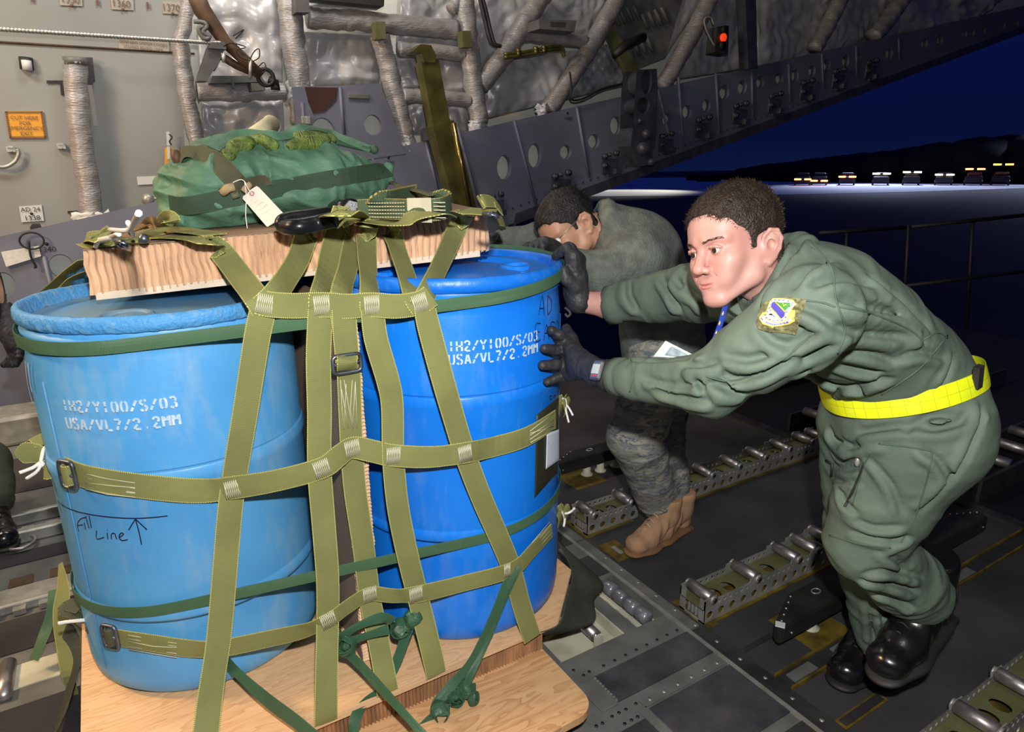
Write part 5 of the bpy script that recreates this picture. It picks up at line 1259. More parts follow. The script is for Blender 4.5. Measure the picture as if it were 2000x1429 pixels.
# ---- olive cargo net: verticals, horizontals, buckles, stitched crossings
net = empty('cargo_net', (.4, 1.3, .21)); tag(net, 'olive webbing cargo net strapped over the slab and the drums', 'cargo net')
FN = (0, -1, 0)
def nstrap(P, N=FN, w=.052, name='net_strap', m=M_OLIVE, parent=None, th=.0028, n=6, label=None):
    b = MB(); ribbon(b, P, N, w, th, n); o = b.build(name, m); adopt(parent or net, o)
    if label: o['label'] = label
    return o
Y_ = at_y
J1, J2, J3, J4 = Y_(515, 592, 1.375), Y_(628, 595, 1.342), Y_(725, 595, 1.314), Y_(820, 591, 1.280)
# legs from the slab's top edge down to the upper horizontal
SE = 1.661
nstrap([at_tp(250, 467, TOPZ+.004), at_tp(330, 463, TOPZ+.004), at_tp(400, 468, TOPZ+.005), at_sf(428, 487, .003+.010), Y_(470, 540, 1.50), Y_(503, 583, 1.388), Y_(516, 604, 1.379)], [(0, 0, 1), (0, 0, 1), (0, -.3, 1), (0, -1, .3), FN, FN, FN])
nstrap([at_tp(660, 420, TOPZ+.02), at_tp(630, 432, TOPZ+.022), at_sf(602, 456, .006+.010), Y_(580, 510, 1.49), Y_(540, 572, 1.385), Y_(512, 600, 1.379)], [(0, -.2, 1), (0, -.3, 1), (0, -1, .3), FN, FN, FN])
nstrap([at_tp(720, 410, TOPZ+.015), at_tp(695, 420, TOPZ+.022), at_sf(662, 448, .010+.010), Y_(640, 520, 1.455), Y_(628, 575, 1.355), Y_(627, 600, 1.346)], [(0, -.2, 1), (0, -.3, 1), (0, -1, .3), FN, FN, FN])
nstrap([at_sf(690, 470, .004+.010), Y_(680, 520, 1.445), Y_(668, 575, 1.35), Y_(672, 640, 1.334)])
nstrap([at_tp(735, 428, TOPZ+.004), at_tp(717, 440, TOPZ+.005), at_sf(715, 457, .003+.010), Y_(718, 520, 1.43), Y_(724, 575, 1.330), Y_(726, 605, 1.318)], [(0, 0, 1), (0, -.3, 1), (0, -1, .3), FN, FN, FN])
nstrap([at_tp(745, 424, TOPZ+.004), at_tp(757, 438, TOPZ+.005), at_sf(764, 452, .002+.010), Y_(785, 510, 1.41), Y_(808, 575, 1.30), Y_(824, 600, 1.283)], [(0, 0, 1), (0, -.3, 1), (0, -1, .3), FN, FN, FN])
nstrap([at_tp(915, 409, TOPZ+.004), at_tp(903, 420, TOPZ+.006), at_sf(897, 434, .001+.010), Y_(868, 500, 1.40), Y_(835, 570, 1.30), Y_(818, 602, 1.284)], [(0, 0, 1), (0, -.3, 1), (0, -1, .3), FN, FN, FN])
# upper horizontal
b = nstrap([Y_(500, 578, 1.384), J1, Y_(570, 597, 1.358), J2, Y_(680, 598, 1.326), J3, Y_(775, 598, 1.298), J4, Y_(842, 577, 1.274)], name='net_strap')
# verticals below it
V1 = [Y_(514, 604, 1.379), Y_(502, 660, 1.385), Y_(480, 800, 1.410), Y_(458, 933, 1.422), Y_(449, 1000, 1.42), Y_(438, 1130, 1.402), Y_(432, 1200, 1.385), Y_(425, 1265, 1.36), Y_(412, 1350, 1.30), Y_(401, 1440, 1.24)]
V2 = [Y_(626, 605, 1.346), Y_(622, 700, 1.338), Y_(624, 800, 1.336), Y_(624, 915, 1.335), Y_(632, 1020, 1.33), Y_(640, 1130, 1.32), Y_(640, 1215, 1.31), Y_(638, 1300, 1.27), Y_(637, 1385, 1.236), Y_(637, 1410, 1.2345), ]
V3a = [Y_(672, 604, 1.331), Y_(674, 650, 1.329), Y_(679, 705, 1.332)]
V3b = [Y_(681, 712, 1.335), Y_(683, 780, 1.345), Y_(687, 875, 1.35), Y_(694, 960, 1.35), Y_(709, 1060, 1.35), Y_(722, 1165, 1.34), Y_(737, 1240, 1.31), Y_(752, 1320, 1.245), Y_(757, 1352, 1.2345)]
V4 = [Y_(728, 605, 1.318), Y_(734, 660, 1.308), Y_(757, 740, 1.308), Y_(766, 790, 1.31), Y_(768, 888, 1.30), Y_(776, 980, 1.295), Y_(793, 1070, 1.29), Y_(815, 1160, 1.28), Y_(835, 1240, 1.255), Y_(849, 1300, 1.237), Y_(852, 1318, 1.2345)]
V5 = [Y_(830, 602, 1.282), Y_(838, 640, 1.262), Y_(862, 730, 1.244), Y_(885, 810, 1.242), Y_(908, 885, 1.240), Y_(940, 970, 1.240), Y_(975, 1050, 1.242), Y_(1000, 1112, 1.243), Y_(1018, 1180, 1.243), Y_(1035, 1232, 1.237), Y_(1040, 1247, 1.2345)]
for V in (V1, V2, V4, V5): nstrap(V, n=5)
nstrap(V3a, n=4); nstrap(V3b, n=5)
# mid and lower horizontals wrap the drums at either end
H2 = [hit_cyl(x, y, C1, DR+.010) for x, y in ((128, 915), (165, 930), (230, 943), (330, 955), (400, 958))]
H2n = [tuple((p-Vector((C1[0], C1[1], p.z))).normalized()) for p in H2]
H2 += [Y_(455, 952, 1.408), Y_(540, 938, 1.36), Y_(628, 914, 1.322), Y_(662, 890, 1.325), Y_(688, 874, 1.338), Y_(725, 880, 1.32), Y_(768, 889, 1.290), Y_(840, 892, 1.262), Y_(908, 884, 1.228)]
H2n += [FN]*9
r2 = [hit_cyl(x, y, C2, DR+.010) for x, y in ((965, 872), (1030, 852), (1085, 818))]; H2 += r2; H2n += [tuple((p-Vector((C2[0], C2[1], p.z))).normalized()) for p in r2]
nstrap(H2, H2n, w=[.056]*6+[.052]*11, n=5)
H3 = [hit_cyl(x, y, C1, DR+.010) for x, y in ((222, 1244), (300, 1256), (370, 1266))]; H3n = [tuple((p-Vector((C1[0], C1[1], p.z))).normalized()) for p in H3]
H3 += [Y_(430, 1266, 1.410), Y_(520, 1248, 1.38), Y_(590, 1232, 1.34), Y_(640, 1212, 1.30), Y_(685, 1180, 1.32), Y_(722, 1160, 1.332), Y_(770, 1163, 1.30), Y_(815, 1160, 1.268), Y_(900, 1140, 1.26), Y_(1000, 1112, 1.232)]
H3n += [FN]*10
r3 = [hit_cyl(x, y, C2, DR+.010) for x, y in ((1040, 1075), (1078, 1035))]; H3 += r3; H3n += [tuple((p-Vector((C2[0], C2[1], p.z))).normalized()) for p in r3]
nstrap(H3, H3n, w=[.046]*6+[.040]*4+[.046]*5, n=5)
def stitch(c, du, dv, nz=4, m=M_STITCH, w=.0016):
    """zig-zag stitching centred on c, half extents du, dv (vectors)"""
    b = MB(); n = du.cross(dv).normalized()
    if n.dot(Vector(CO)-c) < 0: n = -n
    for s in (1, -1):
        P = [c+du*(-1+2*i/(2*nz))+dv*(s*(1 if i % 2 else -1)) for i in range(2*nz+1)]
        for i in range(len(P)-1): b.tube([P[i]+n*.0016, P[i+1]+n*.0016], w*.55, 4)
    for s in (-1, 1): b.tube([c+du*s-dv+n*.0016, c+du*s+dv+n*.0016], w*.5, 4)
    adopt(net, b.build('stitching', m))
ux, uz = Vector((.0155, 0, 0)), Vector((0, 0, .0195))
for c, rot_ in ((Y_(517, 593, 1.370), -.3), (Y_(628, 595, 1.338), 0), (Y_(726, 595, 1.310), 0), (Y_(820, 591, 1.276), .25), (Y_(455, 954, 1.402), .05), (Y_(628, 914, 1.316), .2), (Y_(688, 875, 1.331), .1), (Y_(768, 889, 1.283), -.1), (Y_(908, 885, 1.221), .1),
                (Y_(722, 1160, 1.325), 0), (Y_(812, 1160, 1.261), 0), (Y_(641, 1210, 1.293), .2)):
    Rr = Matrix.Rotation(-rot_, 3, 'Y'); stitch(c, Rr @ ux, Rr @ uz)
stitch(Y_(990, 1113, 1.226), Vector((.008, 0, 0)), Vector((0, 0, .018)), 2)
# long W stitching beside the buckles
def wst(c, r, pts, m=M_STITCH):
    b = MB()
    for pl in pts:
        P = [hit_cyl(x, y, c, r) for x, y in pl]; b.tube(P, .0009, 4)
    adopt(net, b.build('stitching', m))
wst(C1, DR+.0125, [[(168, 925), (200, 933), (264, 943)], [(168, 933), (264, 954)], [(166, 942), (215, 948), (264, 952)], [(167, 944), (264, 962)], [(168, 952), (264, 963)], [(168, 955), (210, 965), (264, 971)]])
wst(C1, DR+.0125, [[(250, 1240), (345, 1256)], [(250, 1247), (345, 1262)], [(250, 1252), (300, 1262), (345, 1264)], [(250, 1262), (345, 1276)], [(252, 1268), (345, 1284)]])
wst(C2, DR+.0125, [[(1035, 842), (1082, 806)], [(1035, 850), (1082, 820)], [(1035, 858), (1082, 826)], [(1036, 864), (1082, 838)], [(1035, 846), (1082, 832)]])
wst(C2, DR+.0125, [[(1026, 1082), (1076, 1026)], [(1028, 1087), (1077, 1033)], [(1030, 1093), (1078, 1040)], [(1025, 1076), (1074, 1019)]])
b = MB()
for pl in (((665, 742), (668, 800), (672, 838)), ((667, 760), (680, 835)), ((672, 742), (682, 800), (688, 838)), ((676, 750), (672, 836)), ((688, 742), (684, 800), (690, 836)), ((694, 745), (697, 835)), ((694, 745), (688, 838))): b.tube([Y_(x, y, 1.3335+.0001*(y-740)) for x, y in pl], .0009, 4)
adopt(net, b.build('stitching', M_STITCH))
# grey ladder buckles
def buckle(c, U, V, w, h, r=.0045, nm='buckle'):
    U, V = Vector(U).normalized(), Vector(V).normalized(); c = Vector(c); pts = []
    for a in range(24):
        th = 2*math.pi*a/24; x, y = math.cos(th), math.sin(th); e = .35
        pts.append(c+U*(w/2*math.copysign(abs(x)**e, x))+V*(h/2*math.copysign(abs(y)**e, y)))
    b = MB(); b.tube(pts, r, 8, closed=True); b.tube([c-U*w/2, c+U*w/2], r*.9, 8) if w < h*.8 or True else None
    o = b.build(nm, M_STEEL_BUCKLE); adopt(net, o); return o
buckle(Y_(678, 710, 1.328), (1, 0, 0), (0, 0, 1), .060, .038)
b = MB(); ribbon(b, [Y_(678, 694, 1.330), Y_(678, 700, 1.318), Y_(678, 708, 1.312), Y_(678, 717, 1.318), Y_(679, 722, 1.331)], [(0, -.3, 1), (0, -1, .6), FN, (0, -1, -.6), (0, -.3, -1)], .043, .003, 4); adopt(net, b.build('strap_loop', M_OLIVE))
def side_buckle(px, py, c, s=1.0, lm=M_OLIVE):
    p = hit_cyl(px, py, c, DR+.018); n = (p-Vector((c[0], c[1], p.z))).normalized(); t = Vector((-n.y, n.x, 0))
    buckle(p, t, (0, 0, 1), .040*s, .060*s)
    b = MB(); ribbon(b, [p-t*.010-n*.004, p-t*.006+n*.006, p+t*.006+n*.006, p+t*.010-n*.004], [tuple(-t), tuple(n), tuple(n), tuple(t)], .044*s, .003, 4); adopt(net, b.build('strap_loop', lm)); return p, n, t
p, n, t = side_buckle(132, 927, C1)
z1 = Vector((0, 0, 1))
def loops(p0, n, t, m, specs):
    for (o1, o2, o3, o4, w) in specs:
        b = MB(); P = [p0+t*a+n*bb+z1*cc for a, bb, cc in (o1, o2, o3, o4)]; N = [tuple(n*.3+t*.9)]*4; ribbon(b, P, tuple(n.cross(z1)), w, .003, 5) if False else ribbon(b, P, [tuple((P[1]-P[0]).cross(z1)), tuple((P[2]-P[0]).cross(z1)), tuple((P[3]-P[1]).cross(z1)), tuple((P[3]-P[2]).cross(z1))], w, .003, 5); adopt(net, b.build('strap_loop', m))
def pxloop(pts, dd, w, m, name='folded_strap', N=None, parent=None, n=5):
    P = [at_d(x, y, d) for (x, y), d in zip(pts, dd)]; b = MB(); Nn = N or [tuple(CR[0]*.9-CR[2]*.45)]*len(P)
    ribbon(b, P, Nn, w, .003, n); o = b.build(name, m); adopt(parent or net, o); return o
RL = tuple(CR[0]*.8-CR[2]*.6); FC = tuple(-CR[2]); UPN = tuple(CR[1]*.9-CR[2]*.4)
pxloop([(112, 900), (98, 905), (87, 912), (90, 918), (104, 915), (108, 925)], [1.55, 1.54, 1.52, 1.505, 1.51, 1.53], .042, M_OLIVE, N=[UPN, FC, tuple(-CR[0]), FC, FC, FC])
pxloop([(96, 890), (84, 880), (70, 870), (62, 858), (72, 853), (86, 868)], [1.56, 1.57, 1.58, 1.58, 1.57, 1.56], .036, M_OLIVE, N=[UPN]*6)
pxloop([(100, 893), (70, 885), (45, 884), (28, 886)], [1.55, 1.55, 1.54, 1.53], [.030, .044, .046, .006], M_OLIVE, N=[FC]*4, n=6)
def tie(pts, name, label, r=.0032, dd=1.5, m=M_TIE, flat=True):
    root = None
    b = MB()
    for k, pl in enumerate(pts):
        P = [Vector(q) for q in bez([tuple(at_d(x, y, d)) for x, y, d in pl], 4)]; b.tube(P, r, 7)
    o = b.build(name, m); tag(o, label, 'tie'); return o
tie([[(95, 870, 1.53), (86, 876, 1.49), (82, 890, 1.475), (80, 902, 1.475)], [(80, 902, 1.475), (66, 912, 1.46), (52, 918, 1.45), (38, 923, 1.44)], [(80, 902, 1.475), (76, 915, 1.465), (66, 925, 1.46), (52, 934, 1.46)], [(79, 899, 1.47), (84, 906, 1.47), (80, 910, 1.47)]], 'knotted_cord', 'white cord knotted round the folded strap on the upper left of the left drum', .0038)
tie([[(180, 1196, 1.63), (172, 1202, 1.60), (174, 1212, 1.59), (178, 1232, 1.59)], [(172, 1210, 1.59), (150, 1212, 1.57), (130, 1214, 1.56), (113, 1217, 1.55)]], 'knotted_cord', 'white cord round the dark folded strap low on the left drum', .0042)
tie([[(1098, 778, 1.80), (1104, 780, 1.79), (1106, 790, 1.79)], [(1106, 790, 1.79), (1112, 798, 1.78), (1119, 811, 1.77)], [(1104, 790, 1.79), (1106, 805, 1.79), (1111, 825, 1.79)]], 'knotted_cord', 'white cord on the folded strap at the right side of the right drum, upper one', .003)
tie([[(1085, 991, 1.9), (1094, 994, 1.88), (1100, 1002, 1.87), (1103, 1014, 1.87), (1101, 1028, 1.87)], [(1098, 1002, 1.87), (1108, 1002, 1.86), (1116, 998, 1.86), (1122, 992, 1.85)]], 'knotted_cord', 'white cord on the folded strap at the right side of the right drum, lower one', .0036)
side_buckle(215, 1243, C1, .95, M_OLIVE_DARK)
pxloop([(202, 1218), (190, 1208), (182, 1212), (184, 1224), (200, 1226)], [1.63, 1.60, 1.58, 1.58, 1.60], .046, M_OLIVE_DARK, N=[UPN, FC, tuple(-CR[0]), FC, FC])
pxloop([(175, 1205), (150, 1196), (132, 1190), (134, 1180), (160, 1186)], [1.66, 1.66, 1.66, 1.66, 1.66], .042, M_OLIVE_DARK, N=[UPN]*5)
pxloop([(178, 1192), (165, 1183), (146, 1176), (135, 1186)], [1.67]*4, .036, M_OLIVE_DARK, N=[UPN]*4)
for yy, dd in ((796, 1.80), (1008, 1.88)):
    pxloop([(1092, yy+8), (1088, yy-6), (1092, yy-14), (1097, yy-2), (1095, yy+12)], [dd+.03, dd, dd-.01, dd, dd+.03], .040, M_OLIVE, N=[RL]*5)
    pxloop([(1098, yy+4), (1099, yy-14), (1105, yy-16), (1108, yy-2), (1104, yy+8)], [dd+.03, dd, dd-.01, dd, dd+.03], .034, M_OLIVE, N=[RL]*5)
# net tail hanging down the far left side
pxloop([(118, 1100), (123, 1150), (119, 1200), (126, 1260), (133, 1320), (150, 1360)], [1.95, 1.88, 1.84, 1.82, 1.80, 1.84], [.012, .034, .040, .040, .030, .012], M_OLIVE, N=[tuple(-CR[2]+CR[0]*.3)]*6)
# straps over the slab's left end and back
pxloop([(172, 505), (150, 520), (125, 540), (90, 570)], [1.62, 1.75, 1.9, 2.05], .045, M_OLIVE, N=[UPN]*4)
pxloop([(185, 525), (160, 535), (140, 548), (122, 570)], [1.68, 1.75, 1.85, 1.95], .040, M_OLIVE, N=[UPN]*4)

# ---- green tie-down straps around both front drums
def ring_strap(zf, pxs, name, label):
    A = [hit_cyl(x, y, C1, DR+.0045) for x, y in pxs[0]]+[hit_cyl(x, y, C2, DR+.0045) for x, y in pxs[1]]
    Mx = np.array([[1, p.x, p.y] for p in A]); co = np.linalg.lstsq(Mx, np.array([p.z for p in A]), rcond=None)[0]
    c1, c2 = Vector((*C1, 0)), Vector((*C2, 0)); d = (c2-c1).normalized(); nf = Vector((d.y, -d.x, 0)); af = math.atan2(nf.y, nf.x); P = []; N = []; R = DR+.0045
    for k in range(13):      # round the left drum from behind to the front tangent, then the right drum back again
        a = af-math.pi+math.pi*k/12; v = Vector((math.cos(a), math.sin(a), 0)); P.append(c1+v*R); N.append(v)
    for k in range(1, 4): P.append((c1+nf*R).lerp(c2+nf*R, k/4)); N.append(nf)
    for k in range(13):
        a = af+math.pi*k/12; v = Vector((math.cos(a), math.sin(a), 0)); P.append(c2+v*R); N.append(v)
    for k in range(1, 4): P.append((c2-nf*R).lerp(c1-nf*R, k/4)); N.append(-nf)
    for p in P: p.z = co[0]+co[1]*p.x+co[2]*p.y
    b = MB(); ribbon(b, P, [tuple(n) for n in N], .0275, .0022, 5, closed=True); o = b.build(name, M_GREEN); tag(o, label, 'strap', 'green straps lashed around the two front drums'); return o
ring_strap(0, ([(52, 668), (100, 678), (170, 681), (240, 678), (310, 669), (380, 657)], [(860, 597), (905, 587), (960, 578), (1030, 565), (1085, 550)]), 'lashing_strap', 'green lashing strap around the drums just under their rims')
ring_strap(0, ([(118, 1137), (135, 1162), (180, 1183), (250, 1196), (320, 1193), (400, 1180)], [(840, 1070), (890, 1057), (950, 1040), (1010, 1022), (1060, 1000), (1085, 978)]), 'lashing_strap', 'green lashing strap around the lower part of the drums')
# green tapes tied to the lower net, hanging towards the floor
def tape(paths, name, label, w=.026, m=M_GREENSAT):
    root = None
    for pts in paths:
        P = [at_d(x, y, d) for x, y, d in pts]; b = MB(); N = []
        for i in range(len(P)):
            N.append(tuple(Vector(-CR[2])+Vector(CR[0])*math.sin(i*1.3)*.5))
        ribbon(b, P, N, [w*(.55+.45*abs(math.cos(i*.9))) for i in range(len(P))], .002, 7); o = b.build(name if root is None else 'tape_end', m)
        if root is None: root = o; tag(root, label, 'tape')
        else: adopt(root, o)
    return root
def knot(root, px, py, d, r=.02, m=M_GREENSAT, seed=0):
    b = MB(); c = at_d(px, py, d); rnd = random.Random(seed)
    for k in range(3):
        ax = Vector((rnd.uniform(-1, 1), rnd.uniform(-1, 1), rnd.uniform(-1, 1))).normalized(); u = ax.orthogonal().normalized(); v = ax.cross(u); P = []; N = []
        for a in range(10):
            th = 2*math.pi*a/10; q = u*math.cos(th)+v*math.sin(th); P.append(c+q*r*rnd.uniform(.75, 1.05)+Vector((rnd.uniform(-1, 1),)*3)*.002); N.append(tuple(q))
        ribbon(b, P, N, r*1.0, .003, 3, closed=True)
    b.sphere(c, r*.5, 10, 8); adopt(root, b.build('knot', m))
t1 = tape([[(408, 1258, 1.60), (425, 1275, 1.57), (470, 1320, 1.50), (520, 1365, 1.45), (580, 1410, 1.40), (630, 1450, 1.37)]], 'green_tape', 'green tape running from the lower left net crossing down to the bottom edge', .034)
t2 = tape([[(616, 1212, 1.58), (635, 1232, 1.56), (655, 1255, 1.55), (700, 1295, 1.52), (750, 1350, 1.47), (800, 1405, 1.43), (840, 1450, 1.40)], [(655, 1255, 1.55), (672, 1240, 1.54), (700, 1222, 1.54), (745, 1206, 1.55), (768, 1212, 1.56)], [(660, 1262, 1.55), (690, 1250, 1.545), (720, 1240, 1.55), (760, 1228, 1.56)]], 'green_tape', 'green tape knotted below the divider and crossing down to the right')
knot(t2, 652, 1243, 1.545, .019, seed=1); knot(t2, 676, 1262, 1.535, .022, seed=2)
t3 = tape([[(838, 1150, 1.62), (830, 1172, 1.61), (812, 1200, 1.60), (795, 1235, 1.60), (775, 1290, 1.58), (750, 1340, 1.56), (715, 1370, 1.54), (695, 1400, 1.52), (690, 1450, 1.5)]], 'green_tape', 'green tape knotted low on the right drum and curling down to the base board')
knot(t3, 806, 1206, 1.59, .021, seed=3); knot(t3, 784, 1228, 1.595, .024, seed=4)
t4 = tape([[(1010, 1103, 1.66), (985, 1165, 1.66), (955, 1240, 1.65), (920, 1310, 1.64), (905, 1345, 1.63)], [(1002, 1110, 1.66), (965, 1200, 1.65), (920, 1290, 1.64), (880, 1340, 1.62), (852, 1375, 1.61), (852, 1392, 1.60), (835, 1408, 1.59), (800, 1450, 1.57)]], 'green_tape', 'green doubled tape slanting down from the right net crossing, knotted over the base board')
knot(t4, 912, 1345, 1.63, .020, seed=5); knot(t4, 890, 1360, 1.625, .022, seed=6); knot(t4, 860, 1388, 1.60, .024, seed=7); knot(t4, 925, 1362, 1.63, .015, seed=8)
t5 = tape([[(108, 1150, 1.98), (106, 1180, 1.96), (95, 1215, 1.94), (82, 1250, 1.92), (66, 1288, 1.9)]], 'green_tape', 'short green tape end hanging at the far left of the load', .042, M_GREEN)

# ---- green parachute pack on the slab
bag = SDF((.08, 1.70, 1.21), (.85, 2.25, 1.56), .0045)
bz = TOPZ+.002
bag.rbox((.40, 1.955, bz+.105), (.215, .150, .100), .085, k=.02)
bag.ell((.27, 1.93, bz+.105), (.135, .155, .100), k=.06); bag.ell((.57, 1.97, bz+.085), (.150, .150, .088), k=.05)
bag.ell((.42, 1.99, bz+.175), (.205, .125, .070), k=.05)
bag.cap((.62, 1.90, bz+.10), (.735, 1.92, bz+.105), .055, .030, k=.05)
bag.cap((.20, 1.90, bz+.04), (.60, 1.92, bz+.035), .045, .035, k=.04)
def bagw(P):
    X, Y, Z = P; w1 = vnoise((X*11+Z*6, Y*7, Z*24+X*9), 3); w2 = vnoise((X*30, Y*18, Z*13+X*14), 4); w3 = vnoise((X*6, Y*6, Z*9), 6)
    band = np.exp(-((Z-(bz+.086+.03*(X-.2)))/.022)**2)
    return (.026*np.abs(2*w1-1)+.014*np.abs(2*w2-1)-.014+.016*(w3-.5))*(1-.6*band)+.004*band
bag.ripple(bagw); bag.plane_cut((0, 0, TOPZ+.0015), (0, 0, -1))
pack = sdf_obj(bag, 'parachute_pack', M_BAG, relax=1, xf=lambda V: np.stack([V[:, 0], V[:, 1], TOPZ+(V[:, 2]-TOPZ)*.90-.002+SG[0]*(V[:, 0]-SA.x)+SG[1]*(V[:, 1]-SA.y)], 1)); tag(pack, 'bulging green nylon parachute pack lying on the honeycomb slab', 'parachute pack')
BB_ = bvh_of(pack)
def pk(name, mbx, m, label=None):
    o = mbx.build(name, m); adopt(pack, o)
    if label: o['label'] = label
b = MB(); ribbon_on(b, BB_, [(334, 398), (360, 401), (400, 396), (450, 386), (500, 375), (560, 364), (620, 354), (680, 343), (730, 335), (757, 333)], .044, .004, dflt=2.0); pk('webbing_band', b, M_BAGBAND, 'dark green webbing band round the pack')
b = MB(); ribbon_on(b, BB_, [(358, 305), (375, 300), (400, 303), (430, 324), (455, 350), (468, 366)], .048, .007, dflt=2.0); pk('closing_strap', b, M_OLIVE_DARK, 'dark olive closing strap')
b = MB(); ribbon_on(b, BB_, [(470, 362), (490, 352), (512, 352), (520, 358)], .030, .010, dflt=1.95); pk('strap_tail', b, M_OLIVE_DARK)
for pts, r in ((((434, 371), (445, 365), (455, 362)), .012), (((470, 372), (478, 362), (482, 358)), .011), (((450, 380), (462, 374)), .010)):
    b = MB(); P = [on_bvh(BB_, x, y, .010, 1.95)[0] for x, y in pts]; b.tube(P, r*.9, 8); pk('keeper_loop', b, M_KHAKI if r > .0105 else M_OLIVE_DARK)
# coils of suspension cord in the opening, and the gathered flap above
for pts, rr in ((((442, 312), (455, 296), (475, 286), (492, 281)), .021), (((490, 278), (510, 276), (530, 284), (543, 288)), .016), (((563, 288), (590, 284), (615, 281), (640, 276)), .020), (((570, 272), (600, 268), (630, 266), (655, 272)), .016)):
    P = [on_bvh(BB_, x, y, .004, 1.98)[0] for x, y in pts]; D_ = [Vector(q) for q in bez([tuple(p) for p in P], 26)]; b = MB(); prev = None; m_ = len(D_); hel = []
    tot = m_*1.0
    for i in range(m_*3):
        f = i/3; k = min(int(f), m_-2); fr = f-k; c = D_[k].lerp(D_[k+1], min(fr, 1)); t = (D_[k+1]-D_[k]).normalized(); a = t.orthogonal().normalized(); bb = t.cross(a); env = math.sin(math.pi*min(1, max(0, f/m_)))**.4
        th = i*1.05; hel.append(c+(a*math.cos(th)+bb*math.sin(th))*rr*env)
    b.tube(hel, .0030, 5); b.tube(D_, [rr*.85*math.sin(math.pi*min(1, max(.02, i/m_)))**.4 for i in range(m_)], 10); pk('cord_coil', b, M_CORDS, 'glossy olive coil of suspension cord')
b = MB(); F_ = [(420, 300), (450, 280), (490, 272), (540, 276), (570, 274), (600, 262), (640, 262), (680, 278), (725, 296)]
P = []; N = []
for i, (x, y) in enumerate(F_):
    q, nn = on_bvh(BB_, x, y, .012, 2.02); P.append(q+Vector((0, 0, .006))); N.append((0, -.75, .65))
ribbon(b, P, N, .030, .004, 8); pk('flap', b, M_BAG, 'gathered green flap over the cords')
b = MB(); P = [on_bvh(BB_, x, y, .008, 2.02)[0] for x, y in ((655, 278), (675, 282), (700, 288), (725, 292))]; b.tube(bez([tuple(p) for p in P], 4), .008, 6); b.sphere(P[-1]+Vector((.01, 0, 0)), .014, 8, 6); pk('draw_cord', b, M_BAGBAND)
b = MB(); q = on_bvh(BB_, 350, 312, .01, 2.0)[0]; b.sphere(q, .012, 10, 8, (1, 1, 1.5)); b.sphere(q+Vector((.012, 0, .012)), .009, 8, 6); adopt(pack, b.build('leather_toggle', M_BROWN))
b = MB(); A = on_bvh(BB_, 495, 268, .0, 2.05)[0]+Vector((0, .03, .0)); C = at_d(530, 243, 2.00); b.tube([A, C], [.022, .026], 16); o = b.build('cream_tube', M_CREAMTUBE); tag(o, 'cream tube with a white end standing behind the green pack', 'tube')
dirn = (Vector(CO)-C).normalized()*.8+Vector((.3, 0, .3)); b = MB(); b.cyl(C, C+dirn.normalized()*.004, .027, 22); adopt(o, b.build('white_cap', M_WHITE))
# paper tag on its string
q = [(476, 362), (502, 363), (555, 415), (521, 442)]
def tagpt(x, y, o_=.0): return at_d(x, y, 1.60+o_)
b = MB(); pts = [tagpt(x, y) for x, y in ((484, 377), (487, 372), (501, 363), (506, 366), (555, 418), (553, 424), (522, 443), (519, 440), (474, 388), (475, 383))]
b.prism(pts, Vector(CR[2])*.0008); ptag = b.build('paper_tag', M_TAG); tag(ptag, 'cream paper tag with a red eyelet tied to the green pack', 'tag')
b = MB(); c = tagpt(492, 378, -.001); u = Vector(CR[0]); v = Vector(CR[1]); b.tube([c+(u*math.cos(a)+v*math.sin(a))*.0045 for a in np.linspace(0, 2*math.pi, 16, endpoint=False)], .0018, 6, closed=True); adopt(ptag, b.build('eyelet', mat('red_eyelet', (.60, .25, .24), .6)))
b = MB(); b.tube(bez([tuple(tagpt(*p)) for p in ((430, 388, .03), (432, 374, .0), (445, 362, -.01), (468, 351, -.012), (478, 355, -.01), (484, 368, -.006), (492, 378, -.003))], 5), .0012, 5); b.tube(bez([tuple(tagpt(*p)) for p in ((478, 355, -.01), (481, 385, -.004), (480, 420, -.004), (483, 446, -.002))], 5), .0012, 5); adopt(ptag, b.build('string', M_TIE))
b = MB()
for (x0, y0, x1, y1) in ((497, 395, 504, 390), (500, 402, 516, 392), (506, 410, 524, 398), (512, 418, 528, 406), (506, 398, 512, 394), (516, 402, 522, 398)):
    for k in range(4):
        a, c_ = k/4, (k+.6)/4; b.tube([tagpt(x0+(x1-x0)*a, y0+(y1-y0)*a, -.0008), tagpt(x0+(x1-x0)*c_, y0+(y1-y0)*c_+1.5, -.0008)], .0005, 4)
adopt(ptag, b.build('pencil_marks', M_INK))
# clevis with its bolt, sling coil, loose webbing
b = MB(); P = [at_tp(x, y, z) for x, y, z in ((640, 418, 1.262), (600, 424, 1.262), (568, 428, 1.262), (553, 434, 1.258), (556, 442, 1.250), (580, 443, 1.250), (620, 436, 1.252), (655, 428, 1.258))]
b.tube(bez([tuple(p) for p in P], 6), .0165, 14); cl = b.build('clevis', M_CLEVIS); tag(cl, 'black forged clevis lying in front of the green pack', 'clevis')
b = MB(); A, C = at_d(640, 413, 1.86), at_d(692, 412, 1.62); A = at_d(655, 410, 1.80); C = at_d(686, 408, 1.66); b.cyl(A, C, .026, 20); b.cyl(at_d(650, 412, 1.86), A, .020, 16); adopt(cl, b.build('clevis_eye', M_CLEVIS))
b = MB(); ax = (C-A).normalized(); u = ax.orthogonal().normalized(); v = ax.cross(u); hexp = [C+(u*math.cos(math.radians(60*k))+v*math.sin(math.radians(60*k)))*.021 for k in range(6)]; b.prism(hexp, ax*.014)
for k in range(8):
    a = math.radians(45*k+10); b.tube([C+ax*.0145+(u*math.cos(a)+v*math.sin(a))*.006, C+ax*.0145+(u*math.cos(a)+v*math.sin(a))*.016], .0012, 4)
adopt(cl, b.build('hex_bolt', M_BOLT, fix=True))
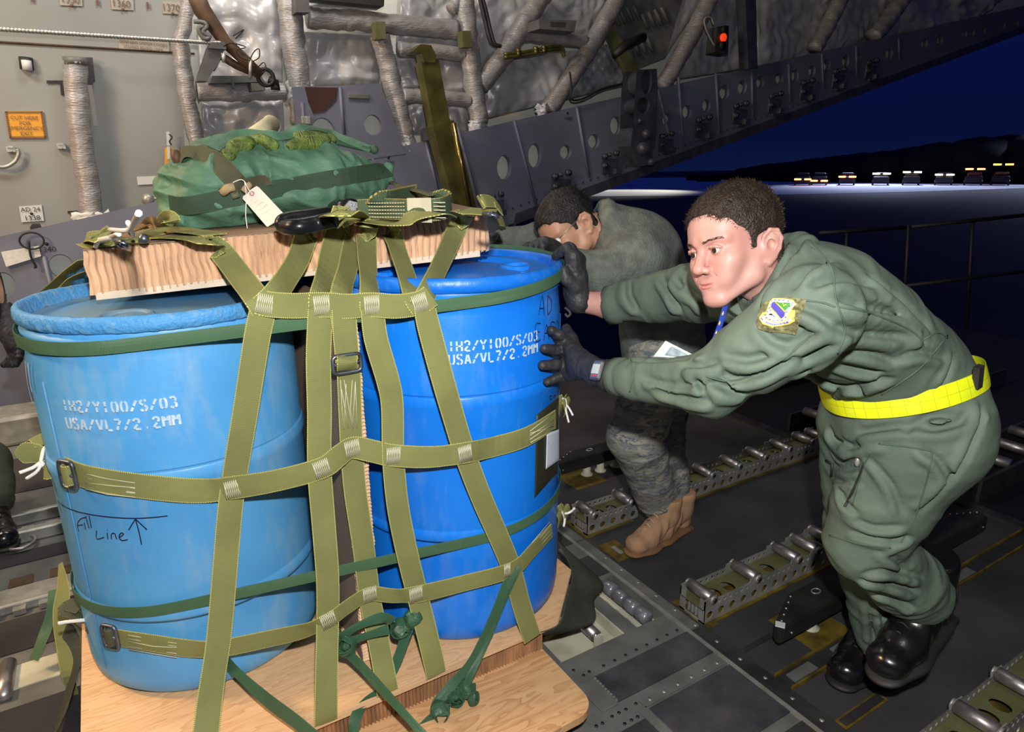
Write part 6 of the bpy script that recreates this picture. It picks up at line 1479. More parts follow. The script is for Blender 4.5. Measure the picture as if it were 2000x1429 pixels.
M_SLING = webbing('green_sling', (.07, .11, .055), (.45, .35, .10), rib=.8)
b = MB(); P = [at_tp(700, 410, 1.262), at_tp(750, 408, 1.262), at_tp(810, 410, 1.262), at_tp(860, 408, 1.262), at_tp(878, 398, 1.262), at_tp(862, 386, 1.275), at_tp(820, 378, 1.28), at_tp(780, 384, 1.28), at_tp(745, 392, 1.28), at_tp(720, 398, 1.27)]
ribbon(b, P, [(-.2, -1, .1), (-.1, -1, .1), (0, -1, .1), (.5, -1, .1), (1, -.3, .1), (.2, .9, .3), (0, 1, .3), (0, 1, .3), (0, 1, .3), (0, 1, .3)], .046, .009, 6); sl_ = b.build('sling', M_SLING); tag(sl_, 'thick coiled green sling with coloured stitching right of the clevis', 'sling')
b = MB()
for k, m in enumerate(((0))if False else range(5)):
    for s0, s1 in ((718, 790), (845, 868)):
        for i in range(14):
            x0 = s0+(s1-s0)*i/14; x1 = s0+(s1-s0)*(i+.6)/14; zz = 1.247+k*.0075
            A = at_tp(x0, 410, 1.262); C = at_tp(x1, 410, 1.262); b.tube([Vector((A.x, A.y-.006, A.z-.015+k*.0075)), Vector((C.x, C.y-.006, C.z-.015+k*.0075))], .0013, 4)
adopt(sl_, b.build('stitching', M_STITCH))
b = MB(); A = at_tp(793, 410, 1.262); C = at_tp(839, 410, 1.262); b.prism([Vector((A.x, A.y-.0065, A.z-.025)), Vector((C.x, C.y-.0065, C.z-.025)), Vector((C.x, C.y-.0065, C.z+.025)), Vector((A.x, A.y-.0065, A.z+.025))], (0, -.003, 0)); adopt(sl_, b.build('cream_sleeve', M_CREAM))
b = MB(); P = [at_tp(x, y, z) for x, y, z in ((980, 432, 1.20), (930, 400, 1.27), (880, 372, 1.30), (820, 365, 1.285), (770, 366, 1.27))]; ribbon(b, P, [UPN]*5, .03, .004, 6); o = b.build('rope_strap', M_OLIVE_DARK) if False else None
b = MB(); P = [at_tp(x, y, z) for x, y, z in ((765, 356, 1.30), (790, 366, 1.295), (822, 374, 1.29), (842, 380, 1.285))]; ribbon(b, P, [UPN]*4, .020, .006, 5); o = b.build('strap_end', M_OLIVE_DARK); tag(o, 'dark strap end running from the right tip of the green pack to the sling', 'strap')
b = MB(); P = [at_tp(x, y, z) for x, y, z in ((636, 424, 1.262), (668, 412, 1.285), (700, 424, 1.252), (730, 436, 1.238), (770, 436, 1.240), (808, 424, 1.250), (850, 416, 1.256), (880, 424, 1.238))]
ribbon(b, P, [UPN, (-.3, -.5, 1), UPN, (.2, -.3, 1), UPN, (-.2, -.5, 1), UPN, UPN], [.03, .05, .05, .045, .05, .05, .045, .03], .003, 6); o = b.build('loose_webbing', M_OLIVE_DARK); o.data.materials[0] = M_OLIVE; tag(o, 'twisted olive webbing lying in front of the sling and the bolt', 'webbing')
b = MB(); P = [at_tp(x, y, z) for x, y, z in ((880, 420, 1.236), (900, 412, 1.250), (920, 412, 1.250), (965, 415, 1.246))]; ribbon(b, P, [(0, -.5, 1)]*4, .040, .003, 5)
cw = b.build('corner_webbing', M_OLIVE); b = MB()
P = [at_tp(x, y, z) for x, y, z in ((975, 412, 1.246), (968, 396, 1.262), (945, 392, 1.272), (938, 396, 1.268)) ]; ribbon(b, P, [(.6, -.6, .5)]*4, .030, .003, 5); adopt(cw, b.build('webbing_end', M_OLIVE)); b = MB()
P = [at_tp(x, y, z) for x, y, z in ((970, 430, 1.20), (982, 432, 1.19), (984, 438, 1.175), (974, 440, 1.17))]; ribbon(b, P, [(1, -.3, .3)]*4, .030, .003, 5)
adopt(cw, b.build('webbing_end', M_OLIVE)); o = cw; tag(o, 'olive webbing with a small hook folded at the right end of the slab', 'webbing')
b = MB(); b.tube([at_tp(945, 418, 1.26), at_tp(964, 418, 1.262), at_tp(972, 422, 1.245)], .005, 8); adopt(o, b.build('hook', M_STEEL_BUCKLE))
# folded webbing heap at the left end
hp = empty('folded_webbing', at_tp(230, 470, TOPZ)); tag(hp, 'heap of folded olive webbing tied with white cord on the left end of the slab', 'webbing')
def hpr(pts, w, N, m=M_OLIVE, nm='strap_fold'):
    b = MB(); P = [at_tp(x, y, z) for x, y, z in pts]; ribbon(b, P, N if isinstance(N, list) else [N]*len(P), w, .003, 6); adopt(hp, b.build(nm, m))
hpr([(166, 470, 1.235), (180, 462, 1.245), (195, 458, 1.262), (203, 455, 1.262)], .046, (-.35, -.55, .75))
hpr([(165, 474, 1.232), (185, 480, 1.230), (215, 472, 1.240), (235, 462, 1.246)], .034, (0, -.5, .9))
hpr([(205, 455, 1.255), (250, 450, 1.262), (285, 437, 1.270), (298, 434, 1.276), (300, 440, 1.266), (280, 446, 1.258), (230, 456, 1.25)], .026, [UPN, UPN, UPN, (1, 0, .3), (0, 0, -1), (0, .2, -1), UPN], mat('brownish_webbing', (.22, .13, .04), .8, var=.3, vscale=60))
hpr([(290, 445, 1.25), (315, 434, 1.262), (330, 424, 1.276), (335, 432, 1.270), (318, 442, 1.255)], .034, [UPN, UPN, (.8, -.4, .5), (0, .3, -1), (0, .2, -1)])
hpr([(285, 458, 1.234), (330, 448, 1.238), (380, 452, 1.236), (420, 458, 1.236)], .05, (0, -.25, 1))
hpr([(235, 470, 1.236), (260, 467, 1.242), (285, 464, 1.240)], .022, (0, -.6, .8))
b = MB(); b.tube(bez([tuple(at_tp(x, y, z)) for x, y, z in ((215, 448, 1.282), (240, 450, 1.285), (255, 446, 1.29), (263, 430, 1.31), (271, 416, 1.33))], 4), .004, 7); b.tube(bez([tuple(at_tp(x, y, z)) for x, y, z in ((250, 434, 1.30), (253, 444, 1.29), (258, 452, 1.275), (260, 461, 1.255))], 4), .004, 7); b.tube(bez([tuple(at_tp(x, y, z)) for x, y, z in ((187, 482, 1.23), (192, 470, 1.25), (215, 464, 1.262), (234, 456, 1.27))], 4), .005, 7)
adopt(hp, b.build('tie_cord', M_TIE))
b = MB(); P = [at_tp(x, y, z) for x, y, z in ((228, 470, 1.25), (234, 478, 1.238), (250, 482, 1.234), (240, 474, 1.25), (228, 470, 1.25))]; b.tube(P, .006, 8); b.sphere(at_tp(281, 466, 1.244), .010, 10, 8); adopt(hp, b.build('grey_clip', M_STEEL_BUCKLE))
# ================================================================== PEOPLE
M_SKIN = mat('fair_skin', (.46, .225, .190), .5, 0, col2=(.53, .295, .245), vscale=14, sss=.12, bump=.06, bscale=220)
M_SKIN2 = mat('tan_skin', (.50, .27, .17), .5, 0, var=.12, vscale=14, sss=.1)
M_LIP = mat('lips', (.55, .20, .18), .45)
M_EYEW = mat('eye_white', (.75, .72, .70), .2)
M_IRIS = mat('dark_iris', (.035, .018, .010), .12)
M_HAIR = mat('brown_hair', (.024, .015, .010), .5, 0, var=.5, vscale=90, bump=.6, bscale=250)
M_HAIRS = mat('brown_hair_strands', (.036, .023, .015), .45, 0, var=.4, vscale=60)
M_HAIRB = mat('black_hair', (.012, .011, .011), .45, 0, var=.5, vscale=90, bump=.6, bscale=200)
M_SUIT = mat('sage_green_flight_suit', (.098, .138, .106), .75, 0, var=.10, vscale=7, bump=.25, bscale=34, sheen=.0, detail=8)
M_FLEECE = mat('grey_green_fleece', (.125, .145, .130), .9, 0, var=.22, vscale=30, bump=.5, bscale=160)
M_GLOVE = mat('black_leather_glove', (.028, .028, .032), .55, 0, var=.3, vscale=20, bump=.35, bscale=70)
M_BOOTB = mat('black_polished_boot', (.006, .006, .007), .22, 0, bump=.08, bscale=40, spec=.7)
M_SOLE = mat('black_rubber_sole', (.012, .012, .012), .6)
M_BOOTT = mat('tan_suede_boot', (.40, .235, .13), .85, 0, var=.18, vscale=12, bump=.3, bscale=120)
M_SOLET = mat('tan_rubber_sole', (.20, .105, .045), .7)
M_LACE = mat('boot_lace_black', (.012, .012, .012), .7); M_LACET = mat('boot_lace_tan', (.52, .42, .30), .8)
def camo_mat():
    m = bpy.data.materials.new('digital_tiger_camouflage'); m.use_nodes = True; nt, b = nodes(m); b.inputs['Roughness'].default_value = .85
    t = nt.nodes.new('ShaderNodeTexCoord'); mp = nt.nodes.new('ShaderNodeMapping'); mp.inputs['Scale'].default_value = (1, 1, 2.6); nt.links.new(t.outputs['Object'], mp.inputs[0])
    r0 = None
    for sc_, thr, col_ in ((13, .50, (.20, .22, .22)), (19, .55, (.35, .33, .27)), (24, .57, (.11, .135, .16))):
        n = nt.nodes.new('ShaderNodeTexNoise'); n.inputs['Scale'].default_value = sc_; n.inputs['Detail'].default_value = 5; n.inputs['Distortion'].default_value = 1.0; nt.links.new(mp.outputs[0], n.inputs['Vector'])
        f = mathn(nt, 'GREATER_THAN', n.outputs['Fac'], thr); r0 = mixc(nt, f, r0 if r0 is not None else (.24, .245, .21), col_)
    nt.links.new(r0, b.inputs['Base Color']); return m
M_CAMO = camo_mat()
V3 = lambda p: np.array(p, float)
def frame(fwd, up):
    f = Vector(fwd).normalized(); u = Vector(up); u = (u-f*u.dot(f)).normalized(); s = f.cross(u); return s, f, u   # right, forward, up
def head_mesh(c, fwd, up, scale=1.0, h=.0022, detail=True, neck_to=None):
    """head and neck in local axes: x right, y forward, z up"""
    s, f, u = frame(fwd, up); R = np.array([s, f, u]); c = V3(c)
    S = SDF((-.105, -.135, -.20), (.105, .145, .140), h)
    S.ell((0, -.018, .038), (.0745, .096, .086), k=0)
    S.ell((0, .030, -.020), (.0610, .062, .080), k=.03)
    S.ell((0, .045, .040), (.0600, .048, .050), k=.03)              # forehead
    for sg in (-1, 1):
        S.cap((sg*.056, -.006, -.026), (sg*.049, .010, -.068), .016, .014, k=.030)  # jaw angle
        S.cap((sg*.049, .010, -.068), (sg*.016, .070, -.103), .014, .016, k=.026)
        S.ell((sg*.041, .062, -.030), (.022, .022, .020), k=.024)    # cheek
        S.ell((sg*.030, .070, -.058), (.020, .018, .022), k=.022)
        S.cap((sg*.047, .070, .016), (sg*.013, .088, .014), .008, .009, k=.014)    # brow
    S.ell((0, .078, -.102), (.021, .017, .016), k=.018)              # chin
    S.ell((0, .076, -.070), (.030, .021, .020), k=.020)              # muzzle
    for sg in (-1, 1): S.ell((sg*.031, .093, -.004), (.019, .014, .0125), k=.012, op='sub')
    S.cap((0, .086, .008), (0, .108, -.034), .0085, .0105, k=.010)   # nose
    S.ell((0, .110, -.039), (.0115, .0115, .0100), k=.007)
    for sg in (-1, 1):
        S.ell((sg*.0125, .0975, -.043), (.0080, .0105, .0075), k=.005); S.ell((sg*.0055, .103, -.0505), (.0035, .0045, .003), k=.002, op='sub')
    if detail:
        S.cap((-.019, .090, -.0675), (.019, .090, -.0675), .0042, .0042, k=.005); S.cap((-.010, .0945, -.0665), (.010, .0945, -.0665), .0045, .0045, k=.005)
        S.cap((-.016, .0895, -.0775), (.016, .0895, -.0775), .0050, .0050, k=.006)
        S.chain([(-.026, .0875, -.0735), (-.012, .0965, -.0718), (.012, .0965, -.0718), (.026, .0875, -.0735)], [.0012, .0020, .0020, .0012], k=.0030, op='sub')
        for sg in (-1, 1):   # smile folds
            S.chain([(sg*.018, .098, -.043), (sg*.030, .088, -.060), (sg*.034, .080, -.078)], [.0006, .0012, .0008], k=.004, op='sub')
            S.ell((sg*.031, .0770, -.004), (.0150, .0142, .0140), k=.003)
            S.cap((sg*.0195, .092, -.0060), (sg*.0430, .088, -.0048), .0034, .0036, k=.0015, op='sub'); S.ell((sg*.0310, .0935, -.0050), (.0095, .0060, .0047), k=.0015, op='sub')
            S.chain([(sg*.0165, .088, .0005), (sg*.026, .0928, .0035), (sg*.037, .0915, .0030), (sg*.048, .084, -.002)], [.0016, .0024, .0024, .0020], k=.004)
    for sg in (-1, 1):   # ears: plate, rim, inner fold, bowl, lobe
        e = lambda x, y, z: (sg*x, y, z-.014)
        S.cap(e(.066, -.010, -.010), e(.078, -.020, .008), .012, .012, k=.012)
        S.cap(e(.078, -.016, -.018), e(.083, -.024, .012), .013, .017, k=.006, flat=((1, .35*sg, 0), .35))
        S.chain([e(.073, .000, .002), e(.079, -.003, .018), e(.085, -.015, .0285), e(.0895, -.031, .025), e(.090, -.0385, .008), e(.085, -.034, -.012), e(.078, -.023, -.027), e(.074, -.011, -.036), e(.071, -.003, -.032)], [.0034, .0042, .0042, .0042, .0040, .0040, .0052, .0058, .0045], k=.003)
        S.ell(e(.0845, -.014, -.002), (.0065, .0095, .0115), k=.003, op='sub')
        S.chain([e(.087, -.018, .018), e(.0885, -.028, .012), e(.086, -.029, -.006)], [.0022, .0030, .0022], k=.003)
        S.ell(e(.077, -.003, -.004), (.004, .0045, .006), k=.003)
    nt_ = V3(neck_to) if neck_to is not None else V3((0, -.065, -.19))
    S.cap((0, -.035, -.055), nt_, .056, .060, k=.030)
    for sg in (-1, 1): S.cap((sg*.052, -.030, -.055), nt_+V3((sg*.018, .055, -.01)), .012, .014, k=.025)
    V, Q = S.extract(2); return (V*scale) @ R + c, Q, R, c
def join_np(parts):
    Vs, Qs, n = [], [], 0
    for V, Q in parts: Vs.append(V); Qs.append(Q+n); n += len(V)
    return np.concatenate(Vs), np.concatenate(Qs)
def hair_cap(R, c, sc_, m, ms, parent, fringe=.0, n=3000, thick=.010, seed=1, front=.078, side_low=-.02, comb=(0, 1, -.25), length=.022):
    S = SDF((-.115, -.145, -.11), (.115, .125, .150), .003)
    S.ell((0, -.020, .042), (.0745+thick*.55, .097+thick*.6, .086+thick), k=0); S.ell((0, .040, .050), (.0590+thick*.5, .048+thick*.5, .050+thick*.8), k=.03)
    # cut the face away: keep crown, sides down to the ears and the back
    S.rbox((0, .108, -.075), (.13, .078, .105), .02, k=.008, op='sub')
    for sg in (-1, 1): S.ell((sg*.085, -.020, -.016), (.030, .024, .036), k=.006, op='sub')
    S.rbox((0, -.02, -.105), (.13, .13, .050), .02, k=.01, op='sub')
    S.rbox((0, .128, .016), (.050, .058, .056), .022, k=.008, op='sub'); S.rbox((.0, .11, -.02), (.10, .055, .075), .02, k=.008, op='sub')
    for sg in (-1, 1): S.cap((sg*.069, .010, .034), (sg*.0685, .016, -.008), .012, .0065, k=.006, flat=((1, 0, 0), .6)); S.cap((sg*.067, -.045, .0), (sg*.060, -.055, -.045), .016, .010, k=.01)
    S.ripple(lambda P: -.004*vnoise((P[0]*120, P[1]*28, P[2]*28), 5)+.0045*(vnoise((P[0]*30, P[1]*30, P[2]*30), 6)-.5))
    V, Q = S.extract(1); o = link('hair', np_mesh('hair', (V*sc_) @ R + c, Q), m); adopt(parent, o)
    rnd = np.random.RandomState(seed); idx = rnd.randint(0, len(V), n); b = MB()
    cen = V3((0, -.02, .02)); cmb = V3(comb)
    for i in idx:
        p = V[i]; nn = p-cen; nn /= np.linalg.norm(nn)
        if nn @ V3((0, 0, 1)) < -.6: continue
        d = cmb-nn*(cmb @ nn)+rnd.normal(0, .28, 3); d /= np.linalg.norm(d)+1e-9; L = length*(.5+rnd.rand()*.8)*(1 if p[2] > .05 else .55)
        w = np.cross(d, nn); w /= np.linalg.norm(w)+1e-9; w *= .0007
        a, mi, e = p-nn*.002, p+d*L*.5+nn*L*.22, p+d*L+nn*L*.16
        b.add([tuple(a-w), tuple(a+w), tuple(mi+w*.8), tuple(mi-w*.8), tuple(e)], [(0, 1, 2, 3), (3, 2, 4)])
    b.v = [tuple((V3(v)*sc_) @ R + c) for v in b.v]; o2 = b.build('hair_strands', ms, fix=False); adopt(o, o2); return o
def eyes(R, c, sc_, parent, look=(0, 1, 0)):
    T = lambda p: Vector((V3(p)*sc_) @ R + c)
    for sg in (-1, 1):
        b = MB(); cc = T((sg*.031, .0775, -.0045)); b.sphere(cc, .0130*sc_, 24, 16); e = b.build('eye', M_EYEW); adopt(parent, e)
        lk = Vector(V3(look) @ R).normalized(); b = MB(); b.lathe([(0, .01335*sc_), (.0034*sc_, .0131*sc_), (.0062*sc_, .0120*sc_), (.0068*sc_, .0105*sc_)], cc, 20, axis=lk)
        adopt(e, b.build('iris', M_IRIS))
        e.scale = (1, 1, 1)
def brows(R, c, sc_, parent, m):
    T = lambda p: Vector((V3(p)*sc_) @ R + c); rnd = random.Random(4)
    b = MB()
    for sg in (-1, 1):
        for k in range(150):
            t = rnd.random(); p = V3((sg*(.014+.036*t), .1020-.016*t-.006*t*t, .0125+.0045*math.sin(t*2.4)+rnd.uniform(-.0022, .0022))); d = V3((sg*.006, -.001, .0012+rnd.uniform(-.001, .001)))
            A, C = T(p), T(p+d); b.add([A, A+Vector((0, 0, .0007)), C], [(0, 1, 2)])
    adopt(parent, b.build('eyebrows', m, fix=False))
def boot(heel, toe_dir, up, L, m, ms, ml, parent, label=None, shaft=.22, lean=0.0):
    s, f, u = frame(toe_dir, up); R = np.array([s, f, u]); k = L/.30; heel = V3(heel)
    S = SDF((-.09, -.03, .0), (.09, .33, shaft+.06), .0035)
    S.chain([(0, .048, .052), (0, .052, .11), (0, .050-lean*.3, shaft)], [.037, .042, .052], k=.02)
    S.chain([(0, .075, .115), (0, .125, .085), (0, .185, .058)], [.041, .041, .044], k=.03)
    S.cap((0, .19, .050), (0, .240, .047), .047, .043, k=.03, flat=((0, 0, 1), .85)); S.ell((0, .252, .048), (.043, .034, .034), k=.02)
    S.ripple(lambda P: .0022*np.sin(P[1]*150+P[2]*60)*np.exp(-((P[1]-.13)/.05)**2)+.002*(vnoise((P[0]*50, P[1]*50, P[2]*50), 3)-.5))
    S.plane_cut((0, 0, .020), (0, 0, -1)); S.plane_cut((0, 0, shaft+.02), (0, 0, 1))
    V, Q = S.extract(1); bt = link('boot', np_mesh('boot', (V*k) @ R + heel, Q), m); adopt(parent, bt)
    if label: bt['label'] = label
    S = SDF((-.09, -.03, -.01), (.09, .33, .05), .0035)
    S.cap((0, .048, .016), (0, .19, .016), .044, .055, k=.01, flat=((0, 0, 1), .30)); S.cap((0, .19, .016), (0, .255, .018), .055, .046, k=.02, flat=((0, 0, 1), .30)); S.rbox((0, .045, .008), (.036, .042, .010), .006, k=.006)
    S.plane_cut((0, 0, 0), (0, 0, -1)); V, Q = S.extract(1); adopt(bt, link('sole', np_mesh('sole', (V*k) @ R + heel, Q), ms))
    T = lambda p: Vector((V3(p)*k) @ R + heel); b = MB()
    for i in range(7):
        t = i/6; y = .205-.105*t-.02*t*t; z = .100+.075*t+.03*t*t; w = .020
        b.tube([T((-w, y-.006, z-.012)), T((0, y, z+.004)), T((w, y-.006, z-.012))], .0026, 5)
        if i < 6: b.tube([T((-w, y-.006, z-.012)), T((w*.9, y-.022, z+.0))], .0022, 5)
    adopt(bt, b.build('laces', ml)); return bt
def glove(wrist, palm, kn, tips, thumb, parent, name='glove', m=M_GLOVE, r=.0132, cuff=None, mids=None, label=None, thick=.019):
    """wrist, palm centre, 4 knuckles, 4 finger tips (with mid joints), thumb chain"""
    P = [V3(p) for p in [wrist, palm]+list(kn)+list(tips)+list(thumb)+(sum([list(x) for x in mids], []) if mids else [])]
    lo = np.min(P, 0)-.05; hi = np.max(P, 0)+.05; S = SDF(lo, hi, .0026)
    wr = V3(wrist); pc = V3(palm)
    for q in kn: S.cap(wr*.55+pc*.45, V3(q), .024, thick*.95, k=.014)
    S.cap(wr, pc, .027, .024, k=.02); S.ell(pc, (.026, .026, .026), k=.02)
    for i in range(4):
        ch = [V3(kn[i])]+([V3(x) for x in mids[i]] if mids else [])+[V3(tips[i])]; rr = [r*1.12]+[r]*(len(ch)-2)+[r*.90]
        if i == 3: rr = [x*.9 for x in rr]
        S.chain(ch, rr, k=.006)
    S.chain([V3(t) for t in thumb], [r*1.35, r*1.15, r*1.0][:len(thumb)], k=.012)
    if cuff is not None: S.cap(wr, V3(cuff), .030, .033, k=.012)
    S.ripple(lambda Q: .0022*np.abs(2*vnoise((Q[0]*85, Q[1]*85, Q[2]*85), 9)-1)+.0020*(vnoise((Q[0]*40, Q[1]*40, Q[2]*40), 2)-.5))
    o = sdf_obj(S, name, m, parent, relax=1)
    if label: o['label'] = label
    return o
def decal(bvh, poly, off, m, name, parent, rings=4, dflt=1.3, th=.0):
    cx, cy = sum(p[0] for p in poly)/len(poly), sum(p[1] for p in poly)/len(poly); n = len(poly); vs = [on_bvh(bvh, cx, cy, off, dflt)[0]]; fs = []
    for k in range(1, rings+1):
        t = k/rings
        for x, y in poly: vs.append(on_bvh(bvh, cx+(x-cx)*t, cy+(y-cy)*t, off, dflt)[0])
    for i in range(n): fs.append((0, 1+i, 1+(i+1) % n))
    for k in range(rings-1):
        for i in range(n): a = 1+k*n; fs.append((a+i, a+n+i, a+n+(i+1) % n, a+(i+1) % n))
    b = MB(); b.add(vs, fs); o = b.build(name, m, fix=False); mod = o.modifiers.new('thickness', 'SOLIDIFY'); mod.thickness = th or .0006; mod.offset = -1; adopt(parent, o); return o

# ------------------------------------------------------------------ the airman in the green flight suit
Dp = lambda x, y, d: V3(at_d(x, y, d))
man = empty('person', (1.65, .78, 0)); tag(man, 'person with short brown hair in green flight suit and yellow belt, pushing the right drum', 'person')
Lsh, Lel, Lwr = Dp(1585, 612, 1.13), Dp(1392, 752, 1.24), Dp(1205, 735, 1.47)
Rsh, Rel, Rwr = Dp(1425, 560, 1.46), Dp(1300, 578, 1.64), Dp(1190, 596, 1.73)
hipL, kneeL, ankL = Dp(1782, 850, 1.40), Dp(1690, 1062, 1.50), Dp(1812, 1172, 1.66)
hipR, kneeR, ankR = Dp(1700, 830, 1.54), Dp(1680, 1035, 1.68), V3(at_z(1712, 1262, .12))
pel, waist, mid, chest, neckb = Dp(1775, 800, 1.45), Dp(1755, 735, 1.43), Dp(1680, 660, 1.38), Dp(1598, 605, 1.32), Dp(1530, 560, 1.31)
dv = CR[0]*.62+CR[1]*.70; dv /= np.linalg.norm(dv)
lat = -CR[2]
S = SDF((.78, .42, .02), (2.0, 1.62, 1.45), .0052)
fl = (dv, .74)
S.cap(pel, waist, .158, .140, k=.05, flat=(dv*.9+CR[0]*.3, .92), wr=(.008, .05, 1)); S.cap(waist, mid, .138, .148, k=.05, flat=fl, wr=(.010, .055, 2)); S.cap(mid, chest, .150, .150, k=.05, flat=fl, wr=(.010, .06, 3)); S.cap(chest, neckb, .140, .085, k=.06, flat=fl, wr=(.006, .05, 4))
S.cap(chest+dv*.02, Lsh, .085, .072, k=.05); S.cap(chest+dv*.02, Rsh, .085, .070, k=.05)
S.cap(pel+CR[0]*.0-CR[1]*.02, hipL+CR[0]*.015, .130, .122, k=.05)
S.chain([Lsh, Lsh*.5+Lel*.5, Lel], [.074, .064, .056], k=.035, wr=(.012, .045, 11))
S.cap(Lel, Lwr*.75+Lel*.25, .055, .043, k=.03, wr=(.010, .04, 12)); S.cap(Lwr*.75+Lel*.25, Lwr, .043, .038, k=.02, wr=(.004, .03, 13))
S.chain([Rsh, Rsh*.5+Rel*.5, Rel], [.070, .064, .058], k=.035, wr=(.012, .045, 14)); S.cap(Rel, Rwr, .057, .047, k=.03, wr=(.011, .04, 15))
S.cap(hipL, hipL*.4+kneeL*.6, .118, .094, k=.05, wr=(.008, .07, 21)); S.cap(hipL*.4+kneeL*.6, kneeL, .094, .078, k=.04, wr=(.007, .05, 22))
S.cap(kneeL, ankL*.6+kneeL*.4, .078, .078, k=.035, wr=(.014, .045, 23)); S.cap(ankL*.6+kneeL*.4, ankL*.96+kneeL*.04, .078, .068, k=.03, wr=(.012, .035, 24))
S.cap(hipR, kneeR, .112, .080, k=.05, wr=(.009, .05, 25)); S.cap(kneeR, ankR+V3((0, 0, .03)), .076, .056, k=.03, wr=(.010, .045, 26))
# neck opening, wrist and ankle openings
hc = Dp(1434, 478, 1.275)
S.cap(neckb, neckb+(hc-neckb)*1.2, .060, .066, k=.01, op='sub')
for a, b_, rr in ((Lel, Lwr, .10), (Rel, Rwr, .10), (kneeL, ankL, .12), (kneeR, ankR, .12)):
    ax = (b_-a)/np.linalg.norm(b_-a); S.local_cut(b_-ax*(0.0 if rr < .11 else .02), ax, rr)
S.ripple(lambda P: .0035*(vnoise((P[0]*16, P[1]*16, P[2]*16), 31)-.5)+.0040*(np.abs(2*vnoise((P[0]*13+P[2]*8, P[1]*12, P[2]*20-P[0]*9), 33)-1)-.4))

# hand-placed creases of the cloth: traced on the coarse suit, then cut into it
V, Q = S.extract(1); bv0 = BVHTree.FromPolygons([tuple(v) for v in V], [tuple(int(i) for i in q) for q in Q])
def crease(pxs, r=.007, depth=.006, d0=1.35):
    D_ = bez(pxs, 5); P = [on_bvh(bv0, x, y, 0, None or d0) for x, y in D_]; n = len(P)
    ok = [bv0.ray_cast(Vector(CO), Vector(ray(*q)).normalized())[0] is not None for q in D_]
    for i in range(n-1):
        (p, a), (q, c) = P[i], P[i+1]
        if not (ok[i] and ok[i+1]) or (p-q).length > .04: continue
        e0 = math.sin(math.pi*min(1, max(0, (i+.3)/n)))**.5; e1 = math.sin(math.pi*min(1, max(0, (i+1.3)/n)))**.5
        S.cap(p+a*(r*1.1-depth*e0), q+c*(r*1.1-depth*e1), r, r, k=.010, op='sub')
        up = Vector(CR[1]); t = (q-p).normalized(); w = t.cross(a).normalized()*(r*1.9)
        S.cap(p+w-a*(r*.9)+a*depth*.35*e0, q+w-a*(r*.9)+c*depth*.35*e1, r, r, k=.012)
deep = dict(r=.0085, depth=.016); mid_ = dict(r=.007, depth=.010); lite = dict(r=.006, depth=.006)
for st_, L_ in ((deep, [[(1641, 582), (1685, 597), (1755, 613), (1790, 634), (1803, 664)], [(1554, 727), (1580, 712), (1604, 695), (1643, 645)], [(1562, 716), (1615, 748), (1667, 758), (1720, 740)], [(1620, 842), (1630, 862), (1650, 876), (1668, 884)], [(1686, 1134), (1736, 1141), (1790, 1156)]]),
                (mid_, [[(1552, 652), (1573, 638), (1615, 620)], [(1545, 711), (1594, 690), (1640, 660)], [(1650, 690), (1702, 695), (1745, 708)], [(1640, 715), (1680, 726), (1715, 728)], [(1384, 712), (1387, 741), (1405, 765), (1450, 770)], [(1373, 706), (1358, 737), (1384, 772)], [(1415, 695), (1457, 704), (1496, 696), (1552, 672), (1600, 648)],
                        [(1395, 722), (1440, 744), (1496, 728), (1545, 696)], [(1394, 749), (1420, 762), (1445, 768)], [(1485, 597), (1496, 573), (1527, 531), (1541, 498)], [(1552, 560), (1580, 530), (1620, 512)], [(1317, 545), (1331, 566), (1360, 582)], [(1290, 540), (1311, 583), (1326, 606)], [(1228, 536), (1228, 576), (1243, 605)], [(1340, 560), (1365, 592), (1376, 612)],
                        [(1642, 862), (1662, 874), (1690, 866), (1716, 862)], [(1676, 846), (1712, 840), (1766, 833)], [(1772, 840), (1800, 825), (1830, 813), (1896, 815)], [(1800, 836), (1836, 838), (1890, 822), (1918, 798)], [(1626, 876), (1646, 902), (1676, 902)], [(1918, 802), (1908, 842), (1880, 904), (1840, 956), (1798, 996)],
                        [(1722, 1076), (1754, 1098), (1775, 1120)], [(1690, 1121), (1750, 1118), (1800, 1128)], [(1695, 1157), (1754, 1176), (1783, 1190)], [(1722, 1071), (1750, 1058), (1774, 1052)], [(1700, 1189), (1703, 1225), (1706, 1255)], [(1722, 1190), (1726, 1220), (1735, 1245)], [(1700, 540), (1760, 590), (1812, 640)], [(1620, 640), (1690, 655), (1760, 660)]]),
                (lite, [[(1552, 496), (1560, 480), (1568, 464)], [(1550, 600), (1590, 612), (1630, 640)], [(1239, 706), (1290, 708), (1340, 702)], [(1340, 716), (1372, 714), (1400, 708)], [(1630, 938), (1650, 940), (1672, 938)], [(1634, 912), (1655, 918), (1676, 915)], [(1700, 900), (1740, 950), (1760, 1000)], [(1650, 1000), (1700, 1030), (1760, 1030)], [(1660, 1040), (1700, 1052), (1735, 1058)],
                        [(1660, 770), (1700, 748), (1740, 742)], [(1620, 770), (1650, 762), (1690, 764)], [(1590, 560), (1640, 548), (1700, 560)], [(1760, 700), (1800, 690), (1840, 700)], [(1480, 640), (1510, 668), (1540, 680)], [(1260, 740), (1300, 752), (1350, 755)], [(1280, 765), (1330, 778), (1380, 785)], [(1430, 600), (1400, 585), (1380, 560)], [(1640, 960), (1650, 985), (1668, 1000)], [(1800, 880), (1830, 900), (1850, 930)], [(1860, 700), (1850, 730), (1840, 750)]])):
    for pl in L_: crease(pl, **st_)
suit = sdf_obj(S, 'flight_suit', M_SUIT, man, relax=1); SB = bvh_of(suit)
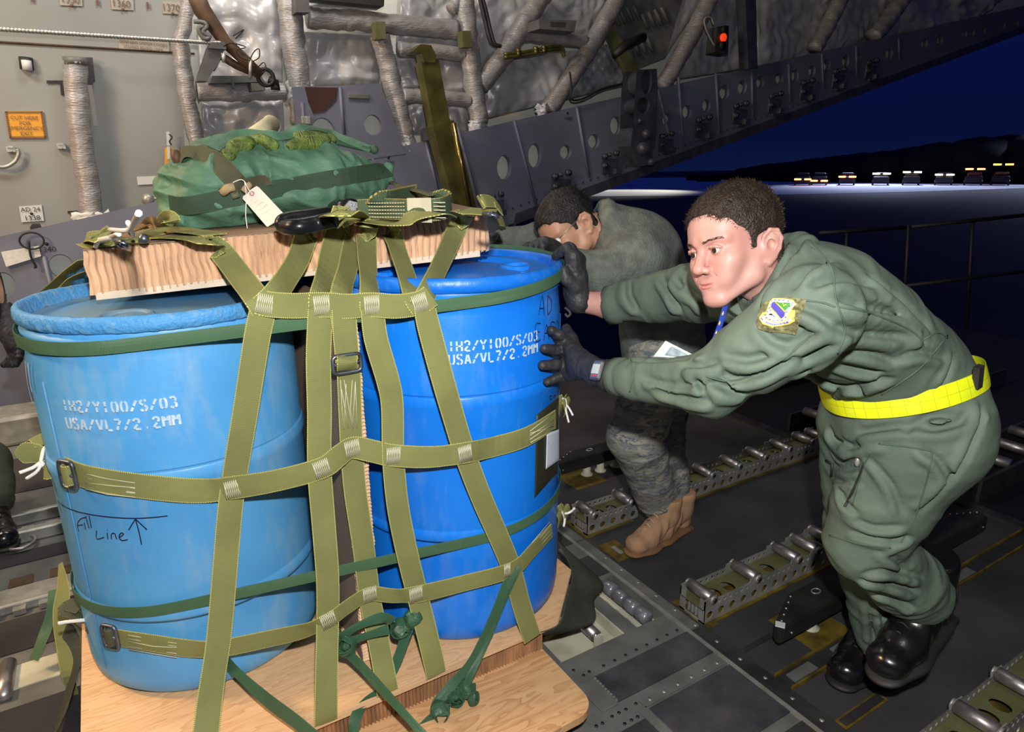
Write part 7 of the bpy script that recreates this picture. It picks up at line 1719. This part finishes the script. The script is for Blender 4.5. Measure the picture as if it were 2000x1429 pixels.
# body: head with neck joined to the covered body, one mesh
g = -CR[0]*.84-CR[2]*.42-CR[1]*.20; up_ = -CR[0]*.30+CR[1]*.94-CR[2]*.14
s_, f_, u_ = frame(g, up_); Rh = np.array([s_, f_, u_]); HS = .90
nk = (neckb-hc) @ np.array([s_, f_, u_]).T/HS; nk = nk*.88
hV, hQ, Rh, hc = head_mesh(hc, g, up_, HS, .0020, True, nk)
Bd = SDF((.78, .42, .02), (2.0, 1.62, 1.40), .011)
Bd.cap(pel, waist, .12, .11, k=.05); Bd.cap(waist, chest, .11, .115, k=.05, flat=fl); Bd.cap(chest, neckb, .09, .055, k=.04); Bd.cap(neckb, neckb+(hc-neckb)*.3, .052, .050, k=.03)
Bd.chain([chest, Lsh, Lel, Lwr, Lwr+(Lwr-Lel)*.12], [.06, .050, .038, .029, .027], k=.03); Bd.chain([chest, Rsh, Rel, Rwr, Dp(1130, 588, 1.70)], [.06, .050, .040, .031, .030], k=.03)
Bd.chain([pel, hipL, kneeL, ankL], [.09, .085, .052, .04], k=.03); Bd.chain([pel, hipR, kneeR, ankR], [.09, .085, .052, .04], k=.03)
bV, bQ = Bd.extract(2); V, Q = join_np([(hV, hQ), (bV, bQ)]); body = link('body', np_mesh('body', V, Q), M_SKIN); adopt(man, body)
eyes(Rh, hc, HS, man, look=(.02, 1, -.05)); brows(Rh, hc, HS, man, M_HAIRS)
TL = lambda p: Vector((V3(p)*HS) @ Rh + hc)
b = MB()
for zz, r_ in ((-.0680, .0040), (-.0765, .0046)):
    b.tube(bez([tuple(TL(p)) for p in ((-.021, .0885, -.0720), (-.011, .0950, zz+.0005), (0, .0968, zz), (.011, .0950, zz+.0005), (.021, .0885, -.0720))], 5), [.0012]+[r_*.8]*18+[r_]*0+[.0012]*2, 8)
adopt(man, b.build('lips', M_LIP))
hair_cap(Rh, hc, HS, M_HAIR, M_HAIRS, man, n=7000, thick=.0045, length=.013)
# collar, undershirt
axn = (hc-neckb); axn /= np.linalg.norm(axn); u1 = V3(Vector(axn).orthogonal().normalized()); u2 = np.cross(axn, u1)
C_ = SDF(neckb-.16, neckb+.18, .0035)
ring = [neckb+axn*.030+(u1*math.cos(a)+u2*math.sin(a))*.078 for a in np.linspace(0, 2*math.pi, 17)]
for i in range(16): C_.cap(ring[i], ring[i+1], .024, .024, k=.012, wr=(.004, .03, 41))
C_.cap(neckb, neckb+axn*.2, .064, .070, k=.004, op='sub')
C_.cap(neckb+axn*.03, neckb+axn*.03-V3(dv)*.2, .040, .060, k=.01, op='sub')
sdf_obj(C_, 'collar', M_SUIT, man, relax=1)
b = MB(); b.tube([tuple(neckb+axn*.004), tuple(neckb+axn*.030)], [.064, .061], 24); adopt(man, b.build('undershirt', mat('black_undershirt', (.008, .009, .013), .9)))
# cuffs
for el, wr_, r_, nm in ((Lel, Lwr, .0385, 'cuff'), (Rel, Rwr, .047, 'cuff')):
    ax = (wr_-el)/np.linalg.norm(wr_-el); b = MB(); b.lathe([(r_+.004, -.040), (r_+.0045, -.020), (r_+.004, 0), (r_-.003, 0), (r_-.003, -.03)], tuple(wr_), 32, axis=tuple(ax)); adopt(man, b.build(nm, M_SUIT))
# seams and pocket lines as raised piping on the suit
def piping(pxs, r=.0016, nm='seam', m=M_SUIT, dflt=1.3):
    b = MB(); P = [on_bvh(SB, x, y, .0008, dflt)[0] for x, y in bez(pxs, 6)]; b.tube([tuple(p) for p in P], r, 5); adopt(man, b.build(nm, m))
M_SEAM = mat('suit_seam', (.07, .11, .08), .8)
for pl in ([(1558, 462), (1600, 492), (1625, 530), (1632, 585), (1650, 640), (1636, 690)], [(1488, 598), (1530, 585), (1600, 590), (1632, 600)], [(1640, 600), (1700, 612), (1770, 640), (1800, 665), (1802, 690)], [(1380, 735), (1440, 742), (1530, 700), (1590, 650)],
           [(1722, 770), (1760, 745), (1800, 715), (1850, 655)], [(1800, 665), (1830, 650), (1850, 660)], [(1716, 866), (1770, 872), (1820, 880)], [(1820, 880), (1812, 930), (1790, 1000), (1760, 1060)], [(1700, 880), (1680, 930), (1665, 985)], [(1620, 1045), (1680, 1062), (1740, 1070)], [(1232, 703), (1236, 735), (1230, 765)]):
    piping(pl, m=M_SEAM)
for pl in ([(1688, 905), (1672, 945), (1650, 990)],): piping(pl, .0030, 'zipper', M_BLACKP)
b = MB(); q, nn = on_bvh(SB, 1678, 900, .004); b.sphere(q, .006, 8, 6, (1, 1, 2)); adopt(man, b.build('zipper_pull', M_ALU))
b = MB(); P = [on_bvh(SB, x, y, .003)[0] for x, y in ((1616, 898), (1628, 905), (1626, 930))]; b.tube([tuple(p) for p in P], .003, 6); adopt(man, b.build('zipper', M_BLACKP))
# yellow reflective belt
M_BELT = mat('fluorescent_yellow_belt', (.86, .95, .01), .35, 0, spec=.8)
nt, bb_ = nodes(M_BELT); t = nt.nodes.new('ShaderNodeTexCoord'); br = nt.nodes.new('ShaderNodeTexBrick'); br.offset = 0; br.inputs['Scale'].default_value = 1.0; br.inputs['Mortar Size'].default_value = .012; br.inputs['Brick Width'].default_value = .5; br.inputs['Row Height'].default_value = .5
br.inputs['Color1'].default_value = (.86, .95, .01, 1); br.inputs['Color2'].default_value = (.80, .93, .02, 1); br.inputs['Mortar'].default_value = (.45, .55, .02, 1); nt.links.new(t.outputs['UV'], br.inputs[0]); nt.links.new(br.outputs[0], bb_.inputs['Base Color'])
b = MB(); pxs = [(1622, 774), (1640, 784), (1680, 796), (1730, 800), (1780, 793), (1830, 775), (1870, 755), (1896, 738)]; F_ = [V3(on_bvh(SB, x, y, .0, 1.4)[0]) for x, y in pxs[1:-1]]
ctr_ = (waist*.6+pel*.4); Fm = np.array(F_)-np.mean(F_, 0); nrm_ = np.linalg.svd(np.vstack([Fm, (ctr_-np.mean(F_, 0))[None]*.6]))[2][2]; nrm_ = nrm_*np.sign(nrm_ @ (waist-pel)); c0 = ctr_-nrm_*((ctr_-np.mean(F_, 0)) @ nrm_)
e1 = np.cross(nrm_, CR[2]); e1 /= np.linalg.norm(e1); e2 = np.cross(nrm_, e1); P = []; N = []
for k in range(30):
    a = 2*math.pi*k/30; dd = Vector(e1*math.cos(a)+e2*math.sin(a)); hit = SB.ray_cast(Vector(c0)+dd*.5, -dd)
    P.append((hit[0] if hit[0] is not None else Vector(c0)+dd*.15)+dd*.006); N.append(tuple(dd))
P = [(P[i-1]+P[i]*2+P[(i+1) % 30])/4+Vector(N[i])*.004 for i in range(30)]
ribbon(b, P, N, .044, .003, 4, closed=True, cols=4); o = b.build('reflective_belt', M_BELT); adopt(man, o); o['label'] = 'bright yellow reflective belt'
b = MB(); q, nn = on_bvh(SB, 1893, 738, .016, 1.45); t_ = Vector(CR[0]*.6+CR[1]*.4); b.box(q, (.018, .012, .046), Matrix.Rotation(-.2, 3, 'Y')); adopt(o, b.build('belt_buckle', M_BLACKP))
# shoulder patch
pt = lambda L: [(1460+x/10.2, 560+y/10.2) for x, y in L]
M_VEL = mat('olive_velcro', (.14, .135, .06), .9, var=.5, vscale=160)
vel = decal(SB, pt([(330, 330), (560, 240), (860, 215), (1180, 265), (1130, 450), (1070, 640), (960, 940), (700, 900), (400, 870), (200, 855), (195, 700), (260, 520)]), .0036, M_VEL, 'velcro_field', man, 5)
sh = [(460, 310), (530, 250), (700, 248), (930, 262), (1000, 335), (930, 430), (890, 520), (870, 590), (830, 640), (700, 690), (560, 715), (440, 670), (385, 600), (400, 520), (435, 420)]
scr = [(345, 500), (400, 490), (385, 600), (440, 680), (560, 720), (700, 695), (830, 645), (880, 560), (890, 505), (960, 515), (970, 660), (880, 700), (700, 765), (560, 785), (530, 812), (490, 780), (350, 735), (290, 660), (275, 610)]
cen = (680, 480)
shr = lambda L, k, c=cen: [(c[0]+(x-c[0])*k, c[1]+(y-c[1])*k) for x, y in L]
M_GOLD = mat('gold_thread', (.78, .55, .10), .7); M_WTH = mat('white_thread', (.72, .76, .84), .7); M_BLUT = mat('blue_thread', (.07, .06, .42), .7); M_GRT = mat('green_patch_thread', (.05, .25, .04), .7); M_BLKT = mat('black_thread', (.015, .01, .008), .7)
def band_poly(L, o1, o2, m, nm):
    for i in range(len(L)):
        pass
pp = decal(SB, pt(scr), .0048, M_GOLD, 'unit_patch', man, 3); pp['label'] = 'shield-shaped embroidered unit patch'
def kid(o): adopt(pp, o); return o
def sub(poly, off, m, nm, rings=3): return decal(SB, pt(poly), off+.002, m, nm, pp, rings)
sub([(340, 560), (385, 640), (470, 715), (560, 740), (700, 715), (850, 660), (895, 600), (905, 650), (860, 680), (700, 740), (560, 765), (440, 745), (340, 690), (305, 630)], .0034, M_WTH, 'scroll', 2)
sub(sh, .0036, M_GOLD, 'shield_border', 4); sub(shr(sh, .92), .0042, M_WTH, 'shield_field', 4)
inner = [(525, 330), (590, 318), (870, 325), (860, 400), (805, 480), (800, 560), (710, 620), (590, 640), (450, 560), (490, 440)]
sub([(490, 440), (450, 560), (590, 640), (690, 630)], .0048, M_BLKT, 'lower_quarter', 3)
sub([(600, 320), (870, 325), (855, 405), (805, 500)], .0048, M_GRT, 'upper_quarter', 3)
sub([(525, 345), (560, 322), (590, 322), (805, 515), (800, 570), (725, 615), (510, 415)], .0048, M_BLUT, 'bend', 3)
def thread(pl, r, m, nm, off=.0052):
    b = MB(); P = [on_bvh(SB, x, y, off+.002)[0] for x, y in pt(pl)]; b.tube([tuple(p) for p in P], r, 5); kid(b.build(nm, m))
thread([(595, 318), (700, 420), (805, 520)], .0011, M_GOLD, 'gold_line'); thread([(505, 415), (600, 515), (712, 628)], .0011, M_GOLD, 'gold_line'); thread([(735, 345), (760, 410), (800, 375), (765, 385)], .0009, M_GOLD, 'bird')
for i, (x, y) in enumerate([(520, 300), (605, 290), (680, 290), (755, 290), (835, 293), (912, 320), (885, 385), (850, 450), (830, 525), (820, 590), (745, 640), (650, 655), (565, 675), (495, 650), (430, 620), (415, 565), (450, 500), (480, 432), (495, 368)]):
    thread([(x-16, y+4), (x+16, y-4)], .0006, M_BLKT, 'cross_mark'); 
for i, (x, y) in enumerate([(330, 640), (352, 662), (425, 705), (455, 720), (485, 728), (515, 735), (545, 738), (580, 738), (610, 735), (655, 725), (690, 715), (725, 705), (760, 695), (795, 685), (830, 670), (855, 660)]):
    thread([(x-8, y+16), (x-4, y-14), (x+8, y+14), (x+10, y-14)], .0004, M_BLUT, 'motto_letter', .0050)
# lanyard, badge and card
M_LAN = mat('blue_lanyard', (.02, .05, .35), .5)
b = MB(); ribbon(b, [at_d(1418, 592, 1.25), at_d(1408, 630, 1.25), at_d(1395, 665, 1.26), at_d(1388, 692, 1.27)], [tuple(-CR[2]+CR[0]*.3)]*4, .011, .0012, 5); ribbon(b, [at_d(1480, 606, 1.20), at_d(1462, 628, 1.20), at_d(1425, 660, 1.24), at_d(1390, 695, 1.27)], [tuple(-CR[2]-CR[1]*.3)]*4, .012, .0012, 5)
lan = b.build('lanyard', M_LAN); adopt(man, lan)
b = MB()
for k in range(4): x, y = 1412-k*6.5, 612+k*19; b.tube([at_d(x+1, y-4, 1.243+k*.004), at_d(x-1, y+4, 1.243+k*.004)], .0012, 4); b.tube([at_d(x-2, y, 1.243+k*.004), at_d(x+2, y, 1.243+k*.004)], .0009, 4)
for k in range(4): x, y = 1466-k*17, 620+k*17; b.tube([at_d(x+4, y-3, 1.190+k*.014), at_d(x-4, y+3, 1.190+k*.014)], .0010, 4)
adopt(lan, b.build('lanyard_print', M_GOLD))
b = MB(); b.prism([at_d(*p) for p in ((1388, 690, 1.262), (1397, 676, 1.262), (1413, 672, 1.255), (1404, 684, 1.255))], Vector(CR[2])*.001); adopt(lan, b.build('red_badge', mat('red_badge', (.45, .03, .04), .5)))
b = MB(); b.prism([at_d(*p) for p in ((1276, 696, 1.42), (1300, 665, 1.42), (1353, 692, 1.36), (1345, 700, 1.36))], Vector(CR[2])*.001); card = b.build('id_card', mat('pale_card', (.60, .72, .68), .4)); adopt(lan, card)
b = MB(); b.prism([at_d(*p) for p in ((1286, 692, 1.4175), (1302, 671, 1.4175), (1343, 692, 1.359), (1335, 697, 1.36))], Vector(CR[2])*-.0005); adopt(lan, b.build('card_photo', mat('card_photo', (.20, .30, .36), .4, col2=(.45, .55, .58), vscale=60)))
# boots
tl = Dp(1745, 1308, 1.64); hl = Dp(1848, 1200, 1.74)
boot(hl, Vector(tl-hl), Vector(ankL-(hl*.8+tl*.2)), .315, M_BOOTB, M_SOLE, M_LACE, man, 'black polished boot lifted off the floor', .20)
hr_ = V3((1.815, .865, .001)); boot(hr_, (-1, -.18, 0), (0, 0, 1), .30, M_BOOTB, M_SOLE, M_LACE, man, 'black polished boot flat on the ramp', .18)
# hands in black leather gloves
hz = lambda x, y, r: V3(hit_cyl(x, y, C2, r))
kn = [hz(1100, 668, DR+.030), hz(1106, 690, DR+.032), hz(1104, 714, DR+.032), hz(1100, 734, DR+.030)]
tp = [hz(1077, 645, DR+.015), hz(1064, 680, DR+.015), hz(1060, 713, DR+.015), hz(1069, 745, DR+.015)]
md = [[kn[i]*.5+tp[i]*.5+V3((0, -.006, .004))] for i in range(4)]
th_ = [Dp(1128, 690, 1.60), Dp(1116, 662, 1.65), Dp(1106, 642, 1.69)]
gl = glove(Dp(1166, 728, 1.515), Dp(1132, 708, 1.575), kn, tp, th_, man, cuff=Dp(1182, 730, 1.495), mids=md, label='black glove spread flat on the drum')
kn = [Dp(1118, 502, 1.66), Dp(1124, 503, 1.69), Dp(1128, 505, 1.72), Dp(1130, 508, 1.75)]
md = [[Dp(1106, 484, 1.67)], [Dp(1112, 482, 1.70)], [Dp(1116, 484, 1.735)], [Dp(1119, 488, 1.765)]]
tp = [Dp(1086, 500, 1.70), Dp(1092, 498, 1.73), Dp(1098, 499, 1.76), Dp(1104, 500, 1.79)]
glove(Dp(1126, 578, 1.70), Dp(1122, 542, 1.695), kn, tp, [Dp(1122, 560, 1.67), Dp(1106, 545, 1.655), Dp(1101, 528, 1.65)], man, cuff=Dp(1130, 588, 1.70), mids=md, label='black glove hooked over the drum rim', thick=.022)
b = MB(); b.tube(bez([tuple(at_d(x, y, 1.70)) for x, y in ((1103, 600), (1110, 606), (1114, 613), (1108, 618), (1104, 612))], 4), .004, 6); adopt(man, b.build('glove_loop', M_GLOVE))
# digital watch
wc = V3(at_d(1181, 731, 1.492)); wa = (Lwr-Lel)/np.linalg.norm(Lwr-Lel); b = MB(); u1 = V3(Vector(wa).orthogonal().normalized()); u2 = np.cross(wa, u1)
ctr = Lwr+wa*.022
b.lathe([(.0345, -.011), (.037, -.010), (.0375, 0), (.037, .010), (.0345, .011), (.0335, 0), (.0345, -.011)], tuple(ctr), 40, axis=tuple(wa)); wt = b.build('wrist_watch', M_BLACKP); adopt(man, wt); wt['label'] = 'black digital watch with grey display'
fn = Vector(-CR[2])-Vector(wa)*Vector(-CR[2]).dot(Vector(wa)); fn = fn.normalized()
fn = (fn+Vector(CR[1])*.25).normalized(); fn = (fn-Vector(wa)*fn.dot(Vector(wa))).normalized(); sd = Vector(wa).cross(fn); Rw = Matrix((Vector(wa), sd, fn)).transposed(); fc = Vector(ctr)+fn*.040
b = MB(); b.box(fc, (.034, .046, .011), Rw, bev=.005); adopt(wt, b.build('watch_case', M_STEEL_BUCKLE))
b = MB(); b.box(fc+fn*.0058+sd*.002, (.024, .022, .001), Rw); adopt(wt, b.build('display', mat('lcd', (.45, .52, .55), .25)))
b = MB(); b.box(fc+fn*.0054+sd*-.013, (.018, .004, .001), Rw); adopt(wt, b.build('red_line', mat('watch_red', (.5, .05, .07), .5)))
b = MB()
for k in range(4): b.box(fc+fn*.0058+Vector(wa)*(-.006+k*.004)+sd*.003, (.0022, .006, .0006), Rw)
adopt(wt, b.build('digits', M_BLACKP))

# ------------------------------------------------------------------ second man behind, head bowed, grey fleece and camouflage trousers
m2 = empty('person', (1.70, 1.66, 0)); tag(m2, 'person in grey-green fleece, camouflage trousers and tan boots, head bowed behind the right drum', 'person')
hc2 = Dp(1112, 446, 2.10); nb2 = Dp(1190, 452, 2.12); ch2, md2, pv2 = Dp(1245, 495, 2.16), Dp(1285, 580, 2.24), Dp(1300, 680, 2.30)
s2L, e2L, w2L = Dp(1245, 505, 2.02), Dp(1170, 535, 1.98), Dp(1085, 500, 1.98)
s2R, e2R, w2R = Dp(1210, 455, 2.32), Dp(1060, 466, 2.34), Dp(990, 470, 2.30)
h2L, k2L, a2L = Dp(1290, 700, 2.22), Dp(1243, 850, 2.30), V3(at_z(1286, 985, .125))
h2R, k2R, a2R = Dp(1310, 690, 2.40), Dp(1285, 850, 2.50), V3(at_z(1318, 975, .125))
S = SDF((1.05, 1.15, .62), (2.25, 2.25, 1.50), .0075)
dv2 = CR[0]*.6+CR[1]*.6
S.cap(pv2-V3((0, 0, .05)), md2, .158, .148, k=.05, flat=(dv2, .85), wr=(.008, .06, 3)); S.cap(md2, ch2, .150, .150, k=.05, flat=(dv2, .8), wr=(.007, .06, 4)); S.cap(ch2, nb2, .125, .085, k=.05, wr=(.005, .05, 5))
S.chain([ch2, s2L], [.10, .078], k=.05); S.chain([ch2, s2R], [.10, .075], k=.05)
S.chain([s2L, e2L], [.078, .062], k=.04, wr=(.009, .05, 6)); S.chain([e2L, w2L*.75+e2L*.25], [.060, .046], k=.03, wr=(.008, .04, 7))
S.chain([s2R, e2R], [.075, .058], k=.04, wr=(.009, .05, 8)); S.chain([e2R, w2R], [.056, .045], k=.03, wr=(.008, .04, 9))
ax2 = (hc2-nb2)/np.linalg.norm(hc2-nb2); 
rg = [nb2+ax2*.02+(V3(Vector(ax2).orthogonal().normalized())*math.cos(a)+np.cross(ax2, V3(Vector(ax2).orthogonal().normalized()))*math.sin(a))*.078 for a in np.linspace(0, 2*math.pi, 13)]
for i in range(12): S.cap(rg[i], rg[i+1], .022, .022, k=.015)
S.cap(nb2, nb2+ax2*.2, .060, .066, k=.008, op='sub')
S.ripple(lambda P: .004*(np.abs(2*vnoise((P[0]*11, P[1]*11, P[2]*15), 33)-1)-.4))
fle = sdf_obj(S, 'fleece_jacket', M_FLEECE, m2, relax=2)
S = SDF((1.2, 1.2, .05), (2.35, 2.35, .95), .0075)
S.cap(pv2, pv2-V3((0, 0, .06)), .125, .13, k=.05)
S.cap(h2L, k2L, .105, .092, k=.05, wr=(.012, .05, 3)); S.cap(k2L, a2L, .092, .072, k=.04, wr=(.016, .045, 4)); S.cap(h2R, k2R, .105, .090, k=.05, wr=(.012, .05, 5)); S.cap(k2R, a2R, .090, .068, k=.04, wr=(.016, .045, 6))
for a, b_ in ((k2L, a2L), (k2R, a2R)): ax = (b_-a)/np.linalg.norm(b_-a); S.local_cut(b_, ax, .13)
tr2 = sdf_obj(S, 'camouflage_trousers', M_CAMO, m2, relax=1); TB2 = bvh_of(tr2)
b = MB(); 
pk2 = decal(TB2, [(1232, 898), (1288, 888), (1284, 905), (1240, 917)], .004, M_CAMO, 'pocket_flap', m2, 3, 2.3, .003)
g2 = -CR[0]*.66-CR[2]*.30-CR[1]*.62; up2 = -CR[0]*.62+CR[1]*.72-CR[2]*.15
hV, hQ, R2, hc2 = head_mesh(hc2, g2, up2,   .92, .0032, False, ((nb2-hc2) @ np.array(frame(g2, up2)).T)*.95)
Bd = SDF((1.0, 1.1, .05), (2.35, 2.35, 1.45), .014)
Bd.chain([pv2, md2, ch2, nb2, nb2+ax2*.04], [.11, .11, .11, .06, .052], k=.04); Bd.chain([ch2, s2L, e2L, w2L], [.06, .05, .04, .03], k=.03); Bd.chain([ch2, s2R, e2R, w2R], [.06, .05, .04, .03], k=.03)
Bd.chain([pv2, h2L, k2L, a2L], [.09, .08, .055, .04], k=.03); Bd.chain([pv2, h2R, k2R, a2R], [.09, .08, .055, .04], k=.03)
bV, bQ = Bd.extract(2); V, Q = join_np([(hV, hQ), (bV, bQ)]); adopt(m2, link('body', np_mesh('body', V, Q), M_SKIN2))
eyes(R2, hc2, .92, m2, look=(0, 1, -.3)); hair_cap(R2, hc2, .92, M_HAIRB, M_HAIRB, m2, n=4500, thick=.006, length=.012)
b = MB(); T2_ = lambda p: Vector((V3(p)*.92) @ R2 + hc2)
for sg in (-1, 1):
    b.tube([T2_((sg*.083, -.022, .010)), T2_((sg*.078, .03, .006)), T2_((sg*.066, .088, .002))], .0011, 5); b.tube([T2_((sg*.031+.020*math.cos(a), .103, -.004+.014*math.sin(a))) for a in np.linspace(0, 2*math.pi, 16, endpoint=False)], .001, 5, closed=True)
b.tube([T2_((-.011, .104, 0)), T2_((.011, .104, 0))], .001, 5); adopt(m2, b.build('glasses', M_STEEL))
for hp_, dr_, lb_ in ((at_z(1312, 1046, .002), at_z(1255, 1076, .002), 'tan boot nearer the camera'), (at_z(1338, 1032, .002), at_z(1298, 1052, .002), 'tan boot further back')):
    d_ = (dr_-hp_); d_.z = 0; d_.normalize(); boot(V3(hp_)-V3(d_)*.02, d_, (0, 0, 1), .275, M_BOOTT, M_SOLET, M_LACET, m2, lb_, .17)
kn = [Dp(1052+k*4, 478-k*1.5, 1.97-k*.022) for k in range(4)]; tp = [Dp(1024+k*11, 505-k*1, 1.935-k*.012) for k in range(4)]; md = [[Dp(1030+k*10, 482-k*1, 1.95-k*.02)] for k in range(4)]
glove(Dp(1088, 494, 1.99), Dp(1070, 486, 1.97), kn, tp, [Dp(1066, 495, 1.95), Dp(1056, 505, 1.93), Dp(1048, 512, 1.92)], m2, mids=md, label='black glove on the far rim of the drum', thick=.02)
glove(w2R, Dp(962, 474, 2.28), [Dp(945, 472+k*4, 2.27) for k in range(4)], [Dp(915, 478+k*5, 2.24) for k in range(4)], [Dp(962, 482, 2.25), Dp(950, 492, 2.23)], m2, mids=[[Dp(930, 474+k*5, 2.255)] for k in range(4)], thick=.02)

# ------------------------------------------------------------------ third man at the left edge, mostly outside the frame
m3 = empty('person', (-.72, 2.75, 0)); tag(m3, 'person in dark olive clothing and black gloves, cut off by the left frame edge', 'person')
p3 = lambda x, y, z: V3((x, y, z))
pv3, md3, ch3, nb3, hc3 = p3(-.98, 2.75, .92), p3(-.93, 2.70, 1.10), p3(-.86, 2.62, 1.26), p3(-.80, 2.56, 1.36), p3(-.76, 2.50, 1.52)
s3L, e3L, w3L = p3(-.72, 2.52, 1.26), Dp(2, 560, 2.55), Dp(12, 622, 2.42)
s3R, e3R, w3R = p3(-.90, 2.42, 1.26), p3(-.74, 2.28, 1.10), p3(-.66, 2.15, 1.00)
h3L, k3L, a3L = p3(-.90, 2.86, .90), Dp(-28, 850, 2.95), V3(at_z(-22, 975, .14))
h3R, k3R, a3R = p3(-1.05, 2.66, .90), p3(-.92, 2.60, .50), p3(-.96, 2.72, .14)
S = SDF((-1.3, 2.0, .06), (-.35, 3.35, 1.55), .0095); M_OL3 = mat('dark_olive_cloth', (.045, .052, .032), .85, var=.25, vscale=9, bump=.3, bscale=90)
S.cap(pv3, md3, .15, .14, k=.05, wr=(.01, .06, 1)); S.cap(md3, ch3, .145, .15, k=.05, wr=(.01, .06, 2)); S.cap(ch3, nb3, .12, .08, k=.05)
for a, b_, c_ in ((s3L, e3L, w3L), (s3R, e3R, w3R)): S.cap(ch3, a, .09, .075, k=.05); S.chain([a, b_, c_], [.075, .062, .045], k=.03, wr=(.012, .045, 5))
for a, b_, c_ in ((h3L, k3L, a3L), (h3R, k3R, a3R)): S.chain([a, b_, c_], [.12, .10, .082], k=.05, wr=(.014, .05, 6))
S.cap(nb3, hc3, .055, .06, k=.01, op='sub')
sdf_obj(S, 'coverall', M_OL3, m3, relax=2)
hV, hQ, R3, hc3 = head_mesh(hc3, (.5, -.6, -.3), (.1, -.2, 1), .97, .0045, False)
Bd = SDF((-1.3, 2.0, .06), (-.35, 3.35, 1.50), .016); Bd.chain([pv3, md3, ch3, nb3, nb3*.5+hc3*.5], [.11, .11, .11, .06, .055], k=.04)
for a, b_, c_ in ((s3L, e3L, w3L), (s3R, e3R, w3R)): Bd.chain([ch3, a, b_, c_], [.06, .05, .04, .03], k=.03)
for a, b_, c_ in ((h3L, k3L, a3L), (h3R, k3R, a3R)): Bd.chain([pv3, a, b_, c_], [.09, .08, .055, .04], k=.03)
bV, bQ = Bd.extract(1); V, Q = join_np([(hV, hQ), (bV, bQ)]); adopt(m3, link('body', np_mesh('body', V, Q), M_SKIN2))
hair_cap(R3, hc3, .97, M_HAIRB, M_HAIRB, m3, n=600)
glove(Dp(12, 622, 2.42), Dp(20, 655, 2.36), [Dp(24+k*4, 680, 2.34-k*.02) for k in range(4)], [Dp(8+k*8, 712, 2.30-k*.02) for k in range(4)], [Dp(30, 650, 2.32), Dp(40, 672, 2.28), Dp(38, 690, 2.26)], m3, mids=[[Dp(22+k*5, 700, 2.31-k*.02)] for k in range(4)], thick=.024, cuff=Dp(8, 600, 2.46))
glove(w3R, w3R+p3(.05, -.03, -.02), [w3R+p3(.08, -.05+k*.02, -.03) for k in range(4)], [w3R+p3(.12, -.05+k*.02, -.07) for k in range(4)], [w3R+p3(.04, -.05, -.03), w3R+p3(.07, -.08, -.05)], m3)
for hp_, d_ in ((a3L-p3(0, 0, .138), (.25, -1, 0)), (a3R-p3(0, 0, .138), (.4, -.9, 0))): boot(hp_-V3(Vector(d_).normalized())*.05, d_, (0, 0, 1), .30, M_BOOTB, M_SOLE, M_LACE, m3, None, .18)
